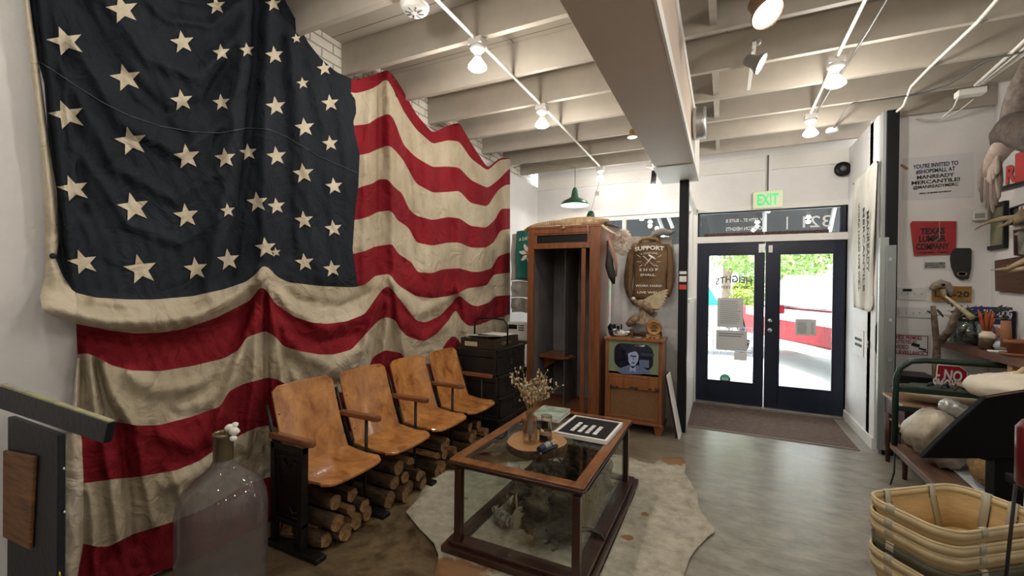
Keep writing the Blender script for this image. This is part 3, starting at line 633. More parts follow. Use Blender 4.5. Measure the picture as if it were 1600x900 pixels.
tk = onz(1172, 130, 3.08); solo(MB().box((tk.x-.012, tk.y-.5, JZ-.055), (tk.x+.012, tk.y+.22, JZ-.03)), 'lamp_track', M_white, 'short white track bar carrying the swivel spots', 'track')
h = onz(988, 215, 2.93); spot('spot_lamp', 'small golden cone lamp against the duct edge', (h.x+.02, h.y+.0, JZ), h, h+Vector((.02,-.02,-1)), 0.062, M_brass, True, 0.5)
h = onz(1019, 263, 2.78); spot('spot_lamp', 'white canister spot hugging the end of the duct', (h.x-.02, h.y+.05, JZ), h, h+Vector((-.10,.05,-.3)), 0.085, M_white_shade, True, 0.5)
h = ony(1020, 297, 5.75); t = thing('ceiling_lamp', 'flood bulb on a black neck hanging over the shop window', 'lamp', (h.x, h.y, h.z))
MB().lathe([(0,-.03),(.06,-.028),(.085,-.01),(.08,.012),(.03,.07),(.02,.075)], tuple(h), 26).build('bulb', M_bulb, t)
MB().tube([h+Vector((0,0,.07)), h+Vector((.015,0,.24))], .032, 12).build('neck', mat('dark_neck', (0.03,0.028,0.025), 0.4), t)
MB().tube([h+Vector((.015,0,.24)), (h.x+.03, h.y, JZ)], .008, 8).build('stem', M_white, t); lamp_light(t, h+Vector((0,0,-.07)), LAMP*.28)
if False: spot('spot_lamp', 'dark necked reflector lamp over the shop window', (h.x-.03, h.y, JZ), h, h+Vector((.06,.25,-.8)), 0.085, mat('dark_neck', (0.05,0.045,0.04), 0.4), True, 1.6)
# enamel pendants
def pendant(p, R, label, zt, lit=True, dark=False):
    t = thing('pendant_lamp', label, 'lamp', (p.x, p.y, p.z))
    M_en = mat('green_enamel', (0.035, 0.12, 0.075), 0.25)
    MB().lathe([(R, 0.0), (R*.99, R*.10), (R*.85, R*.28), (R*.45, R*.48), (R*.28, R*.60), (R*.20, R*1.05), (R*.10, R*1.25), (0, R*1.26)], tuple(p), 36, cap=False).build('shade', M_en, t)
    MB().lathe([(R*.985, 0.002), (R*.95, R*.09), (R*.8, R*.25), (R*.3, R*.44), (0, R*.45)], tuple(p), 36, cap=False).build('inner_shade', M_china, t)
    MB().tube([p+Vector((0,0,R*1.25)), (p.x, p.y, zt)], .004, 6).build('cord', M_cable, t)
    MB().ell((p.x, p.y, p.z+R*.30), (R*.2, R*.2, R*.18)).build('bulb', M_bulb, t)
    lamp_light(t, (p.x, p.y, p.z+R*.06), LAMP*0.35, .03)
    return t
p = ony(898, 321, 5.75); pendant(p, 0.195, 'green enamel pendant lamp with bright white inside hanging before the front wall', JZ-.02)
p0 = Vector((p.x, p.y, JZ-.02)); pipe('cord', [p0, ony(860, 255, 5.4)+Vector((0,0,-.01)), ony(822, 255, 5.0)+Vector((0,0,.0)), ony(803, 262, 4.95)], .004, M_cable, 'thin dark cord draped from the left wall to the pendant', 'cord')
p = ony(923, 342, 5.1); t = thing('hooded_lamp', 'small dark green slotted metal hood hanging just above the wardrobe', 'lamp', p)
MB().lathe([(.05,-.02),(.052,.02),(.045,.06),(.03,.09),(0,.1)], tuple(p), 16).build('hood', mat('dark_green_metal', (0.012,0.06,0.03), 0.3), t)
MB().tube([p+Vector((0,0,.09)), p+Vector((.05,.2,.5)), (-1.52, 5.5, JZ-.01)], .002, 5).build('cord', M_cable, t)
MB().cbox(ony(933, 302, 5.3), (.05,.01,.05)).build('price_card', M_white, t)
# exit sign, speaker
a = ony(1177, 300, 6.19); b = ony(1223, 323, 6.19)
ex = thing('exit_sign', 'cream sign with green EXIT letters hanging above the doors', 'sign', ((a.x+b.x)/2, 6.21, b.z))
MB().box((a.x, 6.19, b.z), (b.x, 6.235, a.z)).build('housing', mat('sign_cream', (0.72,0.78,0.55), 0.5, emit=(0.8,0.95,0.6), es=0.12), ex, bevel=.004)
text('EXIT', ((a.x+b.x)/2, 6.188, (a.z+b.z)/2), (1,0,0), (0,0,1), 0.2, width=(b.x-a.x)*.72, bold=.006).build('lettering', mat('exit_green', (0.02,0.5,0.12), 0.4, emit=(0.03,0.75,0.2), es=0.5), ex)
MB().tube([((a.x+b.x)/2, 6.21, a.z), ((a.x+b.x)/2, 6.21, JZ)], .008, 8).build('stem', M_cable, ex)
c = ony(1317, 264, 6.22); sp = thing('wall_speaker', 'round black speaker in the upper right corner above the doors', 'speaker', c)
Mx = basis(c, (1,0,0), (0,0,1)); MB(Mx).lathe([(0.075,-.05),(0.085,0),(0.075,.02),(0.04,.012),(0.0,.02)], seg=28).build('housing', M_black, sp)
MB(Mx).lathe([(0.03,.018),(0.03,.026),(0,.03)], seg=18).build('cone', mat('grey_cone', (0.12,0.12,0.12), 0.5), sp)

# ------------------------------------------------------------------ theatre seats
seats = thing('theater_seat_row', 'row of four joined folding theater seats in worn orange plywood on dark iron standards', 'seats', (-2.2, 1.66, 0))
SY = [1.665, 2.175, 2.69, 3.20, 3.71]
def rot_panel(mb, y0, y1, z0, z1, x0, x1, th, rad, bow=0.02, n=10):
    # plywood back: leans from (x0,z0) to (x1,z1), rounded top corners, slight curve
    cols = 14; F = []; Bk = []
    for i in range(n+1):
        t = i/n; z = z0+(z1-z0)*t; inset = 0
        if z > z1-rad: dz = z-(z1-rad); inset = rad - math.sqrt(max(0, rad*rad-dz*dz))
        F.append([]); Bk.append([])
        for j in range(cols+1):
            s_ = j/cols; y = y0+inset+(y1-y0-2*inset)*s_; x = x0+(x1-x0)*t - bow*math.sin(PI*s_) + 0.03*(t-0.45)**2
            F[-1].append((x, y, z)); Bk[-1].append((x-th, y, z))
    n_ = n+1; m_ = cols+1; vs = [p for r in F for p in r] + [p for r in Bk for p in r]; o = n_*m_; fs = []
    for i in range(n):
        for j in range(cols): a = i*m_+j; fs += [(a,a+1,a+m_+1,a+m_), (o+a,o+a+m_,o+a+m_+1,o+a+1)]
    for j in range(cols): fs += [(j+1,j,o+j,o+j+1), (n*m_+j,n*m_+j+1,o+n*m_+j+1,o+n*m_+j)]
    for i in range(n): fs += [(i*m_,(i+1)*m_,o+(i+1)*m_,o+i*m_), ((i+1)*m_+cols,i*m_+cols,o+i*m_+cols,o+(i+1)*m_+cols)]
    mb.add(vs, fs, False); return mb
for i in range(4):
    y0, y1 = SY[i]+0.03, SY[i+1]-0.035
    mb = rot_panel(MB(), y0, y1, 0.41, 0.895, -2.255, -2.425, .014, .045, n=16)
    bk_ = mb.build('backrest', M_seat, seats, bevel=.003)
    for yy in (y0+.012, y1-.012):
        for z in (.52, .74): sub(MB().ell((-2.245-(z-.41)*.35+.004, yy, z), (.004,.005,.005), 8, 5), 'rivet', M_iron, bk_)
    # seat: scooped plywood, the front edge waved, rear tucked to the back
    cols = 16; Tt = []; Bt = []
    for r in range(11):
        t = r/10; Tt.append([]); Bt.append([])
        for j in range(cols+1):
            s_ = j/cols; y = y0-.005+(y1-y0+.01)*s_
            x = -2.27 + t*0.335; z = .435 - .03*math.sin(PI*t*.75) - .012*math.sin(PI*s_)*(t) + .012*t
            if t > .85: z -= (t-.85)*.12
            e = min(s_, 1-s_)
            if t > .8 and e < .12: x -= (1-e/.12)**2*.05*(t-.8)/.2
            Tt[-1].append((x, y, z)); Bt[-1].append((x, y, z-.016))
    m_ = cols+1; vs = [p for q in Tt for p in q]+[p for q in Bt for p in q]; o = 11*m_; fs = []
    for r in range(10):
        for j in range(cols): a = r*m_+j; fs += [(a,a+1,a+m_+1,a+m_), (o+a,o+a+m_,o+a+m_+1,o+a+1)]
    for j in range(cols): fs += [(j,j+1,o+j+1,o+j), (10*m_+j+1,10*m_+j,o+10*m_+j,o+10*m_+j+1)]
    for r in range(10): fs += [(r*m_,o+r*m_,o+(r+1)*m_,(r+1)*m_), (r*m_+cols,(r+1)*m_+cols,o+(r+1)*m_+cols,o+r*m_+cols)]
    se = MB().add(vs, fs, False).build('seat', M_seat, seats, bevel=.003)
    sub(MB().box((-2.2, y0+.05, .385), (-2.02, y0+.075, .40)).box((-2.2, y1-.075, .385), (-2.02, y1-.05, .40)), 'hinge_bracket', M_iron, se)
for i, y in enumerate(SY):
    s_ = MB()
    if i == 0:
        s_.box((-2.345, y-.02, .03), (-2.315, y+.02, .60)).box((-2.115, y-.022, .03), (-2.08, y+.022, .60)).box((-2.32, y-.006, .16), (-2.11, y+.006, .58))
        s_.box((-2.345, y-.02, .15), (-2.08, y+.02, .175)).box((-2.345, y-.02, .565), (-2.08, y+.02, .60))
        st = s_.build('end_standard', M_iron, seats, bevel=.004)
        for z, sg in ((.50, 1), (.23, -1)):
            pts = [(-2.29, y-.009, z), (-2.25, y-.011, z+.01*sg), (-2.22, y-.011, z-.022*sg), (-2.195, y-.011, z-.022*sg), (-2.17, y-.011, z+.01*sg), (-2.13, y-.009, z)]
            sub(MB().tube(pts, .005, 6), 'relief_scroll', M_iron, st); sub(MB().tube([(-2.3, y-.009, z+.035*sg), (-2.13, y-.009, z+.035*sg)], .004, 6), 'relief_line', M_iron, st)
    else:
        s_.tube([(-2.13, y, .615), (-2.13, y, .30), (-2.14, y, .15), (-2.10, y, .03)], [.011]*4, 8)
        s_.tube([(-2.30, y, .03), (-2.26, y, .2), (-2.27, y, .42)], .013, 8)
        s_.tube([(-2.27, y, .33), (-2.14, y, .30)], .012, 8)
        st = s_.build('standard', M_iron, seats)
    sub(MB().box((-2.38, y-.035, 0), (-1.945, y+.035, .028)), 'foot', M_iron, st, bevel=.006)
    sub(MB().tube([(-2.255, y, .38), (-2.35, y, .62), (-2.415, y, .80)], [.014,.012,.01], 8), 'back_upright', M_iron, st)
    aw = MB(); outl = [(-2.37,-.022),(-2.37,.022),(-2.10,.026),(-2.045,.03),(-2.015,.02),(-2.005,0),(-2.015,-.02),(-2.045,-.03),(-2.10,-.026)]
    aw.prism([(a, y+b) for a, b in outl], .615, .65); aw.build('armrest', M_arm, seats, bevel=.009)
# ------------------------------------------------------------------ firewood under the seats
M_bark = mat('log_bark', (0.10, 0.056, 0.028), 0.85, var=0.7, vs=10, bump=0.9, bs=25, stretch=(1, 4, 4))
M_heart = mat('split_wood', (0.34, 0.19, 0.08), 0.75, var=0.6, vs=8, bump=0.5, bs=20, stretch=(1.2, 5, 5))
rr = random.Random(11)
def log(y, z, r, kind, xf, label, tilt=0.0, yaw=0.0, L=.36):
    mb = MB(); n = 12; ring = []
    if kind == 'round': ring = [(r*.97*(1+rr.uniform(-.05,.03))*math.cos(2*PI*k/n), r*.97*(1+rr.uniform(-.05,.03))*math.sin(2*PI*k/n)) for k in range(n)]
    elif kind == 'half':
        a0 = rr.uniform(0, 2*PI); ring = [(r*math.cos(a0+PI*k/7)*1.0, r*math.sin(a0+PI*k/7)) for k in range(8)] + [(r*.3*math.cos(a0+PI*1.5)*.6, r*.3*math.sin(a0+PI*1.5)*.6)]
    else:
        a0 = rr.uniform(0, 2*PI); ring = [(r*math.cos(a0+q)*k_, r*math.sin(a0+q)*k_) for q, k_ in ((0,1),(.5,1),(1.0,.95),(1.6,1),(2.9,.8),(3.9,.85),(5.0,.75),(5.7,.9))]
    lo = min(q for p, q in ring); N_ = 6; rows = []
    for i in range(N_+1):
        t = i/N_; k_ = 1+rr.uniform(-.06, .04); wy = rr.uniform(-.004,.004)
        rows.append([(-L*t + (rr.uniform(-.006,.006) if i in (0, N_) else 0), p*k_+wy, q*k_) for p, q in ring])
    m_ = len(ring); vs = [p for q in rows for p in q]; fs = [(i*m_+j, i*m_+(j+1) % m_, (i+1)*m_+(j+1) % m_, (i+1)*m_+j) for i in range(N_) for j in range(m_)]
    mb.cur = 0 if kind == 'round' else (0 if rr.random() < .4 else 1); mb.add(vs, fs, kind == 'round')
    mb.cur = 1; cap = rows[0]; cx = sum(p[1] for p in cap)/m_; cz = sum(p[2] for p in cap)/m_
    mb.add(cap+[(cap[0][0]+.002, cx, cz)], [(j, (j+1) % m_, m_) for j in range(m_)]); mb.add(rows[-1], [list(range(m_))])
    Mx = Matrix.Translation((xf, y, z)) @ Matrix.Rotation(yaw, 4, 'Z') @ Matrix.Rotation(tilt, 4, 'Y')
    mb.v = [Mx @ p for p in mb.v]; zm = min(p.z for p in mb.v)
    if zm < 0.002: mb.v = [p+Vector((0,0,.002-zm)) for p in mb.v]
    o = mb.build('firewood_log', [M_bark, M_heart], None, loc=(xf-L/2, y, max(0, zm)), bevel=.0)
    tag(o, label, 'log', 'firewood logs stacked under the theater seats'); return o
ordn = ['first', 'second', 'third', 'fourth', 'fifth']; bayn = ['nearest', 'second', 'third', 'farthest']
kd = {'round': 'round bark covered log', 'half': 'half split log', 'wedge': 'wedge split log'}
for b in range(4):
    y0, y1 = SY[b]+.045, SY[b+1]-.045; wdt = y1-y0
    base = []; nb = 4; rs = [rr.uniform(.046, .0575) for _ in range(nb)]; k_ = wdt/(2*sum(rs)); rs = [r*min(1.08, k_) for r in rs]; y = y0
    gap = (wdt-2*sum(rs))/nb
    for i, r in enumerate(rs):
        y += r; base.append((y, r, r)); y += r+gap
    layers = [base]
    for lay in (1, 2):
        prev = layers[-1]; cur = []
        for i in range(len(prev)-1):
            (ya, za, ra), (yb, zb, rb) = prev[i], prev[i+1]; r = rr.uniform(.042, .052)
            if cur: r = min(r, .051)
            # rests on both logs below
            d = math.hypot(yb-ya, zb-za); Ra, Rb = ra+r, rb+r
            if Ra+Rb <= d: continue
            a = (Ra*Ra-Rb*Rb+d*d)/(2*d); h = math.sqrt(max(0, Ra*Ra-a*a)); ux, uz = (yb-ya)/d, (zb-za)/d
            cy, cz = ya+a*ux-h*uz, za+a*uz+h*ux
            if cur and math.hypot(cy-cur[-1][0], cz-cur[-1][1]) < r+cur[-1][2]-.002: r2 = max(.02, math.hypot(cy-cur[-1][0], cz-cur[-1][1])-cur[-1][2]); r = min(r, r2)
            if cz+r < .375: cur.append((cy, cz, r))
        layers.append(cur)
    for li, lay in enumerate(layers):
        for i, (y, z, r) in enumerate(lay):
            kind = rr.choice(['round', 'wedge', 'half', 'wedge', 'wedge']); 
            xf = -1.99 - .03*li + rr.uniform(-.035, .045)
            log(y, z, r, kind, xf, '%s under the %s seat, %s row, %s from its near side' % (kd[kind], bayn[b], ['bottom', 'middle', 'top'][li], ordn[i]), L=.34)
for (px, py, r, kind, yaw, lab) in ((495, 822, .05, 'wedge', .35, 'pale chunky wedge log lying loose before the nearest seat stack'), (655, 735, .04, 'wedge', -.3, 'small wedge offcut on the floor before the second stack'),
                          (740, 715, .05, 'round', .5, 'round dark log slipped out before the third stack'), (768, 690, .045, 'wedge', .9, 'long split log leaning out toward the trunks')):
    p = onz(px, py+8, r); log(p.y, r, r, kind, p.x+.02, lab, yaw=yaw, L=.22)
# ------------------------------------------------------------------ cowhide
def hide_mat():
    m = bpy.data.materials.new('cowhide'); N, L = nodes(m); b = N['Principled BSDF']; tc = N.new('ShaderNodeTexCoord')
    n1 = N.new('ShaderNodeTexNoise'); n1.inputs['Scale'].default_value = 1.15; n1.inputs['Detail'].default_value = 7; n1.inputs['Roughness'].default_value = .62; L.new(tc.outputs['Object'], n1.inputs['Vector'])
    n2 = N.new('ShaderNodeTexNoise'); n2.inputs['Scale'].default_value = 9; n2.inputs['Detail'].default_value = 8; n2.inputs['Roughness'].default_value = .75; L.new(tc.outputs['Object'], n2.inputs['Vector'])
    cr = N.new('ShaderNodeValToRGB'); e = cr.color_ramp.elements; e[0].position = .3; e[0].color = (.25,.225,.17,1); e[1].position = .7; e[1].color = (.54,.505,.41,1); L.new(n2.outputs[0], cr.inputs[0])
    # brown hair patches: near leg corner and far tail end, plus a few small spots
    prev = cr.outputs[0]
    for (x, y, r) in ((-1.22, 1.80, .34), (-.37, 4.03, .17), (-1.13, 3.02, .085), (-.93, 2.78, .05), (-.45, 2.98, .035), (-.5, 2.66, .05), (-1.62, 2.62, .022)):
        vm = N.new('ShaderNodeVectorMath'); vm.operation = 'DISTANCE'; vm.inputs[1].default_value = (x, y, .006)
        L.new(tc.outputs['Object'], vm.inputs[0]); a = N.new('ShaderNodeMath'); a.operation = 'DIVIDE'; a.inputs[1].default_value = r; L.new(vm.outputs['Value'], a.inputs[0])
        c = N.new('ShaderNodeMath'); c.operation = 'MULTIPLY_ADD'; c.inputs[1].default_value = -1.3; c.inputs[2].default_value = 1.45; L.new(n2.outputs[0], c.inputs[0])
        d = N.new('ShaderNodeMath'); d.operation = 'SUBTRACT'; L.new(c.outputs[0], d.inputs[0]); L.new(a.outputs[0], d.inputs[1])
        s_ = N.new('ShaderNodeMath'); s_.operation = 'MULTIPLY'; s_.inputs[1].default_value = 6; s_.use_clamp = True; L.new(d.outputs[0], s_.inputs[0])
        mx = N.new('ShaderNodeMix'); mx.data_type = 'RGBA'; L.new(s_.outputs[0], mx.inputs[0]); L.new(prev, mx.inputs[6]); mx.inputs[7].default_value = (.25,.125,.055,1); prev = mx.outputs[2]
    L.new(prev, b.inputs['Base Color']); b.inputs['Roughness'].default_value = .85
    bp = N.new('ShaderNodeBump'); bp.inputs['Strength'].default_value = .5; bp.inputs['Distance'].default_value = .01; L.new(n2.outputs[0], bp.inputs['Height']); L.new(bp.outputs[0], b.inputs['Normal'])
    return m
hp = [(634,803),(648,786),(660,767),(672,752),(686,741),(690,730),(700,727),(717,731),(760,728),(830,722),(900,716),(960,712),(983,717),(1000,724),(1022,727),(1036,717),(1050,716),(1066,717),(1072,726),(1070,742),(1082,762),(1090,777),(1091,790),(1100,812),(1116,829),(1117,835),(1106,842),(1090,858),(1078,875),(1069,900)]
poly = [onz(*p) for p in hp] + [Vector((-.12,2.2,0)), Vector((-.05,1.95,0)), Vector((-.35,1.75,0)), Vector((-.6,1.9,0)), Vector((-.95,1.72,0)), Vector((-1.25,1.62,0))] + [onz(*p) for p in [(680,900),(685,872),(678,852),(655,828)]]
# smooth slightly wavy triangulated sheet
bmh = bmesh.new(); vs = [bmh.verts.new((p.x, p.y, 0)) for p in poly]; f = bmh.faces.new(vs); bmesh.ops.triangulate(bmh, faces=[f])
for _ in range(5): bmesh.ops.subdivide_edges(bmh, edges=[e for e in bmh.edges if e.calc_length() > .08], cuts=1, use_grid_fill=False); bmesh.ops.triangulate(bmh, faces=[f for f in bmh.faces if len(f.verts) > 3])
edgev = set(v for e in bmh.edges if len(e.link_faces) == 1 for v in e.verts)
def ridge(x, y, a, b_, h, wd):
    a = Vector(a[:2]); b_ = Vector(b_[:2]); p = Vector((x, y)); t = max(0, min(1, (p-a).dot(b_-a)/(b_-a).length_squared)); d = (p-a-(b_-a)*t).length; return h*math.exp(-(d/wd)**2)
r1, r2 = onz(985, 815), onz(1100, 812); r3, r4 = onz(982, 797), onz(1030, 800)
for v in bmh.verts:
    x, y = v.co.x, v.co.y; v.co.z = .006 + .002*math.sin(x*17+y*5) + .0015*math.sin(y*23) + ridge(x, y, r1, r2, .014, .02) + ridge(x, y, r3, r4, .009, .02) + (.008*abs(math.sin(x*9+y*7)) if v in edgev else 0)
    if -1.45 < x < -.55 and 2.0 < y < 3.5: v.co.z = .004
me = bpy.data.meshes.new('cowhide_rug'); bmh.to_mesh(me); bmh.free(); me.materials.append(hide_mat())
for p in me.polygons: p.use_smooth = True
rug = bpy.data.objects.new('cowhide_rug', me); C.objects.link(rug); md = rug.modifiers.new('s','SOLIDIFY'); md.thickness = .003; md.offset = -1
tag(rug, 'pale cowhide rug with brown patches spread under the glass display table', 'rug')
# ------------------------------------------------------------------ door mat
mp_ = [onz(1072,641), onz(1080,664), onz(1331,700), onz(1312,668)]
mt = MB().box((-.33, 5.12, 0.001), (1.17, 6.15, .014)); mt.cur = 1; mt.box((-.34, 5.105, .001), (1.18, 5.12, .012)).box((1.165, 5.12, .001), (1.18, 6.15, .012))
solo(mt, 'door_mat', [mat('coir_mat', (.17,.115,.09), .95, var=.5, vs=30, bump=.8, bs=90), mat('mat_edge', (.35,.32,.3), .7)], 'long brown ribbed door mat in front of the glass doors', 'mat')
# ------------------------------------------------------------------ glass display table
tb = thing('display_table', 'wood framed glass display coffee table with a taxidermy scene inside', 'table', (-1.0, 2.7, 0.006))
X0, X1, Y0, Y1, ZT = -1.40, -.605, 2.075, 3.32, .522
def mould(name, x0, x1, y0, y1, z0, z1, wd, m, parent):
    mb = MB(); prof = [(0, z0), (wd*.0, z0)]
    for a, b in (((x0,y0,z0),(x1,y0+wd,z1)),((x0,y1-wd,z0),(x1,y1,z1)),((x0,y0+wd,z0),(x0+wd,y1-wd,z1)),((x1-wd,y0+wd,z0),(x1,y1-wd,z1))): mb.box(a, b)
    return mb.build(name, m, parent, bevel=.004)
mould('top_frame', X0, X1, Y0, Y1, ZT-.012, ZT, .062, M_oak, tb)
mould('upper_moulding', X0-.008, X1+.008, Y0-.008, Y1+.008, ZT-.024, ZT-.012, .05, M_mahog, tb)
mould('lower_moulding', X0+.012, X1-.012, Y0+.012, Y1-.012, ZT-.045, ZT-.024, .04, M_mahog, tb)
MB().box((X0+.06, Y0+.06, ZT-.008), (X1-.06, Y1-.06, ZT-.003)).build('glass_top', M_glass, tb)
LX0, LX1, LY0, LY1 = -1.335, -.64, 2.085, 3.29
for x in (LX0, LX1):
    for y in (LY0, LY1): MB().cbox((x, y, (ZT-.045+.065)/2), (.042, .042, ZT-.045-.065)).build('leg', M_mahog, tb, bevel=.003)
for x in (LX0, LX1): MB().box((x-.003, LY0+.021, .07), (x+.003, LY1-.021, ZT-.045)).build('glass_panel', M_glass, tb)
for y in (LY0, LY1): MB().box((LX0+.021, y-.003, .07), (LX1-.021, y+.003, ZT-.045)).build('glass_panel', M_glass, tb)
mould('plinth', -1.42, -.565, 2.03, 3.42, .008, .045, .1, M_mahog, tb); mould('plinth_step', -1.395, -.59, 2.055, 3.39, .045, .068, .09, M_mahog, tb)
M_sand = mat('case_sand', (.42,.37,.29), .9, var=.5, vs=12, bump=.9, bs=60)
MB().box((-1.33, 2.12, .01), (-.66, 3.30, .055)).build('sand_bed', M_sand, tb)
# what lies in the case
M_drift = mat('driftwood', (.17,.125,.085), .85, var=.88, vs=9, bump=1.0, bs=22, stretch=(1,2,2))
M_fur = mat('dark_fur', (.10,.082,.065), .9, var=.8, vs=14, bump=1.0, bs=45)
M_feather = mat('grey_feather', (.34,.31,.27), .8, var=.8, vs=16, bump=.7, bs=30)
M_grass = mat('dry_grass', (.42,.30,.13), .8, var=.5, vs=20)
def lump(name, c, r, m, label, cat, seed, group=None, amp=.35, shred=0):
    q = random.Random(seed); ph = [q.uniform(0,6) for _ in range(8)]; mb = MB(); rows = []; n, s_ = 22, 30
    for i in range(n+1):
        a = PI*i/n; row = []
        for k in range(s_+1):
            b = 2*PI*k/s_; d = (math.sin(a)*math.cos(b), math.sin(a)*math.sin(b), -math.cos(a))
            f = 1 + amp*(math.sin(4*d[0]+ph[0])*math.sin(5*d[1]+ph[1])+.5*math.sin(9*d[2]+ph[2]+3*d[0])*math.sin(8*d[1]+ph[3]) + .3*math.sin(17*d[0]+ph[4])*math.sin(15*d[2]+ph[5]+9*d[1]))
            row.append((c[0]+r[0]*d[0]*f, c[1]+r[1]*d[1]*f, max(.056, c[2]+r[2]*d[2]*f)))
        rows.append(row)
    mb.grid(rows); o = solo(mb, name, m, label, cat, group=group)
    if shred:
        h = MB(); P = [Vector(p) for r_ in rows[4:] for p in r_]
        for _ in range(shred):
            p = q.choice(P); d = (p-Vector(c)).normalized(); d = (d+Vector((q.uniform(-.9,.9), q.uniform(-.9,.9), q.uniform(-.3,.9)))).normalized(); s_ = d.cross(Vector((q.uniform(-1,1), 1, .3))).normalized()*q.uniform(.002,.007); L_ = q.uniform(.02,.07)
            h.cur = q.choice([0,0,1]); h.add([p-s_, p+s_, p+d*L_*.6+s_*.7, p+d*L_], [(0,1,2,3)])
        f = sub(h, 'bark_shreds', [m, MATS['grey_feather']], o); f['kind'] = 'stuff'
    return o
lump('driftwood_stump', (-1.03, 2.60, .15), (.17,.22,.14), M_drift, 'gnarled driftwood stump in the middle of the glass table case', 'driftwood', 1, amp=.5, shred=420)
lump('driftwood_root', (-.86, 3.0, .19), (.15,.17,.19), M_drift, 'tall dark driftwood root at the far side of the case', 'driftwood', 2, amp=.5, shred=420)
lump('rock', (-1.12, 2.98, .11), (.13,.13,.08), mat('case_rock', (.15,.135,.12), .9, var=.6, vs=8, bump=1, bs=20), 'rough grey rock at the back left of the case', 'rock', 3, amp=.5)
def critter(name, c, s_, yaw, label, cat, m, tail=True):
    # small crouched taxidermy animal: body, head, ears, tail
    Mx = Matrix.Translation(c) @ Matrix.Rotation(yaw, 4, 'Z') @ Matrix.Scale(s_, 4); mb = MB(Mx); q = random.Random(int(c[0]*100))
    mb.tube([(-.5,0,.22),(-.3,0,.32),(0,0,.36),(.3,0,.33),(.48,0,.38),(.62,0,.42),(.78,0,.36),(.88,0,.31)], [.05,.19,.26,.22,.14,.14,.08,.02], 14)
    for x, y in ((-.25,.16),(-.25,-.16),(.3,.13),(.3,-.13)): mb.tube([(x,y,.3),(x+.05,y*1.2,.15),(x+.02,y*1.2,.05),(x+.14,y*1.2,.02)], [.09,.06,.035,.03], 8)
    o = solo(mb, name, m, label, cat)
    for y in (.07,-.07): sub(MB(Mx).tube([(.56,y,.5),(.55,y*1.4,.62)], [.05,.012], 7), 'ear', m, o); sub(MB(Mx).ell((.7,y*1.1,.42), (.022,.022,.022), 8, 6), 'eye', M_black, o)
    if tail: sub(MB(Mx).tube([(-.48,0,.24),(-.75,.1,.2),(-.95,.3,.12),(-.9,.5,.08)], [.07,.06,.04,.01], 9), 'tail', m, o)
    h = MB(Mx)
    for k in range(330):
        t = q.uniform(-.45,.6); a = q.uniform(-.3, PI+.3); r = .25*max(.35, 1-(t/.75)**2); p = Vector((t, math.cos(a)*r, .33+math.sin(a)*r)); d = Vector((-.8, math.cos(a)*.6, math.sin(a)*.6)).normalized()
        s1 = d.cross(Vector((0,0,1))).normalized()*.012; e = p+d*q.uniform(.06,.12); h.add([p-s1, p+s1, e], [(0,1,2)])
    f = sub(h, 'fur', m, o); f['kind'] = 'stuff'; return o
critter('taxidermy_animal', (-.80, 2.35, .052), .23, -2.2, 'dark furred taxidermy animal crouching at the front right of the case', 'taxidermy', M_fur)
critter('taxidermy_animal', (-1.19, 2.35, .052), .15, 2.6, 'small striped taxidermy animal near the front left leg of the case', 'taxidermy', mat('striped_fur', (.4,.36,.3), .9, col2=(.05,.04,.035), vs=30, stretch=(3,1,1)), False)
def grass(c, n, h, label, seed, name='dried_grass_tuft', m=M_grass, spread=.05):
    q = random.Random(seed); mb = MB()
    for _ in range(n):
        a = q.uniform(0, 2*PI); r = q.uniform(0, spread); b = Vector((c[0]+r*math.cos(a), c[1]+r*math.sin(a), c[2])); l = Vector((math.cos(a)*q.uniform(.1,.5), math.sin(a)*q.uniform(.1,.5), 1))*h*q.uniform(.6,1)
        wv = Vector((-math.sin(a), math.cos(a), 0))*.0016; mb.add([b-wv, b+wv, b+l*.6+wv*.7+Vector((0,0,0)), b+l*.6-wv*.7, b+l+Vector((math.cos(a),math.sin(a),0))*.02], [(0,1,2,3),(3,2,4)])
    return solo(mb, name, m, label, 'dried plant')
grass((-.74, 2.62, .054), 160, .28, 'golden dried grass tuft on the right side of the table case', 5)
grass((-1.22, 2.52, .054), 90, .14, 'low dried grass tuft at the left side of the table case', 6)
grass((-.95, 2.24, .054), 70, .09, 'short dried grass tuft near the front pane of the case', 7)
grass((-.95, 3.15, .054), 110, .26, 'dried grass tuft at the back of the table case', 8)
# pale animal skull leaning on the stump
Mx = Matrix.Translation((-1.10, 2.40, .10)) @ Matrix.Rotation(-1.9, 4, 'Z') @ Matrix.Rotation(.9, 4, 'Y')
sk = MB(Mx).tube([(-.07,0,.0),(-.04,0,.01),(0,0,.012),(.04,0,0),(.09,0,-.012),(.12,0,-.018)], [.012,.036,.04,.028,.017,.008], 14)
M_bone = mat('old_bone', (.46,.39,.26), .7, var=.4, vs=20)
sko = solo(sk, 'animal_skull', M_bone, 'pale narrow animal skull propped on the driftwood in the case', 'skull')
for y in (.026,-.026): sub(MB(Mx).ell((0,y,.022), (.012,.008,.010), 10, 7), 'eye_socket', M_black, sko); sub(MB(Mx).tube([(-.04,y*.7,.035),(-.10,y*1.8,.06),(-.13,y*2.4,.04)], [.008,.006,.002], 7), 'horn', M_bone, sko)
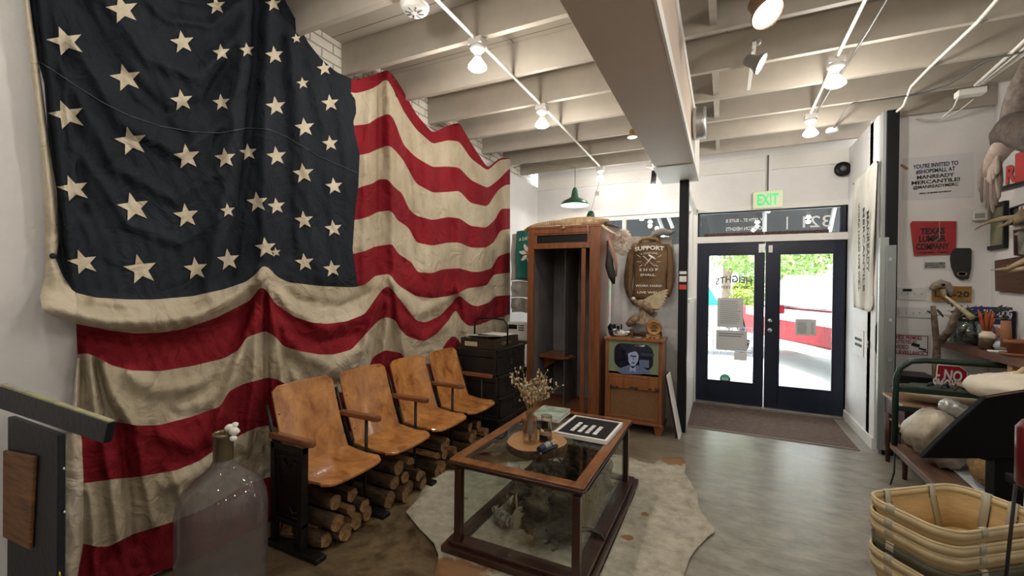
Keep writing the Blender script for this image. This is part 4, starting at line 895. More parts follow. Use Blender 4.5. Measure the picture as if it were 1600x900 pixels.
# ------------------------------------------------------------------ things on the table top
ZS = ZT
p = onz(838, 694, ZS+.02); cx, cy = p.x, p.y
slab = MB(); rows = []
q = random.Random(3); prof = [1+.035*math.sin(3*k*2*PI/48+1)+.02*math.sin(7*k*2*PI/48) for k in range(48)]
slab.cur = 1
for z, f in ((0,.97),(.004,1),(.042,1.0),(.046,.985)): rows.append([(cx+.180*prof[k % 48]*f*math.cos(2*PI*k/48), cy+.180*prof[k % 48]*f*math.sin(2*PI*k/48)*1.08, ZS+z) for k in range(49)])
slab.grid(rows); slab.cur = 0; slab.add(rows[-1][:48], [list(range(48))]); slab.add(rows[0][:48], [list(range(48))[::-1]])
def ring_mat():
    m = bpy.data.materials.new('wood_slice'); N, L = nodes(m); b = N['Principled BSDF']; tc = N.new('ShaderNodeTexCoord'); wv = N.new('ShaderNodeTexWave'); wv.wave_type = 'RINGS'; wv.rings_direction = 'Z'
    wv.inputs['Scale'].default_value = 22; wv.inputs['Distortion'].default_value = 3; wv.inputs['Detail'].default_value = 3; wv.inputs['Detail Scale'].default_value = 2; L.new(tc.outputs['Object'], wv.inputs[0])
    cr = N.new('ShaderNodeValToRGB'); e = cr.color_ramp.elements; e[0].color = (.30,.15,.055,1); e[1].color = (.46,.27,.12,1); L.new(wv.outputs[0], cr.inputs[0]); L.new(cr.outputs[0], b.inputs['Base Color']); b.inputs['Roughness'].default_value = .5; return m
solo(slab, 'wood_slice', [ring_mat(), M_bark], 'round bark edged wood slice tray on the glass table top', 'tray', base=(cx, cy, ZS))
ZW = ZS+.046
# bottle vase with dried flowers
M_thick = mat('bottle_glass', (.95,.93,.88), .02, trans=1.0, ior=1.3)
v = onz(828, 692, ZW); vz = MB().lathe([(0,.004),(.036,.004),(.040,.0),(.046,.02),(.046,.065),(.038,.11),(.027,.145),(.025,.18),(.029,.186),(.029,.196),(.024,.196),(.021,.145),(.034,.108),(.042,.065),(.042,.02),(.03,.010),(0,.010)], (v.x, v.y, ZW), 26)
solo(vz, 'glass_bottle_vase', glass_mat('vase_glass', (.90,.88,.84), .02, .5), 'small clear glass bottle vase on the wood slice', 'vase')
M_stem = mat('dried_stem', (.42,.29,.12), .8, var=.4, vs=25); M_pod = mat('dried_flower', (.62,.47,.26), .8, var=.5, vs=30); M_pale = mat('pale_flower', (.72,.64,.50), .8, var=.3, vs=30)
fl_ = MB(); q = random.Random(9); heads = MB(); pale = MB()
for i in range(34):
    a = q.uniform(0, 2*PI); s_ = q.uniform(.1,.52); h = q.uniform(.20,.36); b0 = Vector((v.x+q.uniform(-.006,.006), v.y+q.uniform(-.006,.006), ZW+.012)); nk = Vector((v.x+math.cos(a)*.014, v.y+math.sin(a)*.014, ZW+.195)); tp = nk+Vector((math.cos(a)*s_*.28+.02, math.sin(a)*s_*.28, h*.72))
    fl_.tube([b0, nk, (nk+tp)/2+Vector((0,0,.015)), tp], [.0016,.0015,.0012,.0008], 5)
    for _ in range(7):
        t = q.uniform(.3,1); pt = nk+(tp-nk)*t; e = pt+Vector((q.uniform(-.03,.03), q.uniform(-.03,.03), q.uniform(0,.035))); fl_.tube([pt, e], .0007, 4)
        r = q.uniform(.003,.0075); (heads if q.random() < .6 else pale).ell(e, (r, r, r*q.uniform(.9,1.9)), 6, 4, .2)
fo = solo(fl_, 'dried_flower_bunch', M_stem, 'bunch of dried brown and cream flowers standing in the bottle vase', 'flowers', base=(v.x, v.y, ZW+.012))
hh = sub(heads, 'seed_heads', M_pod, fo); hh['kind'] = 'stuff'; hh = sub(pale, 'pale_blossoms', M_pale, fo); hh['kind'] = 'stuff'
o_ = MB().ell((v.x+.012, v.y-.018, ZW+.255), (.021,.021,.017), 12, 8, .06); sub(o_, 'strawflower', mat('amber_flower', (.45,.22,.05), .8), fo)
M_terra = mat('terracotta', (.27,.11,.05), .8, var=.25, vs=8)
p = onz(829, 680, ZW); solo(MB().lathe([(0,0),(.036,0),(.044,.07),(.052,.07),(.054,.096),(.047,.096),(.038,.02),(0,.02)], (p.x-.035, p.y+.055, ZW+.0), 26), 'terracotta_pot', M_terra, 'terracotta pot behind the bottle vase on the wood slice', 'pot')
def candle(p, r, h, wax, label, lid=False):
    t = thing('candle_jar', label, 'candle', p)
    MB().lathe([(0,0),(r,0),(r,h),(r*.92,h),(r*.92,.006),(0,.006)], tuple(p), 24).build('jar', glass_mat('smoky_jar', (.75,.72,.66), .05, .6), t)
    MB().lathe([(0,.008),(r*.9,.008),(r*.9,h*.72),(0,h*.74)], tuple(p), 20).build('wax', wax, t)
    MB().box((p.x-r*.6, p.y-r-.001, p.z+h*.2), (p.x+r*.6, p.y-r*.75, p.z+h*.7)).build('label', M_black, t)
    MB().tube([p+Vector((0,0,h*.7)), p+Vector((.001,0,h*.86))], .001, 4).build('wick', M_black, t)
p = onz(849, 676, ZW); candle(Vector((p.x-.0, p.y+.055, ZW)), .036, .098, mat('cream_wax', (.78,.68,.48), .5), 'tall cream candle in a jar behind the amber candle')
p = onz(850, 688, ZW); candle(Vector((p.x+.01, p.y-.0, ZW)), .040, .062, mat('amber_wax', (.42,.22,.08), .4), 'squat amber candle jar with dark label between vase and matches')
# bundle of match sticks in a printed navy wrap, a thin black bottle
a = onz(842, 703, ZW+.015); b_ = onz(878, 686, ZW+.02); d = (b_-a).normalized(); sd = d.cross(Vector((0,0,1)))
bun = solo(MB().tube([a+d*.0, a+d*.012, a+d*.10, a+d*.11], [.017,.020,.022,.018], 16), 'match_bundle', mat('navy_wrap', (.012,.018,.045), .5), 'navy paper wrapped bundle of sticks lying on the wood slice', 'matches', base=tuple(a-Vector((0,0,.02))))
sub(MB().tube([a+d*.045, a+d*.095], [.0225,.0228], 16, cap=False), 'printed_band', mat('printed_band', (.55,.55,.56), .6, col2=(.05,.06,.1), vs=60), bun)
for k in range(13):
    q_ = 2*PI*k/13; o_ = sd*math.cos(q_)*.014+Vector((0,0,math.sin(q_)*.014)); sub(MB().tube([a+d*.10+o_, a+d*.158+o_*1.25], .0018, 5), 'stick', mat('pale_stick', (.62,.5,.36), .7), bun)
a2 = a+sd*.03-Vector((0,0,.006)); tu = solo(MB().tube([a2-d*.02, a2+d*.0, a2+d*.002, a2+d*.13], [.006,.006,.010,.011], 12), 'small_tube', M_black, 'thin black tube with silver cap beside the stick bundle', 'tube')
sub(MB().tube([a2-d*.024, a2-d*.02], [.0065,.007], 12), 'cap', M_steel, tu)
# magazines
mz = onz(868, 652, ZS); M_paper = mat('paper_white', (.75,.74,.71), .7)
mx_, my_ = -1.175, 3.10
for k in range(5):
    c = (mx_+.006*math.sin(k*2.1), my_+.008*math.cos(k*1.7), ZS+.008*k+.001); mb = MB(Matrix.Translation(c) @ Matrix.Rotation(.04*math.sin(k*3+1), 4, 'Z')).box((-.11,-.135,0), (.11,.135,.0075))
    mb.cur = 1; mb.box((-.11,-.135,.0075), (.11,.135,.0079))
    cov = [mat('cover_a', (.3,.32,.3), .4), mat('cover_b', (.5,.5,.48), .4), mat('cover_c', (.2,.2,.2), .4), mat('cover_d', (.6,.55,.5), .4), mat('cover_top', (.50,.60,.52), .35, col2=(.13,.18,.12), vs=7)][k]
    solo(mb, 'magazine', [M_paper, cov], ['lowest magazine of the stack at the back of the display table', 'second magazine from the bottom of the table stack', 'middle magazine of the table stack', 'second magazine from the top of the table stack', 'green toned glossy magazine topping the stack behind the candles'][k], 'magazine', group='magazines stacked on the display table')
# letter board
lb = thing('letter_board', 'black letter board in white frame with white letter strips lying on the table', 'letter board', (-.82, 2.93, ZS+.001), rz=-.03)
MB().box((-.165,-.20,.0), (.165,.20,.020)).build('backing', mat('black_felt', (.008,.008,.009), .95, bump=.4, bs=120, stretch=(1,.01,1)), lb)
fm = MB()
for a, b in (((-.18,-.215,0),(.18,-.197,.026)),((-.18,.197,0),(.18,.215,.026)),((-.18,-.197,0),(-.162,.197,.026)),((.162,-.197,0),(.18,.197,.026))): fm.box(a, b)
fm.build('frame', M_white, lb, bevel=.002); q = random.Random(4)
for r_, lst in enumerate(([.035,.03,.06,.04],[.05,.035,.045],[.03,.02,.035,.03,.02],[.05,.02,.045,.025])):
    y = -.12; x = -.085 + .052*r_
    for k, l in enumerate(lst): MB().box((x-.013, y, .020), (x+.013, y+l, .0225)).build('letter_strip', mat('letter_white', (.85,.85,.85), .5), lb); y += l+.011
cl = solo(MB().box((-1.03, 2.72, ZS+.001), (-.99, 2.76, ZS+.018)), 'white_eraser', M_white, 'tiny white block at the near left corner of the letter board', 'block', bevel=.003)
# ------------------------------------------------------------------ glass demijohn
M_demi = bpy.data.materials.new('demijohn_glass'); N, L = nodes(M_demi); b = N['Principled BSDF']
N.remove(b); out = N['Material Output']; t_ = N.new('ShaderNodeBsdfTransparent'); t_.inputs[0].default_value = (.74,.74,.73,1); g_ = N.new('ShaderNodeBsdfGlossy'); g_.inputs['Roughness'].default_value = .04
df = N.new('ShaderNodeBsdfDiffuse'); df.inputs[0].default_value = (.38,.36,.36,1); lw = N.new('ShaderNodeLayerWeight'); lw.inputs[0].default_value = .5
m1 = N.new('ShaderNodeMixShader'); m1.inputs[0].default_value = .20; L.new(t_.outputs[0], m1.inputs[1]); L.new(df.outputs[0], m1.inputs[2])
fr = N.new('ShaderNodeMath'); fr.operation = 'POWER'; fr.inputs[1].default_value = 3.5; L.new(lw.outputs['Facing'], fr.inputs[0]); fr2 = N.new('ShaderNodeMath'); fr2.operation = 'MULTIPLY_ADD'; fr2.inputs[1].default_value = .55; fr2.inputs[2].default_value = .04; L.new(fr.outputs[0], fr2.inputs[0]); m2 = N.new('ShaderNodeMixShader'); L.new(fr2.outputs[0], m2.inputs[0]); L.new(m1.outputs[0], m2.inputs[1]); L.new(g_.outputs[0], m2.inputs[2]); L.new(m2.outputs[0], out.inputs[0])
jx, jy = -2.125, 1.25
jug = thing('glass_demijohn', 'huge clear glass demijohn with a metal neck beside the end of the seat row', 'demijohn', (jx, jy, 0))
MB().lathe([(0,.03),(.12,.0),(.160,.008),(.182,.05),(.188,.14),(.188,.44),(.182,.50),(.160,.553),(.12,.595),(.08,.625),(.055,.65),(.042,.68),(.040,.70)], (jx, jy, 0), 48).build('bottle', M_demi, jug)
M_neck = mat('neck_metal', (.30,.25,.16), .35, metal=.8, var=.3)
MB().lathe([(.041,.675),(.042,.68),(.041,.785),(.046,.79),(.046,.806),(.040,.806),(.038,.80),(.037,.68)], (jx, jy, 0), 26).build('neck_collar', M_neck, jug)
cot = thing('cotton_sprig', 'white cotton sprig poking out of the demijohn neck', 'cotton', (jx, jy, .78))
MB().tube([(jx,jy,.72),(jx+.01,jy,.82),(jx+.05,jy+.01,.83)], .003, 6).build('stem', M_stem, cot)
for i, (dx, dy, dz, r) in enumerate(((.045,.0,.835,.020),(.068,.01,.82,.022),(.075,.0,.79,.016),(.055,.02,.845,.015))): MB().ell((jx+dx, jy+dy, dz), (r,r,r*.85), 12, 8, .08).build('cotton_boll', mat('cotton', (.85,.84,.8), .95, bump=.6), cot)
# ------------------------------------------------------------------ navy painted stand, left foreground
M_nav2 = mat('chipped_navy', (.010,.012,.021), .5, var=.3, vs=4, bump=.3)
M_yel = mat('yellow_chip', (.62,.60,.10), .6)
YN = .66
a = ony(183, 658, YN+.022); b = ony(103, 690, YN+.045); zt = ony(0, 612, YN).z
ns_ = thing('navy_stand', 'navy painted board stand with chipped yellow top edge in the left foreground', 'stand', (-2.25, YN+.1, 0))
xr, zr = a.x, a.z
ob = MB().prism([(-2.60, zt+.02), (xr, zr), (xr-.03, zr-.07), (-2.60, zt-.07)], YN, YN+.022, 'y'); ob.build('top_board', M_nav2, ns_, bevel=.004)
ey = MB().prism([(-2.60, zt+.0285), (xr-.005, zr+.004), (xr-.005, zr-.003), (-2.60, zt+.0165)], YN+.003, YN+.019, 'y'); ey.build('yellow_edge', mat('worn_yellow_edge', (.50,.50,.20), .6, col2=(.32,.31,.28), vs=14), ns_)
MB().box((-2.60, YN+.023, .0), (b.x, YN+.045, b.z+.03)).build('side_panel', M_nav2, ns_, bevel=.003)
wb0, wb1 = ony(60, 712, YN+.022), ony(52, 857, YN+.022)
pw = MB().prism([(-2.60, wb0.z-.03), (wb0.x, wb0.z), (wb1.x, wb1.z), (-2.60, wb1.z-.02)], YN+.010, YN+.022, 'y')
solo(pw, 'wooden_board', wood('rough_board', (.36,.17,.065), (.10,.04,.015), .6, 4, (1,1,10), 0, .8), 'rough brown wooden board fixed on the navy stand', 'board', bevel=.004)
for (px, py, r) in ((46, 887, .012), (93, 897, .009)):
    c = ony(px, py, YN+.03); MB(basis(c, (1,0,0), (0,0,1))).lathe([(r,-.001),(r*.9,.002)], seg=7).build('paint_chip', M_yel, ns_)
for (px, py) in ((100,732),(101,800),(60,682),(58,832)):
    c = ony(px, py, YN+.03); MB(basis(c, (1,0,0), (0,0,1))).lathe([(.006,-.001),(.004,.002)], seg=6).build('paint_chip', M_paper, ns_)
# ------------------------------------------------------------------ stack of old black trunks
M_trunk = mat('trunk_black', (.020,.019,.018), .45, var=.5, vs=9, bump=.5, bs=14)
M_tedge = mat('trunk_edge', (.045,.042,.038), .4, metal=.4, var=.4)
M_handle = mat('trunk_handle', (.06,.055,.05), .35, metal=.7)
tz = [0, .19, .39, .60, .865]
tl = ['lowest black trunk standing on the floor behind the last seat', 'second black trunk from the floor in the stack', 'third black trunk, below the one carrying the basket', 'topmost black trunk with brass loop latch, carrying the basket']
for k in range(4):
    z0, z1 = tz[k]+.002, tz[k+1]; x1 = -2.035+.03*(3-k)*.9; y0 = 3.835 - .012*(3-k); x0 = -2.50; y1 = 4.50+.01*k
    t = thing('old_trunk', tl[k], 'trunk', ((x0+x1)/2, (y0+y1)/2, z0), group='stack of black trunks')
    h = z1-z0; MB().box((x0, y0, z0), (x1, y1, z0+h*.68)).build('body', M_trunk, t, bevel=.006)
    MB().box((x0-.004, y0-.004, z0+h*.69), (x1+.004, y1+.004, z1-.002)).build('lid', M_trunk, t, bevel=.01)
    ed = MB()
    for zz in (z0+.012, z1-.014): ed.box((x0-.006, y0-.008, zz-.008), (x1+.008, y0-.002, zz+.008)).box((x1+.002, y0-.008, zz-.008), (x1+.008, y1, zz+.008))
    ed.box((x1-.02, y0-.007, z0), (x1+.008, y0-.003, z1)).box((x1+.003, y0-.007, z0), (x1+.008, y0+.02, z1)); ed.build('metal_edging', M_tedge, t)
    yc = (y0+y1)/2-.03
    MB().box((x1, yc-.02, z0+h*.5), (x1+.01, yc+.02, z0+h*.85)).build('lock_plate', M_handle, t, bevel=.002)
    q = [(x1+.012, yc+.02*math.cos(u_), z0+h*.42+.028*math.sin(u_)) for u_ in [i*PI/8 for i in range(16)]]; MB().tube(q, .0035, 6, closed=True).build('loop_latch', M_handle, t)
    for dy in (-.14, .16): MB().box((x1, yc+dy-.012, z0+h*.45), (x1+.008, yc+dy+.012, z0+h*.8)).build('hasp', M_handle, t, bevel=.002)
# metal handled basket with prints
bt = thing('handled_crate', 'low dark crate with a tall arched handle on top of the trunks', 'crate', (-2.22, 4.12, .867))
zb = .867; bx0, bx1, by0, by1, bh = -2.46, -2.06, 3.84, 4.40, .105
cr_ = MB().box((bx0, by0, zb), (bx1, by0+.012, zb+bh)).box((bx0, by1-.012, zb), (bx1, by1, zb+bh)).box((bx0, by0, zb), (bx0+.012, by1, zb+bh)).box((bx1-.012, by0, zb), (bx1, by1, zb+bh)).box((bx0, by0, zb), (bx1, by1, zb+.01))
cr_.build('body', mat('dark_crate', (.035,.028,.018), .5, var=.4), bt, bevel=.003)
yc = (by0+by1)/2; hd = [(bx0+.0, yc, zb+.02), (bx0+.0, yc, zb+.23), (bx0+.04, yc, zb+.285), ((bx0+bx1)/2, yc, zb+.30), (bx1-.04, yc, zb+.285), (bx1+.006, yc, zb+.23), (bx1+.006, yc, zb+.02)]
MB().tube(hd, .010, 8).build('handle', M_black, bt)
MB().box((bx0+.05, by0-.003, zb+.025), (bx0+.2, by0, zb+.07)).build('paper_label', mat('cream_label', (.55,.48,.33), .8), bt)
text('GRAND', (bx1+.002, yc-.02, zb+.05), (0,1,0), (0,0,1), .05, width=.22).build('lettering', mat('dull_gold', (.16,.12,.06), .6), bt)
pr = MB(Matrix.Translation((-2.24, 3.98, zb+.118)) @ Matrix.Rotation(.25, 4, 'Z') @ Matrix.Rotation(-.12, 4, 'X')).box((-.16,-.12,0), (.16,.12,.003))
po_ = solo(pr, 'printed_sheet', M_paper, 'white sheet with a round brown portrait lying in the crate', 'print')
sub(MB(Matrix.Translation((-2.24, 3.98, zb+.1215)) @ Matrix.Rotation(.25, 4, 'Z') @ Matrix.Rotation(-.12, 4, 'X')).lathe([(.07,0),(.07,.001)], seg=24, sx=1, sy=.85), 'oval_picture', mat('sepia_oval', (.30,.17,.08), .6, col2=(.04,.03,.025), vs=25), po_)
pr = MB(Matrix.Translation((-2.24, 4.26, zb+.112)) @ Matrix.Rotation(-.1, 4, 'Z')).box((-.15,-.12,0), (.15,.12,.004)); solo(pr, 'printed_sheet', M_paper, 'plain white papers at the far end of the crate', 'print')
pr = MB(Matrix.Translation((-2.36, 3.95, zb+.085)) @ Matrix.Rotation(.5, 4, 'Y')).box((-.05,-.09,0), (.05,.09,.02)); solo(pr, 'paper_bundle', mat('bundle_paper', (.5,.5,.47), .8, col2=(.15,.14,.12), vs=30), 'crumpled paper bundle at the near corner of the crate', 'papers')
# ------------------------------------------------------------------ things hung by the left wall behind the wardrobe
M_linen = mat('grey_linen', (.52,.50,.46), .9, var=.25, vs=5, bump=.6, bs=25)
def soft_sheet(x0, x1, z0, z1, y, amp, folds, th, ph=0.0, seedz=0.0):
    n, m_ = 26, 22; mb = MB(); F = []
    for i in range(m_+1):
        t = i/m_; r = []
        for j in range(n+1):
            s_ = j/n; r.append((x0+(x1-x0)*s_+.006*math.sin(9*t+ph), y+amp*math.sin(folds*PI*s_+ph+1.3*t)+.5*amp*math.sin(7*t+3*s_), z0+(z1-z0)*t+.008*math.sin(5*s_+seedz)))
        F.append(r)
    mb.grid(F); return mb
a = ony(800, 366, 5.2); b = ony(828, 436, 5.2)
solo(soft_sheet(-2.555, -2.28, b.z-.02, a.z, 5.2, .02, 3, .0), 'linen_bag', M_linen, 'pale grey linen sack hanging left of the wardrobe behind a green flower bag', 'bag', solid=.012)
a = ony(802, 362, 5.14); b = ony(830, 432, 5.14)
gb = solo(soft_sheet(ony(806, 400, 5.13).x, -2.20, ony(825,436,5.14).z, a.z, 5.13, .008, 2, .0), 'flower_bag', mat('teal_bag', (.02,.17,.13), .7), 'teal tote bag with a big white flower and orange centre', 'bag', solid=.006)
c = ony(826, 396, 5.10); M_petal = mat('petal_white', (.75,.75,.70), .8)
for k in range(7):
    q_ = 2*PI*k/7+.3; d = Vector((math.cos(q_), 0, math.sin(q_))); e = Vector((-d.z, 0, d.x)); mb = MB().add([c+d*.02, c+d*.07+e*.028, c+d*.13+e*.012, c+d*.135-e*.012, c+d*.07-e*.028], [(0,1,2,3,4)]); sub(mb, 'petal', M_petal, gb, solid=.003)
sub(MB(basis(c+Vector((0,-.005,0)), (1,0,0), (0,0,1))).lathe([(.032,0),(.025,.012),(0,.016)], seg=18), 'flower_centre', mat('orange_centre', (.65,.20,.03), .7), gb)
sub(text('A DAY', ony(819, 373, 5.105), (1,.0,.1), (0,0,1), .06, width=.15, bold=.001), 'lettering', M_petal, gb)
a = ony(797, 464, 5.22); b = ony(829, 487, 5.22)
for k, (y0p, y1p, lb_, m) in enumerate(((440, 465, 'limp grey cloth hanging under the linen sack', M_linen), (466, 489, 'pale fabric roll on the ledge behind the crate', mat('crumpled_paper', (.5,.47,.43), .8, col2=(.22,.2,.19), vs=10, bump=.8, bs=12)))):
    a = ony(799, y0p, 5.25); b = ony(829, y1p, 5.25); solo(soft_sheet(a.x, -2.2, b.z, a.z, 5.25, .015, 4+k, 0, k), 'hanging_cloth', m, lb_, 'cloth', solid=.02)
rd = thing('white_radio', 'white boxy radio with dark display on a stand behind the trunks', 'radio', (-2.4, 5.2, .98)); a = ony(793, 503, 5.1); b = ony(826, 533, 5.1)
MB().box((a.x, 5.1, b.z), (-2.15, 5.3, a.z)).build('case', M_white, rd, bevel=.01)
MB().box((a.x+.02, 5.094, (a.z+b.z)/2+.03), (a.x+.14, 5.101, a.z-.03)).build('display', M_black, rd)
for k in range(3): MB().box((a.x+.16, 5.094, a.z-.045-.03*k), (a.x+.24, 5.101, a.z-.03-.03*k)).build('button', M_cable, rd)
shz = b.z; rk = solo(MB().box((-2.55, 5.0, shz-.025), (-2.12, 5.4, shz-.001)).box((-2.53, 5.02, 0), (-2.50, 5.05, shz-.025)).box((-2.53, 5.35, 0), (-2.50, 5.38, shz-.025)).box((-2.16, 5.02, 0), (-2.13, 5.05, shz-.025)).box((-2.16, 5.35, 0), (-2.13, 5.38, shz-.025)), 'side_stand', M_trunk, 'dark stand under the white radio in the corner', 'stand')
# ------------------------------------------------------------------ wardrobe
wd = thing('open_wardrobe', 'tall brown wooden wardrobe cabinet with its front open and dark inside', 'wardrobe', (-1.6, 4.95, 0))
cx0, cx1, cy0, cy1, ch = -2.035, -1.185, 4.60, 5.38, 2.165
MB().box((cx0, cy0, 0), (cx0+.03, cy1, ch)).build('side_panel', M_cab, wd, bevel=.003)
MB().box((cx1-.03, cy0, 0), (cx1, cy1, ch)).build('side_panel', M_cab, wd, bevel=.003)
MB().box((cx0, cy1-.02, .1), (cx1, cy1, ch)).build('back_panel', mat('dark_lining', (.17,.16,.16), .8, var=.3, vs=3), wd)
MB().box((cx0-.015, cy0-.02, ch), (cx1+.015, cy1+.01, ch+.03)).build('top_board', M_cab, wd, bevel=.006)
MB().box((cx0+.03, cy0+.02, .08), (cx1-.03, cy1-.02, .11)).build('floor_board', M_cab, wd)
MB().box((cx0+.031, cy0+.06, .11), (cx0+.036, cy1-.02, ch-.05)).build('inner_lining', MATS['dark_lining'], wd)
lb_ = MB().box((cx0+.36, cy0+.25, .11), (cx0+.366, cy1-.02, ch-.2)); lb_.build('divider', MATS['dark_lining'], wd)
fz = MB().box((cx0, cy0-.018, 0), (cx0+.075, cy0+.012, ch)); fz.build('stile', M_cab, wd, bevel=.004)
fz = MB().box((cx1-.12, cy0-.018, 0), (cx1, cy0+.012, ch)); fz.build('stile', M_cab, wd, bevel=.004)
fz = MB().box((cx1-.215, cy0-.008, .1), (cx1-.165, cy0+.014, ch-.22)); fz.build('inner_stile', M_cab, wd, bevel=.004)
fz = MB().box((cx0+.075, cy0-.018, ch-.055), (cx1-.12, cy0+.012, ch)); fz.build('rail', M_cab, wd, bevel=.004)
MB().box((cx0+.075, cy0-.018, ch-.225), (cx1-.12, cy0+.012, ch-.175)).build('rail', M_cab, wd, bevel=.004)
MB().box((cx0+.075, cy0-.018, 0), (cx1-.12, cy0+.012, .12)).build('rail', M_cab, wd, bevel=.004)
fz = MB().box((cx0+.075, cy0+.004, ch-.175), (cx1-.12, cy0+.01, ch-.055)); fz.build('vent_slot', M_black, wd)
mb = MB()
for a, b in (((cx0+.075, cy0-.012, ch-.175), (cx0+.105, cy0+.006, ch-.055)), ((cx1-.15, cy0-.012, ch-.175), (cx1-.12, cy0+.006, ch-.055)), ((cx0+.10, cy0-.012, ch-.072), (cx1-.14, cy0+.006, ch-.055)), ((cx0+.10, cy0-.012, ch-.175), (cx1-.14, cy0+.006, ch-.16))): mb.box(a, b)
mb.build('vent_frame', M_cab, wd, bevel=.003)
for z in (.5, .75, 1.05, 1.35, 1.65): MB().ell((cx1-.19, cy0-.010, z), (.004,.003,.004), 8, 5).build('screw', M_brass, wd)
MB().prism([(cx0+.04, 4.85), (cx0+.33, 4.80), (cx0+.42, 4.86), (cx0+.46, 4.98), (cx0+.36, 5.08), (cx0+.36, 5.35), (cx0+.04, 5.35)], .66, .685).build('inner_shelf', M_cab, wd, bevel=.004)
MB().prism([(cx0+.05, .66), (cx0+.30, .66), (cx0+.05, .50)], 5.0, 5.02, 'y').build('shelf_bracket', M_cab, wd)
pipe('cable', [(cx1-.24, 5.3, 1.25), (cx1-.27, 5.28, 1.0), (cx1-.25, 5.27, .85), (cx1-.22, 5.28, 1.1), (cx1-.20, 5.29, 1.18)], .004, mat('light_cable', (.3,.3,.3), .5), 'loose looped cable hanging inside the wardrobe', 'cable')
# ringed tail reptile on top
M_rep = mat('dried_hide', (.56,.42,.24), .7, col2=(.26,.16,.08), vs=12, bump=.8, bs=40)
rt = thing('taxidermy_armadillo_gator', 'long dried reptile with ringed tail and pointed dark snout stretched over the wardrobe top', 'taxidermy', (-1.6, 4.66, 2.195)); rt.name = 'taxidermy_reptile'
pts = [ony(820,361,4.62), ony(828,356,4.62), ony(840,352,4.64), ony(858,349,4.66), ony(875,348,4.68), ony(888,347,4.7), ony(905,346.5,4.7), ony(920,346,4.7), ony(935,347,4.7), ony(944,349,4.66), ony(950,351,4.64)]
pts = [Vector((p.x, p.y, max(p.z, 2.20+.022))) if i > 2 else p for i, p in enumerate(pts)]
rd_ = [.016,.022,.024,.027,.030,.045,.052,.054,.050,.036,.028]
MB().tube(pts, rd_, 16).build('body', M_rep, rt)
for i in range(26):
    t = .02+i*.155/4; k = t*10*.43; i0 = min(int(k), 9); f = k-i0; p = pts[i0]*(1-f)+pts[i0+1]*f; r = rd_[i0]*(1-f)+rd_[i0+1]*f; d = (pts[i0+1]-pts[i0]).normalized()
    if i < 22: MB().tube([p-d*.004, p+d*.004], [r+.002, r+.002], 14).build('tail_ring', mat('tail_ring', (.30,.19,.10), .7), rt)
hpnts = [ony(946,349,4.64), ony(951,349,4.62), ony(957,351,4.60), ony(963,354,4.58), ony(969,356,4.57)]
MB().tube(hpnts, [.026,.030,.022,.012,.005], 12).build('head', mat('dark_head', (.16,.13,.12), .6, col2=(.03,.025,.03), vs=20), rt)
MB().tube([ony(940,352,4.6), ony(948,358,4.57), ony(956,363,4.55), ony(962,366,4.54)], [.018,.016,.010,.004], 8).build('claw', mat('pale_horn', (.55,.43,.26), .5), rt)
MB().tube([ony(878,352,4.57), ony(882,356,4.56), ony(875,357,4.55)], [.02,.012,.006], 8).build('foreleg', M_rep, rt)
MB().tube([ony(918,352,4.575), ony(919,362,4.57), ony(918,370,4.57)], [.006,.004,.003], 6).build('hanging_thong', M_rep, rt)
solo(MB().box((cx0+.05, 4.62, 2.196), (cx0+.62, 4.70, 2.203)), 'paper_strip', M_paper, 'thin white paper strip under the reptile tail on the wardrobe', 'paper')
# shaggy pelt and dark hanging leather at the wardrobe corner
def shaggy(c, r, n, L_, m, name, label, cat, seed, down=.5):
    q = random.Random(seed); core = MB().ell(c, r, 18, 12, .04); o = solo(core, name, m, label, cat); h = MB()
    for _ in range(n):
        a = q.uniform(0, 2*PI); b = math.acos(q.uniform(-1,1)); d = Vector((math.sin(b)*math.cos(a), math.sin(b)*math.sin(a), math.cos(b))); p = Vector((c[0]+r[0]*d.x, c[1]+r[1]*d.y, c[2]+r[2]*d.z)); g = (d+Vector((q.uniform(-.4,.4), q.uniform(-.4,.4), -down))).normalized()
        s_ = g.cross(Vector((q.uniform(-1,1), 1, .3))).normalized()*.005; e = p+g*L_*q.uniform(.5,1); h.add([p-s_, p+s_, (p+e)/2+s_*.6+Vector((0,0,.004)), e], [(0,1,2),(0,2,3)])
    f = sub(h, 'hair', m, o); f['kind'] = 'stuff'; return o
M_pelt = mat('white_pelt', (.85,.78,.70), .95, col2=(.62,.52,.44), vs=12)
c = ony(972, 378, 4.66); shaggy(tuple(c), (.062,.05,.10), 1500, .06, M_pelt, 'shaggy_pelt', 'shaggy cream fur pelt hanging off the wardrobe corner above the black leather', 'pelt', 3)
def blob(pts, rad, seg=14, flat=.45):
    mb = MB().tube(pts, rad, seg); cy_ = sum(p.y for p in mb.v)/len(mb.v)
    for p in mb.v: p.y = cy_+(p.y-cy_)*flat
    return mb
q = [ony(951,376,4.63), ony(953,395,4.62), ony(952,415,4.61), ony(956,432,4.60), ony(959,444,4.60)]
solo(blob(q, [.02,.035,.045,.04,.012]), 'leather_gloves', mat('black_leather', (.018,.015,.015), .45), 'black leather piece hanging at the wardrobe corner under the fur pelt', 'leather')
q = [ony(951,372,4.58), ony(955,388,4.57), ony(960,402,4.57), ony(963,415,4.58), ony(963,432,4.60)]
solo(blob(q, [.008,.022,.022,.018,.008]), 'leather_strap', mat('tan_leather', (.30,.17,.12), .6), 'tan leather flap over the black leather at the wardrobe corner', 'leather')
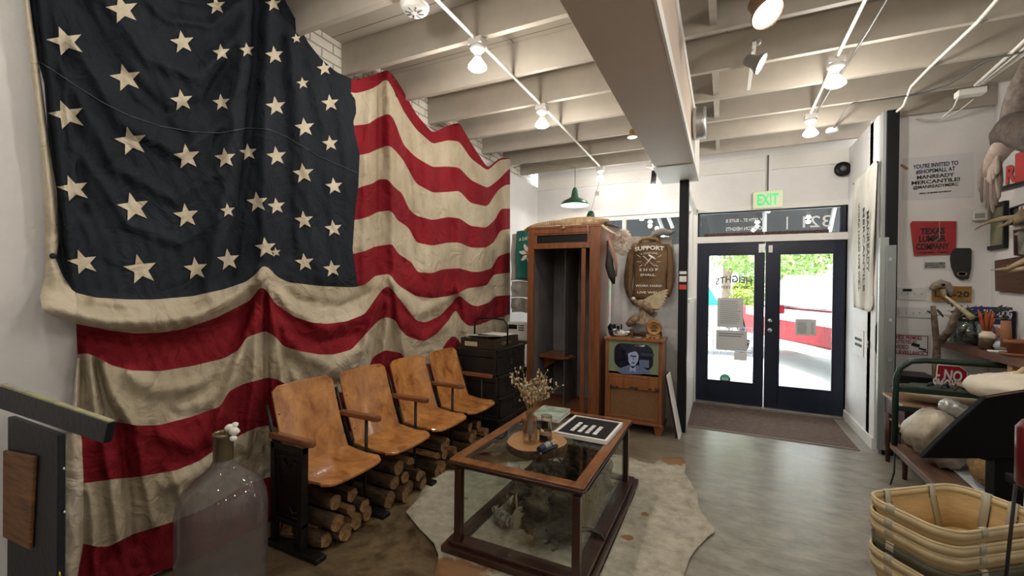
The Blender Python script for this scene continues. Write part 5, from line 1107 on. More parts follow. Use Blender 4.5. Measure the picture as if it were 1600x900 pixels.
# ------------------------------------------------------------------ television console
tv = thing('television_console', 'vintage wooden television console showing a black and white film', 'television', (-.82, 4.78, 0))
X0, X1, Y0, Y1 = -1.125, -.545, 4.61, 4.97; Z1 = .985
tvb = MB().box((X0, Y0, .10), (X0+.035, Y1, Z1-.03)).box((X1-.035, Y0, .10), (X1, Y1, Z1-.03)).box((X0, Y1-.02, .1), (X1, Y1, Z1-.03)).box((X0+.035, Y0, .10), (X1-.035, Y0+.03, .145)).box((X0+.035, Y0, .565), (X1-.035, Y0+.03, .60)).box((X0+.035, Y0+.03, .10), (X1-.035, Y1-.02, .12))
tvb.build('case', M_tv, tv, bevel=.004)
MB().box((X0-.012, Y0-.015, Z1-.03), (X1+.012, Y1+.005, Z1)).build('top_board', M_tv, tv, bevel=.005)
for x in (X0+.03, X1-.03):
    for y in (Y0+.03, Y1-.03): MB().prism([(x-.05, .10), (x+.05, .10), (x+.028, 0), (x-.028, 0)], y-.02, y+.02, 'y').build('leg', M_tv, tv, bevel=.003)
def rrect(cx, cz, hw, hh, r, n=8, sq=0.0):
    pts = []
    for k, (sx_, sz) in enumerate(((1,1),(-1,1),(-1,-1),(1,-1))):
        for i in range(n+1): a = PI/2*k+PI/2*i/n; pts.append((cx+sx_*(hw-r)+r*math.cos(a), cz+sz*(hh-r)+r*math.sin(a)))
    return pts
scx, scz = (X0+X1)/2, .79; shw, shh = .20, .135
M_mask = mat('green_mask', (.20,.24,.15), .45)
outer = rrect(scx, scz, (X1-X0)/2-.036, .165, .001); inner = rrect(scx, scz, shw, shh, .085)
n = len(outer); mb = MB(); mb.grid([[(a, Y0+.004, b) for a, b in outer]+[(outer[0][0], Y0+.004, outer[0][1])], [(a, Y0+.006, b) for a, b in inner]+[(inner[0][0], Y0+.006, inner[0][1])], [(a*.985+scx*.015, Y0+.03, b*.985+scz*.015) for a, b in inner]+[(inner[0][0]*.985+scx*.015, Y0+.03, inner[0][1]*.985+scz*.015)]], smooth=False)
mb.build('screen_mask', M_mask, tv)
M_scr = mat('screen_dark', (.006,.007,.014), .12, emit=(.02,.025,.06), es=.08)
sc_ = MB(); rows = []
for t in (0,.35,.7,.9,1.0): rows.append([(scx+(a-scx)*t, Y0+.026-.02*(1-t*t), scz+(b-scz)*t) for a, b in inner+[inner[0]]])
sc_.grid(rows); scr = sc_.build('screen', M_scr, tv)
def glow(name, c, e): return mat(name, (.02,.02,.03), .4, emit=c, es=e)
G1, G2, G3, G4 = glow('film_light', (.45,.50,.66), .30), glow('film_mid', (.10,.12,.20), .45), glow('film_dim', (.018,.022,.045), .5), glow('film_black', (.004,.005,.012), .4)
def scr_at(px, py, k=0): p = ony(px, py, Y0+.004-.0012*k); return (p.x, p.z)
def scr_poly(name, pts, m, k): return sub(MB().prism([scr_at(x, y, k) for x, y in pts], Y0+.004-.0012*k, Y0+.0045-.0012*k, 'y'), name, m, scr)
scr_poly('film_shelves', [(1001,551),(1022,553),(1022,557),(1001,556)], G3, 0)
scr_poly('film_window', [(999,562),(1014,563),(1014,575),(999,574)], G2, 1); scr_poly('film_coat', [(966,581),(972,574),(984,570),(988,576),(996,570),(1006,575),(1018,582),(1000,585),(972,584)], G2, 2)
scr_poly('film_face', [(981,552),(984,549),(994,549),(998,555),(997,564),(992,572),(986,572),(982,565)], G1, 3)
scr_poly('film_hat', [(976,556),(979,547),(987,542),(996,544),(999,551),(992,549),(984,551)], G4, 4)
scr_poly('film_eyes', [(985,555),(994,556),(994,558),(985,557)], G4, 4); scr_poly('film_nose', [(989,558),(991,558),(991,563),(989,563)], G2, 4); scr_poly('film_mouth', [(987,566),(992,566),(992,568),(987,568)], G3, 4)
scr_poly('film_collar', [(984,572),(989,576),(994,572),(993,582),(988,578),(984,582)], G1, 3)
MB().box((X0+.036, Y0-.006, .475), (X1-.036, Y0+.015, .563)).build('control_panel', M_tv, tv, bevel=.004)
for px, r in ((956,.021),(964,.012),(1016,.014),(1027,.021)):
    c = ony(px, 603+(px-956)*.08, Y0-.006); MB(basis(c, (1,0,0), (0,0,1))).lathe([(r,0),(r,.01),(r*.8,.02),(0,.022)], seg=18).build('knob', mat('brown_knob', (.05,.025,.015), .35), tv)
c = ony(990, 606.5, Y0-.007); MB().cbox(c, (.075,.008,.018)).build('name_plate', M_black, tv, bevel=.002); MB().cbox(c+Vector((0,-.005,-.003)), (.06,.004,.004)).build('name_bar', M_steel, tv)
MB().box((X0+.036, Y0+.012, .145), (X1-.036, Y0+.02, .47)).build('speaker_cloth', mat('speaker_weave', (.28,.15,.065), .8, col2=(.13,.065,.03), vs=150, bump=.6, bs=200), tv)
mb = MB()
for a, b in (((X0+.036, Y0-.004, .145),(X0+.056, Y0+.015, .475)),((X1-.056, Y0-.004, .145),(X1-.036, Y0+.015, .475)),((X0+.056, Y0-.004, .145),(X1-.056, Y0+.015, .165)),((X0+.056, Y0-.004, .455),(X1-.056, Y0+.015, .475))): mb.box(a, b)
mb.build('speaker_frame', M_tv, tv, bevel=.003); MB().box((X0-.01, Y0-.014, .10), (X1+.01, Y0, .125)).build('base_moulding', M_tv, tv, bevel=.003)
c = ony(957, 583, Y0); MB(basis(c, (1,0,0), (0,0,1))).lathe([(.006,0),(.004,.003)], seg=10).build('badge', M_brass, tv)
# on the television
TZ = Z1+.001
M_barrel = mat('barrel_wood', (.52,.26,.09), .45, var=.35, vs=6, stretch=(6,1,6))
bc = ony(1021, 504, 4.70); bc = Vector((bc.x, 4.72, TZ+.115)); ba = thing('mini_barrel', 'small wooden keg with printed head on a little stand atop the television', 'barrel', (bc.x, bc.y, TZ))
ax = Vector((.18,-1,0)).normalized(); Mb = basis(bc, ax.cross(Vector((0,0,1))), (0,0,1))
if (Mb.to_3x3() @ Vector((0,0,1))).dot(ax) < 0: Mb = basis(bc, Vector((0,0,1)).cross(ax), (0,0,1))
MB(Mb).lathe([(0,-.095),(.062,-.095),(.066,-.10),(.078,-.04),(.081,0),(.078,.04),(.069,.10),(.064,.10),(.063,.094),(0,.094)], seg=32).build('staves', M_barrel, ba)
for z, r in ((-.085,.0705),(-.045,.0785),(.045,.0785),(.085,.0725)): MB(Mb).lathe([(r-.002,z-.008),(r+.001,z-.008),(r+.001,z+.008),(r-.002,z+.008)], seg=32).build('hoop', mat('dark_hoop', (.10,.06,.03), .5), ba)
n_ = Mb.to_3x3() @ Vector((0,0,1)); r_ = Mb.to_3x3() @ Vector((1,0,0))
for s_, dz, wd_ in (('HEO', .024, .05), ('WAVY', .0, .085), ('RESERVE', -.024, .05)): text(s_, bc+n_*.0965+Vector((0,0,dz)), r_, (0,0,1), .027, width=wd_, bold=.0008, depth=.002).build('lettering', mat('burnt_mark', (.10,.04,.015), .8), ba)
MB().box((bc.x-.062, bc.y-.09, TZ), (bc.x+.062, bc.y-.07, TZ+.048)).box((bc.x-.062, bc.y+.05, TZ), (bc.x+.062, bc.y+.07, TZ+.045)).box((bc.x-.06, bc.y-.07, TZ), (bc.x+.06, bc.y+.05, TZ+.015)).build('cradle', M_barrel, ba, bevel=.003)
for dx in (-.02,.02): MB().box((bc.x+dx-.008, bc.y-.092, TZ+.008), (bc.x+dx+.008, bc.y-.09, TZ+.02)).build('cradle_mark', M_black, ba)
p = Vector((-1.06, 4.78, TZ)); cm = thing('box_camera', 'old dark folding camera with white edged front on the television', 'camera', p)
MB().box((-1.095, 4.77, TZ), (-1.0, 4.86, TZ+.12)).build('body', M_black, cm, bevel=.006); MB().box((-1.098+.05, 4.762, TZ+.06), (-1.003, 4.77, TZ+.118)).build('front_plate', mat('silver_plate', (.6,.6,.58), .4), cm, bevel=.002); MB().box((-1.043, 4.758, TZ+.065), (-1.008, 4.764, TZ+.112)).build('lens_board', M_black, cm)
p = Vector((-1.0, 4.68, TZ)); dk = thing('duck_decoy', 'black and white duck decoy lying on the television left side', 'decoy', p)
MB().tube([(-1.11,4.68,TZ+.05),(-1.09,4.68,TZ+.04),(-1.03,4.68,TZ+.042),(-.97,4.68,TZ+.038),(-.93,4.68,TZ+.03),(-.90,4.68,TZ+.035)], [.01,.035,.042,.037,.018,.004], 14).build('body', mat('decoy_paint', (.6,.62,.62), .4, col2=(.02,.02,.025), vs=9, contrast=(.46,.52)), dk)
MB().tube([(-1.09,4.675,TZ+.06),(-1.10,4.67,TZ+.10),(-1.085,4.66,TZ+.12),(-1.05,4.65,TZ+.112)], [.022,.02,.022,.007], 12).build('head', M_black, dk)
p = Vector((-.865, 4.665, TZ)); jr = solo(MB().lathe([(0,0),(.024,0),(.024,.085),(.018,.09),(.018,.006),(0,.006)], tuple(p), 20), 'glass_tumbler', glass_mat('smoky_jar'), 'small narrow glass standing between decoy and keg', 'glass')
solo(MB().lathe([(0,0),(.045,0),(.05,.012),(.0,.008)], (-.79, 4.655, TZ), 20), 'small_dish', M_steel, 'small metal dish in front of the keg', 'dish')
solo(MB().box((-.97, 4.80, TZ), (-.72, 4.93, TZ+.045)), 'dark_box', M_mahog, 'low dark wooden box at the back of the television top', 'box', bevel=.004)
solo(MB().box((-.625, 4.80, TZ), (-.58, 4.86, TZ+.06)), 'dark_block', M_black, 'small dark block right of the keg', 'block', bevel=.004)
# ------------------------------------------------------------------ white panel with jacket and birds
pn = thing('freestanding_partition', 'scuffed white upright display panel between wardrobe and black post', 'panel', (-.78, 5.03, 0))
MB().box((-1.17, 5.02, 0), (-.43, 5.05, 1.99)).build('board', mat('scuffed_panel', (.70,.71,.72), .6, var=.18, vs=5, bump=.3), pn, bevel=.003)
MB().box((-1.10, 5.05, 0), (-1.06, 5.35, .04)).box((-.52, 5.05, 0), (-.48, 5.35, .04)).build('rear_foot', M_white, pn)
for k, (x0, x1, z, rr_) in enumerate(((-1.12, -.52, 1.985, .035),)):
    mb = MB(); rows = []
    dr = soft_sheet(-1.12, -.50, 1.93, 2.08, 5.000, .008, 4, 0, .4)
    solo(dr, 'grey_cloth', mat('olive_grey_cloth', (.34,.32,.27), .9, var=.3, vs=6, bump=.5), 'olive grey cloth folded over the top of the display panel', 'cloth', solid=.008)
q = [ony(1015,376,4.97), ony(1024,366,4.96), ony(1036,362,4.95), ony(1047,364,4.94), ony(1055,361,4.93)]
solo(MB().tube(q, [.03,.045,.04,.028,.01], 12), 'wrapped_horn', mat('grey_wrap', (.30,.28,.25), .7, col2=(.08,.08,.08), vs=18, stretch=(4,1,4)), 'twisted grey cloth bundle with dark tip lying on the panel top right', 'cloth')
# jacket: quilted front outline in the picture plane of the panel, built at its own depth with belly
M_jack = mat('brown_canvas', (.20,.115,.055), .75, var=.35, vs=5, bump=.6, bs=20)
JY = 4.985
jk = thing('work_jacket', 'brown canvas work jacket with white SUPPORT LOCAL print hung on the white panel', 'jacket', ony(1015, 472, JY))
def quilt(rows, name, m, parent, depth=.045, thick=.02, fold=.006):
    # rows: list of (y_px, xl_px, xr_px); padded surface bulging toward the room, flat back
    n = 22; F = []; Bk = []
    for (py, xl, xr) in rows:
        f = []; b = []
        for j in range(n+1):
            s_ = j/n; p = ony(xl+(xr-xl)*s_, py, JY); d = depth*math.sqrt(max(0, math.sin(PI*s_))) + fold*math.sin(11*s_+py*.12)*math.sin(py*.09+3*s_)
            t = (JY-d)/JY; p2 = ony(xl+(xr-xl)*s_, py, JY-d); f.append(tuple(p2)); b.append((p.x, JY+.012, p.z))
        F.append(f); Bk.append(b)
    mb = MB().grid(F).grid([r[::-1] for r in Bk])
    mb.grid([[F[i][0], Bk[i][0]] for i in range(len(F))]); mb.grid([[Bk[i][-1], F[i][-1]] for i in range(len(F))]); mb.grid([F[-1], Bk[-1]]); mb.grid([Bk[0], F[0]])
    return mb.build(name, m, parent)
quilt([(378,1003,1029),(382,990,1040),(390,987,1045),(400,987,1046),(420,990,1044),(436,991,1041),(445,990,1041),(455,989,1042),(462,990,1042),(468,991,1041)], 'jacket_back', M_jack, jk)
quilt([(380,990,996),(386,986,995),(396,981,992),(410,978,990),(430,975,989),(448,975,987),(458,978,988),(468,983,990),(476,989,993)], 'sleeve', M_jack, jk, .04)
quilt([(381,1038,1045),(388,1042,1050),(400,1043,1052),(415,1043,1054),(430,1042,1054),(445,1042,1053),(456,1041,1050),(464,1040,1046)], 'sleeve', M_jack, jk, .04)
MB().tube([ony(999,379,4.955), ony(1004,373,4.95), ony(1015,371.5,4.945), ony(1025,373,4.95), ony(1031,379,4.955)], [.014,.02,.022,.02,.014], 10).build('collar', mat('collar_canvas', (.27,.16,.08), .75), jk)
jt = lambda s_, x, y, w_, h, arc=0, b=.0015: text(s_, ony(x, y, 4.925), (1,0,0), (0,0,1), h, width=w_*4.47/677, bold=b, arc=arc).build('lettering', mat('print_white', (.80,.78,.72), .8), jk)
jt('SUPPORT', 1014.5, 387, 47, .066, 0.6, .0022); jt('LOCAL', 1015, 395.5, 28, .024, .6, .0002); jt('S H O P', 1013.5, 421.5, 30, .042, 0, .001); jt('SMALL.', 1012.5, 429.5, 25, .036, 0, .001); jt('WORK HARD', 1013, 446.5, 42, .034, 0, .0006); jt('LIVE WELL', 1014, 457, 38, .034, 0, .0006)
M_pw = MATS['print_white']
def jbar(a, b, w_): 
    a = ony(*a, 4.925); b = ony(*b, 4.925); MB().tube([a, b], w_, 4).build('print_line', M_pw, jk)
jbar((1005,400), (1023,416), .004); jbar((1007,415.5), (1019,401), .007); jbar((1013,398.5), (1024,405), .010)
for a, b in (((995,398),(1001,402)),((995,409),(1002,409)),((998,417),(1003,414)),((1034,398),(1028,402)),((1032,409),(1026,409)),((1029,417),(1024,414))): jbar(a, b, .003)
# birds on the panel
def feather_fan(mb, root, dirs, L_, w_, curl=.0):
    for d, l in dirs:
        d = Vector(d).normalized(); s_ = d.cross(Vector((0,1,0))).normalized()*w_; n = Vector((0,-1,0))
        p0 = Vector(root); pts = []
        for t, k in ((0,.35),(.3,1),(.7,1),(.93,.6),(1,.05)):
            c_ = p0+d*l*L_*t+n*curl*t*t; pts.append((c_-s_*k, c_+s_*k, c_+n*.003))
        vs = [q for tr in pts for q in tr]; fs = []
        for i in range(4): a = i*3; fs += [(a, a+2, a+5, a+3), (a+2, a+1, a+4, a+5)]
        mb.add(vs, fs, True)
ph = thing('taxidermy_pheasant', 'flying taxidermy pheasant with white head patch mounted below the jacket', 'taxidermy', ony(1010, 482, 4.9))
M_ph = mat('pheasant_body', (.36,.27,.18), .8, col2=(.10,.06,.035), vs=28, bump=.6, bs=50)
bp_ = [ony(984,467,4.90), ony(990,468,4.89), ony(994,473,4.88), ony(1002,474,4.87), ony(1012,480,4.88), ony(1018,488,4.90), ony(1020,494,4.92)]
MB().tube(bp_, [.012,.024,.028,.05,.055,.035,.012], 14).build('body', M_ph, ph); MB().ell(ony(990,466.5,4.865), (.02,.018,.018), 12, 8).build('head_patch', mat('white_feather', (.8,.8,.78), .8), ph)
mb = MB(); feather_fan(mb, ony(1000,473,4.87), [((1,0,.50-.11*k), 1-.05*k) for k in range(8)], .33, .021, .02); mb.build('wing', mat('buff_feather', (.56,.46,.30), .8, var=.3, vs=25), ph)
mb = MB(); feather_fan(mb, ony(1016,488,4.9), [((.4+.2*k,0,-.5+.15*k), .8) for k in range(4)], .10, .010); mb.build('tail', M_ph, ph)
MB().tube([ony(1018,488,4.9), ony(1024,483,4.9), ony(1030,484,4.9)], [.006,.005,.003], 6).build('foot', M_black, ph)
p2_ = thing('taxidermy_pheasant', 'brown fluffy second game bird standing behind the keg', 'taxidermy', ony(993, 500, 4.95))
MB().tube([ony(980,508,4.9), ony(988,502,4.9), ony(997,497,4.9), ony(1005,490,4.9), ony(1001,482,4.92)], [.03,.05,.055,.035,.015], 14).build('body', M_ph, p2_)
mb = MB(); feather_fan(mb, ony(1005,484,4.86), [((-.75+.13*k,0,-1), .9) for k in range(11)], .19, .012); mb.build('wing', mat('barred_feather', (.50,.40,.27), .8, col2=(.14,.09,.05), vs=40, stretch=(1,1,.3)), p2_)
# boards leaning on the post
def lean(px, label, m, x0, y0, wd_, ang):
    Mx = Matrix.Translation((x0, y0, 0)) @ Matrix.Rotation(ang, 4, 'Y'); mb = MB(Mx).box((0, 0, 0), (.016, wd_, .64)); solo(mb, 'leaning_board', m, label, 'board', bevel=.002)
lean(0, 'white painted board leaning on the black post beside the television', M_white, -.385, 4.62, .225, -.19)
lean(0, 'darker plank leaning behind the white board by the television', M_mahog, -.415, 4.64, .20, -.17)
# ------------------------------------------------------------------ vestibule side wall: banner and notices
UX = (0,-1,0)   # right hand direction when facing the wall that looks toward -X
def wallx(px, py, X): return onx(px, py, X)
corn = [(1333,282),(1370,248),(1364,488),(1333,482)]
rows = []; n, m_ = 16, 40
for i in range(m_+1):
    t = i/m_; r = []
    for j in range(n+1):
        s_ = j/n; xl = 1334-3*math.sin(PI*t); xr = 1371-1.5*math.sin(PI*t)-7*t; yt = 284-36*s_; yb = 480+9*s_-(12*max(0, s_-.85)/.15 if t > .9 else 0)
        d = .02+.012*math.sin(14*s_+3*t)+.008*math.sin(9*t+4*s_); r.append(tuple(wallx(xl+(xr-xl)*s_, yt+(yb-yt)*t, 1.30-d)))
    rows.append(r)
M_canv = mat('banner_canvas', (.72,.70,.64), .9, var=.12, vs=4, bump=.5, bs=14)
bn = solo(MB().grid(rows), 'canvas_banner', M_canv, 'tall off white canvas banner with hand painted vertical lettering beside the doors', 'banner', solid=.004)
M_inkb = mat('black_ink', (.02,.02,.022), .7)
for s_, px, y0, y1, h in (('MANREADY', 1356, 330, 425, .10), ('MERCANTILE', 1349.5, 325, 455, .085), ('WORK HARD LIVE WELL', 1342, 318, 455, .06)):
    a = wallx(px, y0, 1.255); b = wallx(px, y1, 1.255); L_ = (a-b).length; c = (a+b)/2
    sub(text(s_, c, (b-a).normalized(), (0,-1,0), h, width=L_, bold=.0015), 'lettering', M_inkb, bn)
for (px, py) in ((1334,287),(1371,253)): sub(MB().ell(wallx(px,py,1.27), (.008,.008,.008), 8, 6), 'nail', M_iron, bn)
a = wallx(1334, 512, 1.297); b = wallx(1349, 558, 1.297)
nt_ = solo(MB().box((1.293, a.y, b.z), (1.297, b.y, a.z)), 'paper_notice', mat('white_card'.strip(), (.8,.8,.8)), 'white restroom notice with two bold lines under the canvas banner', 'notice')
for k, dz in enumerate((.03, -.03)): sub(MB().box((1.290, b.y+.05, (a.z+b.z)/2+dz-.014), (1.293, a.y-.08, (a.z+b.z)/2+dz+.014)), 'print_line', M_inkb, nt_)
c = wallx(1358, 538, 1.297); ks = thing('door_latch_plate', 'small dark keyhole plate on the vestibule wall near the notice', 'latch', c)
MB().box((1.286, c.y-.012, c.z-.035), (1.299, c.y+.012, c.z+.035)).build('plate', M_iron, ks, bevel=.002); MB().ell((1.282, c.y, c.z), (.008,.008,.008), 8, 6).build('knob', M_steel, ks)
# rolling shutter tracks and the sliding door edge at the wall end
M_alu = mat('aluminium', (.42,.46,.44), .4, metal=.5, var=.15, vs=4)
def rail(px0, px1, py0, py1, Y, dpt, m, label, name='steel_track'):
    a = ony(px0, py0, Y); b = ony(px1, py1, Y); return solo(MB().box((a.x, Y, max(0, b.z)), (b.x, Y+dpt, a.z)), name, m, label, 'track', bevel=.003)
r1 = rail(1375, 1384, 371, 704, 5.03, .04, M_alu, 'greenish metal door track rising beside the vestibule wall end')
r2 = rail(1386, 1396, 383, 696, 5.0, .05, mat('grey_track', (.27,.29,.30), .4, metal=.5), 'darker grey metal track overlapping the black post')
for y in (405, 500, 562, 640): p = ony(1391, y, 4.995); sub(MB().cbox(p, (.02,.012,.03)), 'bolt', M_steel, r2)
p = ony(1372, 530, 5.17); hd_ = solo(MB().tube([p+Vector((0,0,.17)), p+Vector((-.02,-.03,.12)), p+Vector((-.02,-.03,-.1)), p+Vector((0,0,-.16))], .010, 8), 'pull_handle', M_iron, 'dark bowed pull handle at the end of the vestibule wall', 'handle')
# ------------------------------------------------------------------ poster wall
def flat(px0, py0, px1, py1, Y, name, m, label, cat, th=.004, skew=0.0, bevel=0):
    a = ony(px0, py0, Y); b = ony(px1, py1, Y)
    return solo(MB().prism([(a.x, a.z), (a.x, b.z), (b.x, b.z+skew), (b.x, a.z+skew)], Y-th, Y, 'y'), name, m, label, cat, bevel=bevel), a, b
def wtext(s_, px, py, Y, wpx, h, m, parent, bold=.001, rot=0.0, th=.006):
    c = ony(px, py, Y-th); d1_ = (ony(px-wpx/2, py, Y)-ony(px+wpx/2, py, Y)).length
    return sub(text(s_, c, (math.cos(rot),0,math.sin(rot)), (-math.sin(rot),0,math.cos(rot)), h, width=d1_, bold=bold), 'lettering', m, parent)
M_post = mat('poster_paper', (.68,.69,.70), .8, var=.06, vs=5); M_bl = mat('navy_print', (.03,.035,.13), .7); W = PY-.002
o, a, b = flat(1411, 248, 1520, 307, W, 'poster', M_post, 'white invitation poster with navy and hand lettered black text high on the poster wall', 'poster', .003, .0)
for s_, y, wd_, h, m in (("YOU'RE INVITED TO", 257.5, 70, .060, M_bl), ("#SHOPSMALL AT", 266.5, 61, .060, M_bl), ("MANREADY", 275, 58, .050, M_inkb), ("MERCANTILE!", 283, 75, .050, M_inkb), ("@MANREADYMERC", 291, 70, .045, M_inkb), ('SMALL BUSINESS SATURDAY', 300.5, 50, .018, M_inkb)): wtext(s_, 1461.5, y, W, wd_, h, m, o, .0012 if y < 285 else .0008, .02)
tp = ony(1413, 261, W-.006); solo(MB(basis(tp, (.7,0,-.7), (.7,0,.7))).box((-.035,-.012,-.001), (.035,.012,.001)), 'tape_strip', mat('brown_tape', (.35,.18,.09), .7), 'brown tape strip at the left of the invitation poster', 'tape')
a = ony(1421, 348, W); P4 = [ony(1421,350,W), ony(1427,400,W), ony(1492,397,W), ony(1493,346,W), ony(1424,346,W)]
rs = solo(MB().prism([(p.x, p.z) for p in P4], W-.02, W-.014, 'y'), 'tin_sign', mat('red_tin', (.42,.028,.035), .5, var=.3, vs=6, bump=.3), 'bent red tin sign reading Texas Lumber Company', 'sign')
for s_, y, wd_, h in (('TEXAS', 361, 38, .085), ('LUMBER', 373, 42, .085), ('COMPANY', 385, 52, .085), ('Longview, Texas', 394.5, 48, .032)): wtext(s_, 1457, y, W-.015, wd_, h, M_inkb, rs, .0035 if y < 390 else .001, .0, .008)
sub(MB().tube([ony(1468,346,W-.026), ony(1468,372,W-.026), ony(1459,378,W-.026)], .0025, 5), 'hanging_string', M_linen, rs)
o, a, b = flat(1443, 402, 1480, 421, W, 'photo_card', M_post, 'small cream card with a grey landscape photo below the red tin sign', 'card', .003); aa = ony(1445, 410, W-.005); bb_ = ony(1477, 419, W-.005)
sub(MB().box((aa.x, aa.y, bb_.z), (bb_.x, aa.y+.002, aa.z)), 'grey_photo', mat('grey_photo', (.3,.3,.3), .6, col2=(.06,.06,.06), vs=18, stretch=(1,1,4)), o)
pts = [(1486,391),(1492,388),(1514,388),(1516,392),(1515,420),(1511,436),(1499,438),(1490,432),(1484,418),(1482,404)]; pp = [ony(x, y, W-.0) for x, y in pts]
cp = solo(MB().prism([(p.x, p.z) for p in pp], W-.035, W-.02, 'y'), 'mud_flap', mat('black_rubber', (.018,.020,.018), .6, bump=.3), 'black rounded rubber flap with small gold emblem right of the red sign', 'flap', bevel=.006)
c = ony(1503, 428, W-.036); sub(MB(basis(c, (1,0,0), (0,0,1))).lathe([(.035,0),(.035,.003),(.024,.003),(.024,0)], seg=20, sy=.6), 'gold_emblem', M_brass, cp)
# hook boards
for k, (y0, y1, x1, lb) in enumerate(((449, 469, 1446, 'upper white key hook board left of the licence plate'), (479, 497, 1455, 'lower white key hook board above the video surveillance sign'))):
    o, a, b = flat(1402, y0, x1, y1, W, 'key_hook_board', M_post, lb, 'hook board', .012, bevel=.002)
    for i, x in enumerate(([1407,1418,1428,1439] if k == 0 else [1405,1415,1426,1436,1447])):
        c = ony(x, y0+10, W-.013); sub(MB().tube([c, c+Vector((0,-.02,-.004)), c+Vector((0,-.022,.012))], .0028, 6), 'hook', M_steel, o)
    if k == 0: c = ony(1418, 453, W-.02); sub(MB().box((c.x-.035, c.y-.006, c.z-.012), (c.x+.03, c.y, c.z+.01)), 'black_clip', M_black, o)
# licence plate with skull over it
o, a, b = flat(1456, 447, 1518, 472, W-.03, 'licence_plate', mat('rusty_orange', (.42,.22,.05), .6, var=.45, vs=9), 'rusty orange licence plate ending in 20 under a small dried skull', 'plate', .004, bevel=.002)
wtext('L J6-20', 1487, 461, W-.035, 54, .10, mat('plate_black', (.04,.025,.015), .6), o, .002, 0, .004); aa = ony(1457, 448, W-.04); bb_ = ony(1517, 471.5, W-.04)
sub(MB().box((aa.x, aa.y-.003, aa.z-.008), (bb_.x, aa.y, aa.z)).box((aa.x, aa.y-.003, bb_.z), (bb_.x, aa.y, bb_.z+.008)), 'raised_rim', M_brass, o)
skp = [ony(1455,452,W-.05), ony(1462,446,W-.05), ony(1470,443,W-.06), ony(1479,446,W-.06), ony(1484,453,W-.06), ony(1485,462,W-.05)]
so_ = solo(MB().tube(skp, [.02,.03,.038,.036,.030,.012], 14), 'dried_skull', mat('weathered_bone', (.40,.34,.27), .8, var=.4, vs=14, bump=.6), 'weathered brown animal skull draped over the orange licence plate', 'skull')
sub(MB().ell(ony(1462,446,W-.075), (.014,.012,.012), 8, 6), 'white_patch', M_bone, so_); sub(MB().ell(ony(1474,445,W-.095), (.014,.010,.012), 8, 6), 'eye_socket', M_black, so_); sub(MB().tube([ony(1473,452,W-.085), ony(1475,460,W-.09), ony(1476,466,W-.085)], [.018,.02,.008], 9), 'jaw', M_bone, so_)
# surveillance sign
o, a, b = flat(1399, 520, 1453, 558, W, 'surveillance_sign', M_post, 'white sign with red lettering warning of video surveillance', 'sign', .004)
M_sr = mat('dull_red_print', (.30,.03,.05), .7)
for s_, px, y, wd_, h in (('THESE PREMISES', 1418, 527.5, 44, .05), ('PROTECTED BY', 1414, 534, 37, .045), ('VIDEO', 1409, 542, 20, .055), ('SURVEILLANCE', 1420, 551, 46, .055)): wtext(s_, px, y, W, wd_, h, M_sr, o, .001)
aa = ony(1400, 522.5, W-.005); bb_ = ony(1450, 555.5, W-.005); sub(MB().box((aa.x,aa.y-.001,aa.z-.006),(bb_.x,aa.y,aa.z)).box((aa.x,aa.y-.001,bb_.z),(bb_.x,aa.y,bb_.z+.006)).box((bb_.x-.006,aa.y-.001,bb_.z),(bb_.x,aa.y,aa.z)), 'red_border', M_sr, o)
c = ony(1436, 543, W-.006); sub(MB(basis(c, (1,0,-.25), (.25,0,1))).box((-.06,.0,0), (.0,.03,.003)).box((.0,-.015,0), (.055,.0,.003)).box((.035,-.03,0), (.07,-.022,.003)), 'camera_symbol', M_inkb, o)
# thermostat on the corner
c = onx(1532, 336, 2.13); c = ony(1531, 336, PY-.03); th_ = thing('thermostat', 'small white square thermostat near the room corner below the feathers', 'thermostat', c)
MB().cbox(c, (.10,.03,.10)).build('case', M_white, th_, bevel=.008); MB().cbox(c+Vector((-.005,-.016,-.008)), (.065,.003,.045)).build('display', mat('grey_lcd', (.35,.37,.35), .4), th_)
# ------------------------------------------------------------------ frames on the right wall (facing -X)
RW = RX-.002
def frame_r(pts, m_in, label, name='picture_frame', fw_=.022, th=.03, mf=None, cat='picture'):
    # pts: four picture corners TL, TR, BR, BL seen on the right wall
    P = [onx(x, y, RW) for x, y in pts]; c = sum(P, Vector())/4; t = thing(name, label, cat, c)
    Q = [c+(p-c)*(1-fw_/max(.05, (p-c).length)*1.3) for p in P]; mb = MB()
    for i in range(4):
        j = (i+1) % 4; v = [(p.x, p.y, p.z) for p in (P[i], P[j], Q[j], Q[i])]; vs = v+[(x-th, y, z) for x, y, z in v]
        mb.add(vs, [(0,1,2,3),(7,6,5,4),(0,4,5,1),(1,5,6,2),(2,6,7,3),(3,7,4,0)])
    mb.build('frame', mf or M_black, t)
    MB().add([(p.x-.010, p.y, p.z) for p in Q]+[(p.x-.002, p.y, p.z) for p in Q], [(0,1,2,3),(7,6,5,4),(0,4,5,1),(1,5,6,2),(2,6,7,3),(3,7,4,0)]).build('picture', m_in, t)
    MB().add([(p.x-.016, p.y, p.z) for p in Q], [(0,1,2,3)]).build('glass', M_glass, t)
    return t
f1 = frame_r([(1545,322),(1577,313),(1576,387),(1547,391)], mat('bird_print', (.33,.29,.15), .5, col2=(.08,.085,.07), vs=4, stretch=(1,1,1)), 'tall black framed yellowish picture behind the antler tip on the right wall', fw_=.03)
f2 = frame_r([(1561,225),(1612,195),(1612,286),(1562,299)], M_post, 'large black framed white and red R print near the hanging wing', fw_=.03)
aa = onx(1591, 262, RW-.018); MB().box((RW-.02, 4.62, aa.z-.14), (RW-.016, aa.y+.04, aa.z+.12)).build('red_block', mat('print_red', (.48,.05,.05), .6), f2)
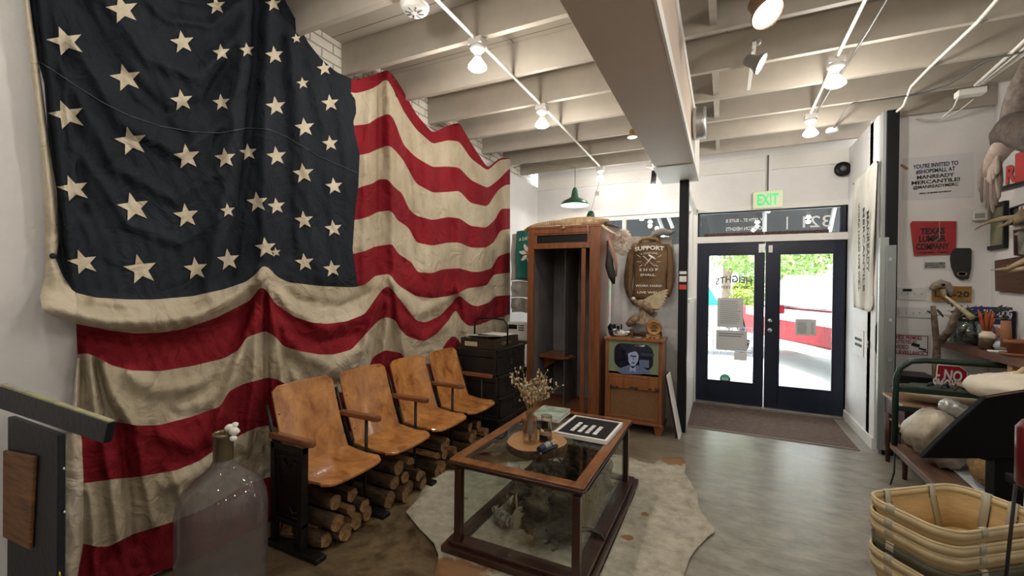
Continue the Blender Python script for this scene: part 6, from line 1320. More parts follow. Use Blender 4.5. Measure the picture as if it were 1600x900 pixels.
c = onx(1578, 272, RW-.02); text('R', c, (0,-1,0), (0,0,1), .22, bold=.008).build('lettering', MATS['print_red'], f2)
f3 = frame_r([(1584,325),(1612,316),(1612,350),(1585,352)], mat('cross_print', (.05,.05,.055), .6), 'small dark framed print with a white square and red cross at the right edge', fw_=.014)
c = onx(1597, 330, RW-.018); MB().box((RW-.022, c.y-.05, c.z-.045), (RW-.018, c.y+.035, c.z+.05)).build('white_square', M_post, f3); MB().box((RW-.026, c.y-.03, c.z-.006), (RW-.022, c.y+.015, c.z+.012)).box((RW-.026, c.y-.014, c.z-.03), (RW-.022, c.y+.0, c.z+.035)).build('red_cross', MATS['print_red'], f3)
f4 = frame_r([(1591,359),(1615,356),(1615,402),(1592,399)], mat('old_photo', (.35,.33,.29), .6, col2=(.08,.07,.06), vs=8), 'small dark wood framed old photograph at the right edge under the cross print', fw_=.014, mf=M_mahog)
P = [onx(1561,407,RW), onx(1618,398,RW), onx(1618,459,RW), onx(1562,455,RW)]
pq = solo(MB().add([(p.x-.03,p.y,p.z) for p in P]+[(p.x,p.y,p.z) for p in P], [(0,1,2,3),(7,6,5,4),(0,4,5,1),(1,5,6,2),(2,6,7,3),(3,7,4,0)]), 'wooden_plaque', wood('dark_plaque', (.13,.06,.03), (.045,.02,.012), .5, 4, (1,1,9), .1, .5), 'dark wooden plaque behind the lower antler on the right wall', 'plaque', bevel=.004)
M_ant = mat('antler', (.42,.33,.20), .5, var=.4, vs=10)
def antler(segs, label):
    o = None
    for i, (pts, r) in enumerate(segs):
        q = [onx(x, y, RW-d) for x, y, d in pts]
        if i == 0: o = solo(MB().tube(q, r, 10), 'antler', M_ant, label, 'antler')
        else: sub(MB().tube(q, r, 9), 'tine', M_ant, o)
    return o
antler([([(1600,332,.04),(1586,340,.08),(1570,341,.12),(1552,345,.15),(1536,351,.17),(1523,359,.18)], [.028,.024,.020,.015,.010,.003]), ([(1586,341,.08),(1572,350,.12),(1558,357,.15)], [.02,.013,.003]), ([(1600,330,.03),(1590,343,.07),(1586,352,.07)], [.03,.03,.012])], 'upper pale antler crossing the tall framed picture')
antler([([(1606,405,.04),(1590,412,.08),(1576,419,.12),(1562,421,.15),(1548,422,.18)], [.022,.019,.015,.009,.003]), ([(1606,418,.04),(1590,421,.08),(1577,424,.10),(1568,423,.12)], [.018,.015,.011,.004]), ([(1576,419,.12),(1574,414,.13)], [.008,.002])], 'lower pale antler crossing the dark wooden plaque')
# large bird
gb_ = thing('taxidermy_goose', 'big brown taxidermied bird flying with one wing hanging down at the upper right', 'taxidermy', onx(1590, 230, RW-.25))
M_gb = mat('goose_grey', (.24,.20,.175), .85, col2=(.10,.08,.07), vs=16, bump=.6, bs=40)
G = lambda x, y, d=.25: onx(x, y, RW-d)
MB().tube([G(1618,70), G(1612,90), G(1597,135), G(1588,165), G(1580,200), G(1577,215)], [.008,.04,.07,.075,.07,.04], 14).build('raised_wing', M_gb, gb_)
MB().tube([G(1552,232,.3), G(1565,212,.3), G(1585,200,.3), G(1612,205,.3), G(1640,215,.3), G(1680,235,.28), G(1705,250,.26), G(1740,262,.24), G(1765,262,.24), G(1785,270,.24)], [.015,.07,.11,.13,.12,.08,.04,.03,.035,.006], 16).build('body', mat('goose_dark', (.10,.075,.06), .85, col2=(.04,.03,.025), vs=14, bump=.6, bs=40), gb_)
MB().tube([G(1583,222,.3), G(1565,232,.31), G(1553,250,.31), G(1546,275,.31)], [.05,.065,.055,.04], 14).build('wing_arm', mat('pale_wing', (.46,.37,.32), .85, col2=(.30,.23,.20), vs=14), gb_)
mb = MB()
tips = [(1530,300,1533,270),(1534,318,1535,272),(1540,328,1538,275),(1546,333,1541,277),(1551,333,1545,277),(1557,322,1550,276),(1561,312,1554,272),(1563,298,1558,268)]
def feather(mb, a, b, wd_, nrm):
    d = (b-a); s_ = d.normalized().cross(nrm).normalized()*wd_; vs = []
    for t, k in ((0,.5),(.25,.9),(.7,1),(.92,.65),(1,.08)): c_ = a+d*t; vs += [c_-s_*k, c_+nrm*.006, c_+s_*k, c_-nrm*.004]
    fs = []
    for i in range(4):
        q = i*4
        for u in range(4): fs.append((q+u, q+(u+1) % 4, q+4+(u+1) % 4, q+4+u))
    mb.add(vs, fs, True)
for k, (tx, ty, rx_, ry) in enumerate(tips): mb.cur = k % 2; feather(mb, G(rx_+4, ry-16, .31), G(tx, ty, .30), .017, Vector((-.6,-.8,0)))
mb.build('flight_feathers', [mat('feather_brown', (.30,.24,.21), .8, col2=(.15,.115,.095), vs=30, stretch=(1,1,.2)), mat('feather_dark', (.13,.10,.085), .8)], gb_); mb = MB()
for k in range(9): feather(mb, G(1562-k*1.6, 238+k*3, .335), G(1548-k*1.4+ (k%3)*6, 268+k*2.5, .33), .018, Vector((-.6,-.8,0)))
mb.build('covert_feathers', MATS['pale_wing'], gb_)
# ------------------------------------------------------------------ shelf on the right wall with jars
SZ = 1.07
a = onz(1466, 531, SZ); b = onz(1610, 560, SZ); SX = a.x
sh = thing('plank_shelf', 'thick dark plank shelf on the right wall holding jars and pots', 'shelf', (1.95, 4.4, SZ-.06))
M_plank = wood('dark_plank', (.15,.065,.035), (.06,.028,.018), .45, 3, (8,1,8), .2, .4)
MB().box((SX, 3.2, SZ-.06), (RW, min(PY-.03, a.y+.03), SZ)).build('board', M_plank, sh, bevel=.006)
MB().box((SX+.03, 4.2, SZ-.16), (RW, 4.26, SZ-.061)).build('bracket', mat('raw_pine', (.50,.30,.14), .6), sh, bevel=.003)
MB().box((SX+.05, 3.3, SZ-.40), (RW, 3.36, SZ-.061)).build('bracket', M_plank, sh)
br_ = [onz(1456, 472+0, SZ)]
dr_ = [ony(1458,478,4.95), ony(1461,510,4.93), ony(1464,540,4.92), ony(1463,575,4.9), ony(1466,620,4.9)]
solo(MB().tube(dr_, [.018,.022,.024,.03,.03], 9), 'weathered_branch', M_drift, 'tall grey weathered branch standing left of the shelf', 'branch')
def onshelf(px, py): return onz(px, py, SZ+.001)
p = onshelf(1497, 541); solo(MB().tube([p+Vector((-.10,.05,.02)), p+Vector((-.04,.04,.12)), p+Vector((0,.05,.25)), p+Vector((.03,.06,.33))], [.03,.028,.024,.015], 9), 'driftwood_branch', M_drift, 'grey driftwood branch leaning behind the big glass jar', 'branch')
JM = glass_mat('jar_glass', (.62,.68,.66), .03, .5)
p = onz(1508, 538, SZ); jy_ = p.y
bj = thing('glass_jar', 'big squat green tinted glass jar with leaves on the shelf', 'jar', (p.x+.04, jy_, SZ))
MB().lathe([(0,0),(.12,0),(.135,.02),(.138,.12),(.125,.165),(.09,.185),(.085,.20),(.092,.205),(.082,.205),(.08,.185),(.11,.165),(.128,.12),(.125,.02),(0,.01)], (p.x+.04, jy_, SZ+.001), 32).build('jar', JM, bj)
MB().ell((p.x+.04, jy_, SZ+.06), (.10,.10,.05), 12, 8, .15).build('contents', mat('jar_leaves', (.14,.15,.12), .9, var=.7, vs=30), bj)
lv = MB(); q = random.Random(2); base = Vector((p.x+.04, jy_, SZ+.18))
for k in range(15):
    a_ = q.uniform(0, 2*PI); e = base+Vector((math.cos(a_)*q.uniform(.08,.26), math.sin(a_)*q.uniform(.04,.16), q.uniform(.03,.20))); lv.tube([base, (base+e)/2+Vector((0,0,.03)), e], .0022, 5)
    for u in range(4): feather(lv, base+(e-base)*(.4+.15*u), base+(e-base)*(.4+.15*u)+Vector((q.uniform(-.09,.09), q.uniform(-.05,.05), q.uniform(-.03,.07))), .010, Vector((0,-1,.2)).normalized())
solo(lv, 'leafy_sprigs', mat('dry_green', (.045,.06,.035), .7, var=.5, vs=20), 'dark green dried sprigs fanning out of the big glass jar', 'plant')
st_a, st_b = ony(1478, 463, 4.75), ony(1520, 497, 4.6); solo(MB().tube([st_a, (st_a+st_b)/2, st_b], [.008,.013,.022], 9), 'bone_stick', M_bone, 'long tan bone like stick standing slanted in the big jar', 'stick')
p = onz(1542, 546, SZ); v2 = thing('two_tone_vase', 'small cream and brown vase holding orange dried stalks', 'vase', (p.x, p.y, SZ))
MB().lathe([(0,0),(.042,0),(.047,.01),(.047,.085),(.045,.088)], (p.x,p.y,SZ+.001), 24).build('lower_body', mat('brown_glaze', (.055,.028,.014), .3), v2)
MB().lathe([(.0465,.086),(.046,.115),(.03,.13),(.026,.14),(.02,.14),(.02,.12)], (p.x,p.y,SZ+.001), 24).build('upper_body', mat('cream_glaze', (.62,.55,.40), .35), v2)
os_ = MB(); q = random.Random(6)
for k in range(16):
    a_ = q.uniform(0, 2*PI); r_ = q.uniform(.01,.06); os_.tube([(p.x+.2*r_*math.cos(a_), p.y+.2*r_*math.sin(a_), SZ+.11), (p.x+.6*r_*math.cos(a_), p.y+.6*r_*math.sin(a_), SZ+.20), (p.x+r_*math.cos(a_), p.y+r_*math.sin(a_), SZ+q.uniform(.24,.31))], [.005,.009,.004], 6)
solo(os_, 'orange_stalks', mat('orange_dried', (.34,.07,.02), .8, var=.4, vs=20), 'bunch of orange red dried stalks in the two tone vase', 'dried plant')
p = onz(1562, 548, SZ); v3 = solo(MB().lathe([(0,0),(.04,0),(.055,.03),(.058,.06),(.04,.10),(.022,.125),(.022,.16),(.018,.16),(.018,.125),(.05,.06),(.03,.01),(0,.01)], (p.x+.05,p.y+.06,SZ+.001), 24), 'glass_jug', glass_mat('clear_bluish', (.88,.9,.9), .02, .7), 'clear round glass jug behind the terracotta pot on the shelf', 'jug')
v4 = solo(MB().lathe([(0,0),(.03,0),(.045,.035),(.03,.07),(0,.078)], (p.x-.0,p.y-.02,SZ+.001), 20), 'glass_ball', mat('grey_glass_ball', (.30,.33,.34), .1, spec=.8), 'grey glass ball between the vase and the terracotta pot', 'ball')
p = onz(1588, 556, SZ); tp_ = thing('terracotta_pot', 'terracotta pot in a saucer at the right end of the shelf', 'pot', (p.x, p.y, SZ))
MB().lathe([(0,0),(.04,0),(.054,.075),(.062,.075),(.064,.10),(.056,.10),(.05,.07),(0,.06)], (p.x,p.y,SZ+.012), 26).build('pot', M_terra, tp_); MB().lathe([(0,0),(.075,0),(.085,.02),(.078,.02),(.07,.008),(0,.008)], (p.x,p.y,SZ+.001), 26).build('saucer', M_terra, tp_)
MB().tube([(p.x-.03,p.y+.05,SZ+.05),(p.x-.03,p.y+.06,SZ+.24)], [.03,.026], 12).build('clay_tube', M_terra, tp_)
p = onz(1560, 550, SZ); solo(MB().box((p.x-.05,p.y-.03,SZ+.001),(p.x+.05,p.y+.03,SZ+.010)), 'white_card', M_white, 'white flat card in front of the glass ball on the shelf', 'card')
# book, letters BULL-DOG
Yb = 4.95; a = ony(1523, 479, Yb); b = ony(1592, 525, Yb); bz = max(b.z, SZ+.005)
bk2 = thing('pictorial_book', 'tall navy backed print reading BULL-DOG standing on the shelf', 'book', ((a.x+b.x)/2, Yb, SZ))
Mxb = Matrix.Translation((a.x, Yb, 0))
xe = min(ony(1590,500,Yb).x, RW-.03)
MB().box((a.x, Yb, SZ), (xe, Yb+.03, a.z)).build('cover', mat('book_navy', (.015,.022,.12), .4), bk2, bevel=.004)
MB().box((a.x+.02, Yb-.003, SZ), (xe-.07, Yb, SZ+(a.z-SZ)*.55)).build('white_panel', M_post, bk2); MB().box((xe-.065, Yb-.003, SZ), (xe-.012, Yb, SZ+(a.z-SZ)*.45)).build('red_panel', MATS['print_red'], bk2)
MB().ell(((a.x+xe)/2, Yb-.004, SZ+(a.z-SZ)*.33), (.07,.004,.05), 14, 8, .15).build('red_figure', mat('red_pink', (.45,.18,.17), .6), bk2)
MB().box((xe+.004, Yb+.0, SZ), (xe+.02, Yb+.04, a.z-.03)).build('spine_edge', M_black, bk2)
c = ony(1559, 489.5, Yb-.004); text('BULL-DOG', c, (1,0,0), (0,0,1), .085, width=(xe-a.x)*.74, bold=.002).build('lettering', M_post, bk2)
c = ony(1565, 497, Yb-.004); text('Automatic cut-off', c, (1,0,0), (0,0,1), .03, width=(xe-a.x)*.5).build('lettering', M_post, bk2)
# ------------------------------------------------------------------ little red table with tray
M_rt = mat('dark_red_paint', (.07,.016,.014), .4, var=.4, vs=8)
rtb = thing('side_table', 'small dark red table with a worn pale top edge by the poster wall', 'table', (1.62, 4.75, 0))
rz = .60
MB().box((1.30, 4.48, rz-.025), (2.0, 4.97, rz)).build('table_top', wood('worn_top', (.42,.28,.18), (.20,.11,.07), .5, 3, (1,5,1), .1), rtb, bevel=.004)
MB().box((1.32, 4.50, rz-.16), (1.34, 4.95, rz-.026)).box((1.34, 4.50, rz-.16), (1.98, 4.52, rz-.026)).build('apron', M_rt, rtb)
for x in (1.33, 1.93):
    for y in (4.51, 4.91): MB().tube([(x, y, rz-.16), (x, y, .0)], [.028,.016], 8).build('leg', M_rt, rtb)
MB().box((1.33, 4.52, .38), (1.98, 4.93, .395)).build('lower_shelf', mat('tan_board', (.42,.31,.2), .6), rtb)
bk_t = mat('rust_brown', (.17,.08,.035), .8, var=.6, vs=10, bump=.6)
lump('rope_coil', (1.62, 4.7, .44), (.17,.15,.055), bk_t, 'brown coil of rope on the lower shelf of the red table', 'rope', 9, amp=.15)
ty = thing('wooden_dough_tray', 'long pale wooden trough tray resting on the red table', 'tray', (1.66, 4.6, rz+.001))
def hullrow(t): return max(.02, math.sin(PI*min(1, max(0, t))))**.35
rows = []; rows2 = []
for i in range(25):
    t = i/24; x = 1.30+.75*t; w_ = .17*hullrow(t); rows.append([(x, 4.66+w_*math.cos(PI*j/10), rz+.10-.09*math.sin(PI*j/10)*hullrow(t)) for j in range(11)])
MB().grid(rows).build('trough', mat('tray_wood', (.68,.56,.38), .6, var=.25, vs=6), ty, solid=.016)
# dark green things in the tray
lump('folded_aprons', (1.58, 4.66, rz+.115), (.24,.11,.035), mat('dark_sage', (.075,.088,.080), .85, var=.4, vs=10, bump=.7), 'dark sage canvas straps and pouches heaped in the tray', 'canvas', 12, amp=.3)
for k in range(4):
    x = 1.46+.09*k; solo(MB().tube([(x, 4.60, rz+.12), (x+.02, 4.58, rz+.165), (x+.06, 4.62, rz+.175), (x+.09, 4.66, rz+.13)], .009, 8), 'canvas_strap', MATS['dark_sage'], '%s dark canvas strap looping over the pouches in the tray' % ['leftmost', 'second', 'third', 'rightmost'][k], 'strap', group='straps in the tray')
# no smoking sign
ny = 4.86; nm = thing('no_smoking_sign', 'red metal NO SMOKING ALLOWED sign leaning behind the tray', 'sign', ony(1488, 640, ny))
pts = [(1464,568),(1500,571),(1513,580),(1511,642),(1460,641),(1461,600)]; MB().prism([(ony(x,y,ny).x, ony(x,y,ny).z) for x, y in pts], ny, ny+.008, 'y').build('plate', mat('sign_red', (.34,.012,.022), .4, var=.2), nm)
Q = [(1465,570),(1499.5,572.5),(1511.5,581)]; MB().tube([ony(x,y,ny-.002) for x, y in Q+[(1510,640)]], .004, 5).build('white_edge', M_post, nm); MB().tube([ony(x,y,ny-.002) for x, y in [(1465,570),(1462,600),(1461,640)]], .004, 5).build('white_edge', M_post, nm)
for s_, x, y, wd_, h in (('- NO -', 1489, 587, 36, .10), ('SMOKING', 1488, 603, 44, .11), ('ALLOWED', 1487, 622, 44, .11)): 
    c = ony(x, y, ny-.004); text(s_, c, (1,0,-.09), (0,0,1), h*1.3, width=wd_/176, bold=.004).build('lettering', M_post, nm)
# dark drawer-like tray & black box behind the green handle
c = ony(1438, 594, 5.0); solo(MB().box((c.x-.15, 4.98, c.z-.03), (c.x+.12, 5.3, c.z+.03)).box((1.62,5.2,0),(1.66,5.3,c.z-.03)), 'black_tray', M_black, 'shallow black tray on a post below the surveillance sign', 'tray', bevel=.003)
# ------------------------------------------------------------------ platform truck: green tubular handle, plank deck
M_grn = mat('dark_green_enamel', (.012,.03,.020), .3)
tk_ = thing('platform_truck', 'platform truck with dark green tubular handle and worn plank deck', 'truck', (1.6, 4.0, 0))
HY = 4.38; dz_ = .30; dx0 = onz(1393, 694, dz_).x
hxl = ony(1398, 640, HY).x; htz = ony(1425, 562, HY).z; hxr = 2.02
MB().tube([(hxl, HY, dz_), (hxl+.005, HY, htz-.16), (hxl+.03, HY, htz-.07), (hxl+.09, HY, htz-.015), (hxl+.18, HY, htz), (hxr-.18, HY, htz), (hxr-.06, HY, htz-.03), (hxr, HY, htz-.12), (hxr, HY, dz_)], .021, 12).build('handle_tube', M_grn, tk_)
for py, hh in ((604, .04), (634, .04), (670, .045)):
    z = ony(1404, py, HY).z; MB().box((hxl, HY-.008, z-hh), (hxr, HY+.008, z)).build('cross_slat', M_grn, tk_, bevel=.003)
M_deck = wood('deck_plank', (.20,.115,.08), (.085,.045,.03), .45, 3, (8,1,8), .15, .5)
for k in range(5): MB().box((dx0+.155*k, 3.42, dz_-.045), (dx0+.15+.155*k, HY+.06, dz_)).build('deck_plank', M_deck, tk_, bevel=.005)
MB().box((dx0+.05, 3.45, dz_-.1), (dx0+.11, HY, dz_-.046)).build('chassis_rail', M_iron, tk_); MB().box((1.9, 3.45, dz_-.1), (1.96, HY, dz_-.046)).build('chassis_rail', M_iron, tk_)
for (x, y) in ((dx0+.13, 4.05), (1.85, 4.05), (dx0+.13, 3.58), (1.85, 3.58)):
    MB(basis((x, y, .10), (0,1,0), (0,0,1))).lathe([(.0,-.02),(.06,-.022),(.098,-.02),(.10,0),(.098,.02),(.06,.022),(0,.02)], seg=28).build('wheel', mat('tyre', (.015,.015,.015), .7), tk_)
    MB(basis((x-.024, y, .10), (0,1,0), (0,0,1))).lathe([(.03,-.004),(.03,.004)], seg=16).build('hub', M_steel, tk_)
    MB().box((x-.035, y-.02, .1), (x-.026, y+.02, dz_-.045)).box((x+.026, y-.02, .1), (x+.035, y+.02, dz_-.045)).build('fork', M_iron, tk_)
MB().tube([(dx0+.01, 4.36, dz_-.06), (dx0-.0, 4.33, .10), (dx0-.03, 4.30, .01)], .006, 7).build('kick_stand', M_iron, tk_)
# loads on the deck
M_burlap = mat('shimmer_sack', (.50,.46,.37), .42, col2=(.26,.22,.16), vs=5, bump=.9, bs=11, metal=.2)
def _se(v): return math.copysign(abs(v)**.72, v)
def sack(cx_, cy_, cz_, rx_, ry_, rz_, rotz, roty, name, m, label, cat='bag', seed=1, pinch=.5):
    q = random.Random(seed); mb = MB(Matrix.Translation((cx_, cy_, cz_)) @ Matrix.Rotation(rotz, 4, 'Z') @ Matrix.Rotation(roty, 4, 'Y')); rows = []
    for i in range(21):
        t = i/20; u = -1+2*t; k_ = (max(0, 1-abs(u)**5))**.42 if 0 < i < 20 else 0.0; 
        rows.append([(u*rx_, _se(math.cos(2*PI*(j % 24)/24))*ry_*k_*(1+.07*math.sin(5*(j % 24)+9*u+seed)+.05*math.sin(17*u+2*seed)), _se(math.sin(2*PI*(j % 24)/24))*rz_*k_*(1+.09*math.sin(3*(j % 24)+11*u+seed)+.05*math.sin(23*u+seed))) for j in range(25)])
    return solo(mb.grid(rows), name, m, label, cat)
sack(1.35, 3.98, .50, .19, .13, .15, .3, .75, 'shimmering_pillow', M_burlap, 'shimmering beige sack standing on the truck deck left of the black easel')
sack(1.52, 4.10, .665, .14, .055, .055, -.2, .45, 'foil_roll', mat('foil', (.62,.62,.62), .22, metal=.6, bump=.9, bs=14), 'silvery crinkled roll lying across the sacks', 'roll', 4)
M_straw = mat('straw_sack', (.42,.28,.11), .6, col2=(.20,.12,.05), vs=22, bump=.9, bs=40)
sack(1.66, 3.66, .425, .27, .16, .115, -.25, .05, 'textured_sack', M_straw, 'golden brown textured sack lying on the truck under the easel', 'bag', 7)
solo(MB(Matrix.Translation((1.46, 3.85, dz_+.002)) @ Matrix.Rotation(-.04, 4, 'Z')).box((-.05,-.40,0), (.36,.42,.012)), 'white_sheet_board', mat('pale_blue_board', (.60,.66,.72), .4), 'pale bluish flat panel lying on the truck deck under the golden sack', 'panel', bevel=.003)
lump('brown_bundle', (1.42, 4.22, .36), (.14,.10,.055), bk_t, 'brown fibrous bundle on the deck beside the green handle', 'bundle', 15, amp=.25)
# cream cloth bag with rope on a wooden crate
YB = 3.9; p = ony(1540, 610, YB)
solo(MB().box((1.80, 3.90, .302), (1.84, 3.94, .84)).box((1.98, 3.90, .302), (2.02, 3.94, .84)).box((1.80, 4.16, .302), (1.84, 4.20, .84)).box((1.98, 4.16, .302), (2.02, 4.20, .84)).box((1.52, 3.66, .84), (2.06, 4.22, .86)), 'wooden_stool', mat('stool_wood', (.30,.19,.11), .6, var=.3), 'plain wooden stool hidden under the cream cloth bag', 'stool', bevel=.004)
sack(1.70, 3.80, .935, .28, .19, .07, .25, -.12, 'canvas_bag', mat('cream_canvas', (.70,.64,.52), .85, var=.15, vs=6, bump=.6, bs=14), 'cream canvas bag with a rope handle lying above the tray', 'bag', 3)
rp = [Vector((1.66, 3.86, .975)), Vector((1.72, 3.88, 1.03)), Vector((1.84, 3.88, 1.055)), Vector((1.98, 3.86, 1.04)), Vector((2.06, 3.80, 1.0))]
fine = []; 
for i in range(len(rp)-1):
    for k in range(14): fine.append(rp[i].lerp(rp[i+1], k/14))
ropeo = solo(MB().tube([p+Vector((0, .006*math.sin(i*1.3), .006*math.cos(i*1.3))) for i, p in enumerate(fine)], .014, 8), 'thick_rope', mat('hemp_rope', (.50,.38,.24), .85, bump=.8, bs=60), 'thick tan rope arched over the cream canvas bag', 'rope')
sub(MB().tube([p+Vector((0, -.006*math.sin(i*1.3), .002-.006*math.cos(i*1.3))) for i, p in enumerate(fine)], .014, 8), 'second_strand', MATS['hemp_rope'], ropeo)
# black easel, right foreground
YE = 3.25; es = thing('black_display_easel', 'black tilted display easel panel with a thick post in the right foreground', 'easel', ony(1540, 720, YE))
M_blk2 = mat('matt_black', (.002,.002,.0025), .7, spec=.15)
pts = [(1440,716),(1462,693),(1500,657),(1540,622),(1570,617),(1640,606),(1640,735),(1578,716),(1562,716),(1548,722),(1530,717),(1500,717)]
PE = [ony(x, y, YE) for x, y in pts]; MB().prism([(p.x, p.z) for p in PE], YE, YE+.05, 'y').build('tilted_panel', M_blk2, es, bevel=.006)
a = ony(1555, 715, YE+.02); b = ony(1601, 715, YE+.02); MB().box((a.x, YE+.02, .0), (b.x, YE+.12, a.z+.05)).build('post', M_blk2, es, bevel=.004)
a = ony(1540, 621, YE-.001); b = ony(1640, 605, YE-.001); MB().tube([a, b], .004, 6).build('wood_edge', mat('easel_edge', (.10,.06,.04), .5), es)
# thin rod and red canister, extreme right
YR = 1.75; a = ony(1587, 757, YR); b = ony(1572, 900, YR); d = (b-a); 
solo(MB().tube([a, b, b+d*.45], .0045, 8), 'metal_rod', M_iron, 'thin dark metal rod standing in front of the basket stack', 'rod')
p = ony(1600, 745, YR+.25); rx0 = ony(1592, 745, YR+.25).x
solo(MB().lathe([(0,0),(.055,0),(.06,.01),(.06,.19),(.045,.215),(.02,.225),(0,.226)], (rx0+.062, YR+.27, ony(1596,762,YR+.25).z), 24), 'red_canister', mat('canister_red', (.10,.004,.006), .3), 'dark red canister cut off by the right picture edge', 'canister')
zc_ = ony(1596,762,YR+.25).z
solo(MB().box((rx0+.03, YR+.18, zc_-.03), (rx0+.4, YR+.4, zc_-.001)).box((rx0+.3, YR+.2, 0), (rx0+.34, YR+.38, zc_-.03)), 'small_ledge', M_blk2, 'dark ledge under the red canister at the right edge', 'ledge', bevel=.003)
# ------------------------------------------------------------------ nested stack of wooden baskets
M_bsk = mat('basket_veneer', (.62,.43,.20), .6, var=.25, vs=4, bump=.25, bs=30, stretch=(1,1,4)); M_rim = mat('basket_rim', (.66,.53,.31), .6, var=.2, vs=6)
M_bskd = mat('basket_dark_olive', (.12,.115,.07), .7, var=.3, vs=5)  # dark olive veneer for one basket of the stack
M_bslat = mat('dark_gap', (.05,.03,.015), .8)
bcx, bcy, bang, bA, bB = .994, 2.764, .663, .305, .185
def rr3(hw, hh, r, n=8):
    out = []
    for k, (sx_, sy_) in enumerate(((1,1),(-1,1),(-1,-1),(1,-1))):
        for i in range(n+1): a = PI/2*k+PI/2*i/n; out.append((sx_*(hw-r)+r*math.cos(a), sy_*(hh-r)+r*math.sin(a)))
    return out
def make_basket(mw, mr, label):
    t = thing('veneer_basket', label, 'basket', (0,0,0), group='nested stack of veneer baskets', rz=.0001)
    h = .20; top = rr3(bA, bB, .10); mid = rr3(bA-.02, bB-.02, .09); bot = rr3(bA-.045, bB-.045, .08); cl_ = lambda L: L+[L[0]]
    MB().grid([[(x,y,-h) for x,y in cl_(bot)], [(x,y,-h*.5) for x,y in cl_(mid)], [(x*.985,y*.985,-.028) for x,y in cl_(top)], [(x,y,0) for x,y in cl_(top)]]).build('side_wall', mw, t, solid=.005)
    MB().add([(x,y,-h) for x,y in bot]+[(x,y,-h+.006) for x,y in bot], [list(range(len(bot)))[::-1], [len(bot)+i for i in range(len(bot))]]).build('bottom', mw, t)
    MB().tube([(x,y,0) for x,y in top], .0065, 8, closed=True).build('rim', mr, t)
    MB().grid([[(x*1.004,y*1.004,-.036) for x,y in cl_(top)], [(x*1.012,y*1.012,-.004) for x,y in cl_(top)]]).build('rim_band', mr, t, solid=.004)
    MB().grid([[(x*.972,y*.972,-.034) for x,y in cl_(top)], [(x*.982,y*.982,-.004) for x,y in cl_(top)]]).build('inner_band', mr, t, solid=.003)
    for (x, y, dx, dy) in ((bA,.05,1,0),(bA,-.05,1,0),(-bA,.05,-1,0),(.13,bB,0,1),(-.16,bB,0,1),(.14,-bB,0,-1),(-.12,-bB,0,-1)):
        sx_, sy_ = -dy*.018, dx*.018; px_ = lambda f, z, s_: (x-dx*f+s_*sx_, y-dy*f+s_*sy_, z)
        rows = [[px_(-.008,-.03,-1), px_(-.008,-.03,1)], [px_(-.004,.008,-1), px_(-.004,.008,1)], [px_(.012,.006,-1), px_(.012,.006,1)], [px_(.016,-.05,-1), px_(.016,-.05,1)], [px_(.048,-.19,-1), px_(.048,-.19,1)]]
        MB().grid(rows).build('strap', mat('metal_strap', (.45,.42,.32), .5), t, solid=.002)
        rows = [[px_(.015,-.045,-1.25), px_(.015,-.045,-1.0)], [px_(.046,-.19,-1.25), px_(.046,-.19,-1.0)]]; MB().grid(rows).build('seam_gap', M_bslat, t, solid=.001)
    return t
b0 = make_basket(M_bsk, M_rim, 'topmost veneer basket of the nested stack in the right foreground')
b0.location = (bcx, bcy, .50); b0.rotation_euler = (0,0,bang)
bl = ['second veneer basket from the top of the stack', 'third veneer basket from the top, just above the dark one', 'dark olive coloured basket, fourth from the top', 'veneer basket directly under the dark olive one', 'sixth basket from the top of the stack', 'seventh basket from the top of the stack']
zz = .50; drops = [.066, .050, .063, .058, .060]
for k in range(5):
    zz -= drops[k]
    d_ = dup(b0, (bcx+.004*((k*7) % 3-1), bcy+.004*((k*5) % 3-1), zz), bl[k], rz=bang+.012*((k*3) % 3-1))
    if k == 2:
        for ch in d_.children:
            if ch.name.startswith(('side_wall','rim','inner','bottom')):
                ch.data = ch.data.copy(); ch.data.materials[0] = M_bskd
    if zz-.2 < .012: d_.location.z = max(zz, .205)
# ------------------------------------------------------------------ the street
M_conc = mat('bright_pavement', (.72,.71,.68), .8, var=.08, vs=1.5)
g = MB().box((-30, FY+.11, -.14), (30, 60, -.015)); go = g.build('ground', M_conc); struct(go, 'sunlit pale pavement outside the doors', 'pavement')
rf = MB().box((LX-.3, BY-.2, DK+.1), (RX+2, FY+.2, DK+.3)); struct(rf.build('roof', M_white))
cn = thing('street_canopy', 'dark steel canopy with white pipe frame over the pavement outside', 'canopy', (0, 8.1, 2.15))
MB().box((-5, FY+.16, 3.0), (5, 8.1, 3.06)).build('soffit', mat('dark_soffit', (.09,.095,.10), .6), cn); MB().box((-5, 8.05, 2.14), (5, 8.12, 3.4)).build('fascia', MATS['dark_soffit'], cn)
M_wp = mat('white_pipe', (.85,.85,.85), .5)
for x0, x1, z0, z1 in ((-5,5,2.93,2.93),(-3.55,-3.30,2.93,2.2),(-2.05,-1.85,2.93,2.2),(-1.10,-.85,2.93,2.2),(.58,.58,2.93,2.2),(1.52,1.40,2.93,2.2),(-.95,-.8,2.93,2.55)): MB().tube([(x0, 7.98, z0), (x1, 7.98, z1)], .03, 8).build('frame_pipe', M_wp, cn)
for x in (-4.9, 4.9): MB().tube([(x, 8.08, -.015), (x, 8.08, 2.2)], .05, 10).build('column', M_wp, cn)
# parked red pickup (angled), seen through the doors
vpdir = ray(837, 450); vpdir = Vector((vpdir.x, vpdir.y, 0)).normalized()
near = ray(1303, 450); near = Vector((near.x, near.y, 0)); near = near*(8.6/near.y)
car = thing('red_pickup', 'red pickup with pale sill and upper half painted white as sky glare, parked outside the doors', 'pickup', (near.x, near.y, -.014))
car['_w'] = 0; del car['_w']; ang = math.atan2(vpdir.y, vpdir.x); car.location = (near.x, near.y, -.014) ; car.rotation_euler = (0,0,ang)
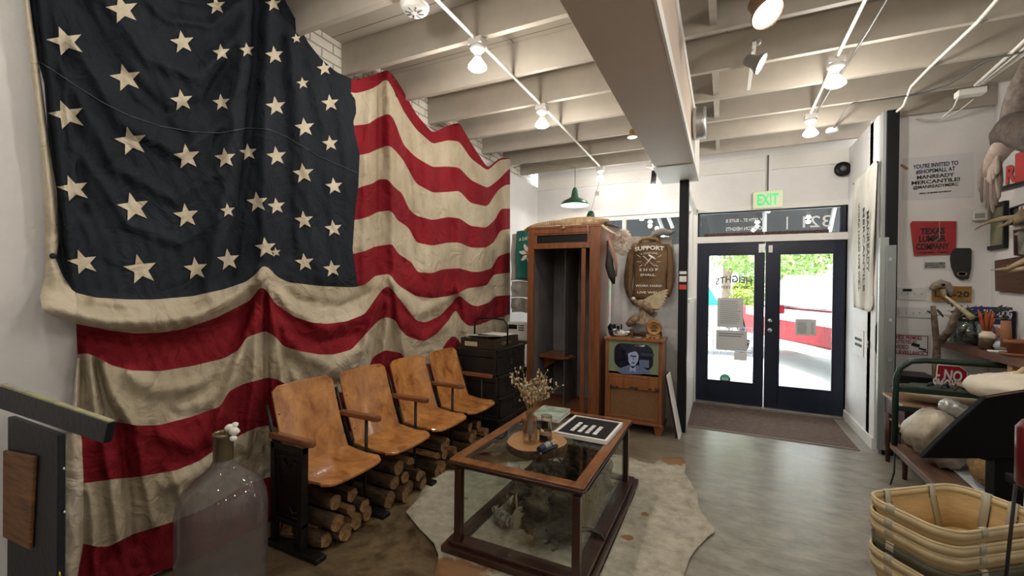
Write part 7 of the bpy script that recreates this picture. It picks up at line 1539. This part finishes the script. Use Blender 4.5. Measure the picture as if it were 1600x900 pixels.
# local: +x runs away from the doors along the side, +y to the left of that direction
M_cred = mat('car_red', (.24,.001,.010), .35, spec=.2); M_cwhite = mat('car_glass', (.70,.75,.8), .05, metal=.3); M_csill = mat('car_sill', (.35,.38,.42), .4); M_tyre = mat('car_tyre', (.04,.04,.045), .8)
W_ = -1.85
def prof(mb, pts, y0, y1): return mb.prism([(a, b) for a, b in pts], y0, y1, 'y')
prof(MB(), [(-1.3,.55),(-1.3,1.15),(2.9,1.15),(4.2,1.08),(4.35,.9),(4.35,.55),(3.95,.50),(3.75,.85),(3.45,.95),(3.1,.85),(2.9,.50)], 0, W_).build('body', M_cred, car, bevel=.05)
prof(MB(), [(.1,1.152),(.25,1.75),(1.6,1.80),(2.5,1.152)], -.10, W_+.10).build('cab', mat('sky_glare_white', (.85,.85,.87), .3), car, bevel=.05)  # cab coloured white to stand in for the overexposed sky reflection
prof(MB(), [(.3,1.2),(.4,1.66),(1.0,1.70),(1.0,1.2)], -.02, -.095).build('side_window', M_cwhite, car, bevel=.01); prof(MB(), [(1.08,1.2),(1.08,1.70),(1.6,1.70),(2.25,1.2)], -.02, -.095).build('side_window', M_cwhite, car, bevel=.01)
prof(MB(), [(-1.2,.36),(-1.2,.54),(2.95,.54),(2.95,.36)], .02, W_-.02).build('sill', M_csill, car, bevel=.03)
prof(MB(), [(-1.25,.88),(-1.25,1.14),(2.9,1.14),(2.9,.95)], .012, 0).build('sky_glare_white', mat('sky_glare_white', (.85,.85,.87), .3), car, bevel=.01)  # white band paints the sky's glare onto the red side
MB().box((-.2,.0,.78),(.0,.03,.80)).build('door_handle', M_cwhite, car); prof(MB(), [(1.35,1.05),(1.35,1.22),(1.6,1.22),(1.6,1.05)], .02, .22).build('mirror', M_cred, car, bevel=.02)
for xw in (3.45, -.55):
    for yw in (-.08, W_+.08): MB(basis((xw, yw, .38), (1,0,0), (0,0,1))).lathe([(0,-.1),(.37,-.1),(.38,-.08),(.38,.08),(.37,.1),(.25,.1),(.24,.05),(0,.05)], seg=30).build('wheel', M_tyre, car); MB(basis((xw, yw+(.02 if yw > -1 else -.02), .38), (1,0,0), (0,0,1))).lathe([(0,-.10),(.23,-.10),(.23,.10),(0,.10)], seg=10).build('hub', M_steel, car)
# metal mesh bench, green umbrella, shrub, trees, white building
c = onz(1146, 570, -.015); bnch = thing('mesh_bench', 'pale perforated metal bench on the pavement behind the left door', 'bench', (0, 0, -.015)); del bnch['_w']
ba_ = ony(1112, 562, 8.0); bb2 = ony(1184, 548, 9.0); mb = MB(); M_mesh = mat('mesh_metal', (.35,.36,.38), .4, metal=.4)
for k in range(12): mb.tube([(-.55+.1*k, 0, .42), (-.55+.1*k, .42, .42), (-.55+.1*k, .5, .85)], .009, 5)
for k in range(6): mb.tube([(-.58, .08*k, .425), (.58, .08*k, .425)], .006, 5); mb.tube([(-.58, .42+.016*k, .45+.08*k), (.58, .42+.016*k, .45+.08*k)], .006, 5)
mb.build('mesh_seat', M_mesh, bnch)
for x in (-.55, .55): MB().tube([(x, .0, .42), (x, 0, 0)], .018, 6).build('leg', M_mesh, bnch); MB().tube([(x, .45, .42), (x, .45, 0)], .018, 6).build('leg', M_mesh, bnch)
c = ony(1150, 560, 8.0); bnch.location = (c.x, 8.0, -.015)
um = thing('green_umbrella', 'closed teal green market umbrella on the far left of the left door view', 'umbrella', (0,0,-.015)); del um['_w']
MB().lathe([(.02,2.4),(.16,2.15),(.36,1.75),(.38,1.68),(.10,1.75),(.03,1.8)], seg=10).build('canopy', mat('teal_canvas', (.0,.38,.27), .6), um); MB().tube([(0,0,.02),(0,0,2.45)], .025, 8).build('pole', M_steel, um); MB().lathe([(.3,0),(.3,.06),(.05,.09)], seg=20).build('base', M_csill, um)
c = ony(1111, 462, 11.0); um.location = (c.x-.12, 11.0, -.015); um.scale = (.8,.8,.68)
def leaves(c, r, n, seed, sz=.1):
    q = random.Random(seed); mb = MB()
    for _ in range(n):
        d = Vector((q.gauss(0,1), q.gauss(0,1), q.gauss(0,1))).normalized()*(q.uniform(.25,1)**.5); p = Vector((c[0]+r[0]*d.x, c[1]+r[1]*d.y, c[2]+r[2]*d.z))
        u = Vector((q.uniform(-1,1), q.uniform(-1,1), q.uniform(-1,1))).normalized(); v_ = u.orthogonal().normalized(); s_ = sz*q.uniform(.5,1.2); mb.add([p-u*s_, p+v_*s_*.5, p+u*s_, p-v_*s_*.5], [(0,1,2,3)])
    return mb
M_leaf = mat('tree_leaf', (.36,.50,.16), .6, col2=(.18,.30,.09), vs=3); M_leaf2 = mat('shrub_leaf', (.40,.50,.10), .6, col2=(.25,.36,.06), vs=4); M_trunk2 = mat('tree_bark', (.20,.15,.11), .9, var=.4, vs=8)
def tree(px, Y, h, label, parts, lean=0.0, kind=M_leaf):
    x = ony(px, 450, Y).x; t = thing('street_tree', label, 'tree', (x, Y, -.015), group='trees across the street'); 
    MB().tube([(x+lean, Y, -.01), (x+lean*.6, Y, h*.35), (x, Y, h*.6), (x-.3, Y, h*.85)], [.20,.17,.13,.06], 10).build('trunk', M_trunk2, t)
    MB().tube([(x+lean*.6, Y, h*.35), (x+.7, Y-.3, h*.6), (x+1.0, Y-.4, h*.85)], [.10,.08,.03], 8).build('branch', M_trunk2, t)
    MB().tube([(x, Y, h*.55), (x-.8, Y-.3, h*.7), (x-1.2, Y, h*.9)], [.09,.06,.03], 8).build('branch', M_trunk2, t)
    for i, (dx, dz, rx_, rz_, n) in enumerate(parts): lf = leaves((x+dx, Y-.2, dz), (rx_, 1.2, rz_), n, int(px)+i, .11).build('foliage', kind, t, recalc=False); lf['kind'] = 'stuff'
tree(1285, 15.0, 5.2, 'leafy tree with a leaning trunk seen at the right of the right door', [(-1.2, 2.9, 1.9, 1.3, 2300), (.3, 3.4, 1.5, 1.2, 1300)], lean=1.2)
tree(1215, 18.0, 5.0, 'leafy tree in the middle of the door view', [(0, 2.9, 2.0, 1.1, 1700)])
tree(1135, 20.8, 5.4, 'airy tree above the left door', [(.1, 3.9, 1.7, .95, 1100), (-1.2, 3.6, 1.0, 1.0, 500)])
c = ony(1170, 460, 14.6); sh_ = thing('street_shrub', 'round yellow green shrub behind the letter notice in the left door', 'shrub', (c.x, 14.6, -.015))
lf = leaves((c.x, 14.6, 1.35), (.5,.5,.5), 1000, 5, .08).build('foliage', M_leaf2, sh_, recalc=False); lf['kind'] = 'stuff'; MB().tube([(c.x,14.6,-.01),(c.x,14.6,1.2)], [.05,.03], 8).build('stem', M_trunk2, sh_)
MB().lathe([(.16,-.01),(.22,.35),(.20,.35),(.15,.3),(0,.3)], (c.x,14.6,0), 18).build('planter', M_white, sh_)
bd_ = thing('white_building', 'bright white low building across the street', 'building', (0, 24, -.015))
MB().box((-14, 23, -.01), (14, 25, 3.4)).build('wall', mat('building_white', (.85,.85,.85), .8), bd_)
for x in (-6, -3, 0, 3.5, 7): MB().box((x, 22.95, 1.0), (x+1.2, 23.0, 2.4)).build('window', M_csill, bd_)
# red brick row on top of the door header (dark wooden dowels in the transom sill)
M_blk = mat('brick_piece', (.10,.035,.025), .6, var=.4, vs=20)
xs = ony(1196, 368, FY-.01).x; x_ = xs; k = 0; q = random.Random(8)
x_ = ony(1100, 369, FY).x
ords = 'first second third fourth fifth sixth seventh eighth ninth tenth eleventh twelfth thirteenth fourteenth fifteenth sixteenth seventeenth eighteenth nineteenth twentieth'.split()
while x_ < 1.19 and k < 20:
    wd_ = q.uniform(.055,.085); m_ = MB().cbox((x_+wd_/2, FY-.016, TZ0+.021), (wd_-.004, .034, .040)); solo(m_, 'wooden_block', M_blk, '%s dark red block from the left in the row on the ledge above the doors' % ords[k], 'block', group='dark red blocks on the door header', bevel=.010); x_ += wd_; k += 1
for o in bpy.data.objects:
    if '_w' in o: del o['_w']
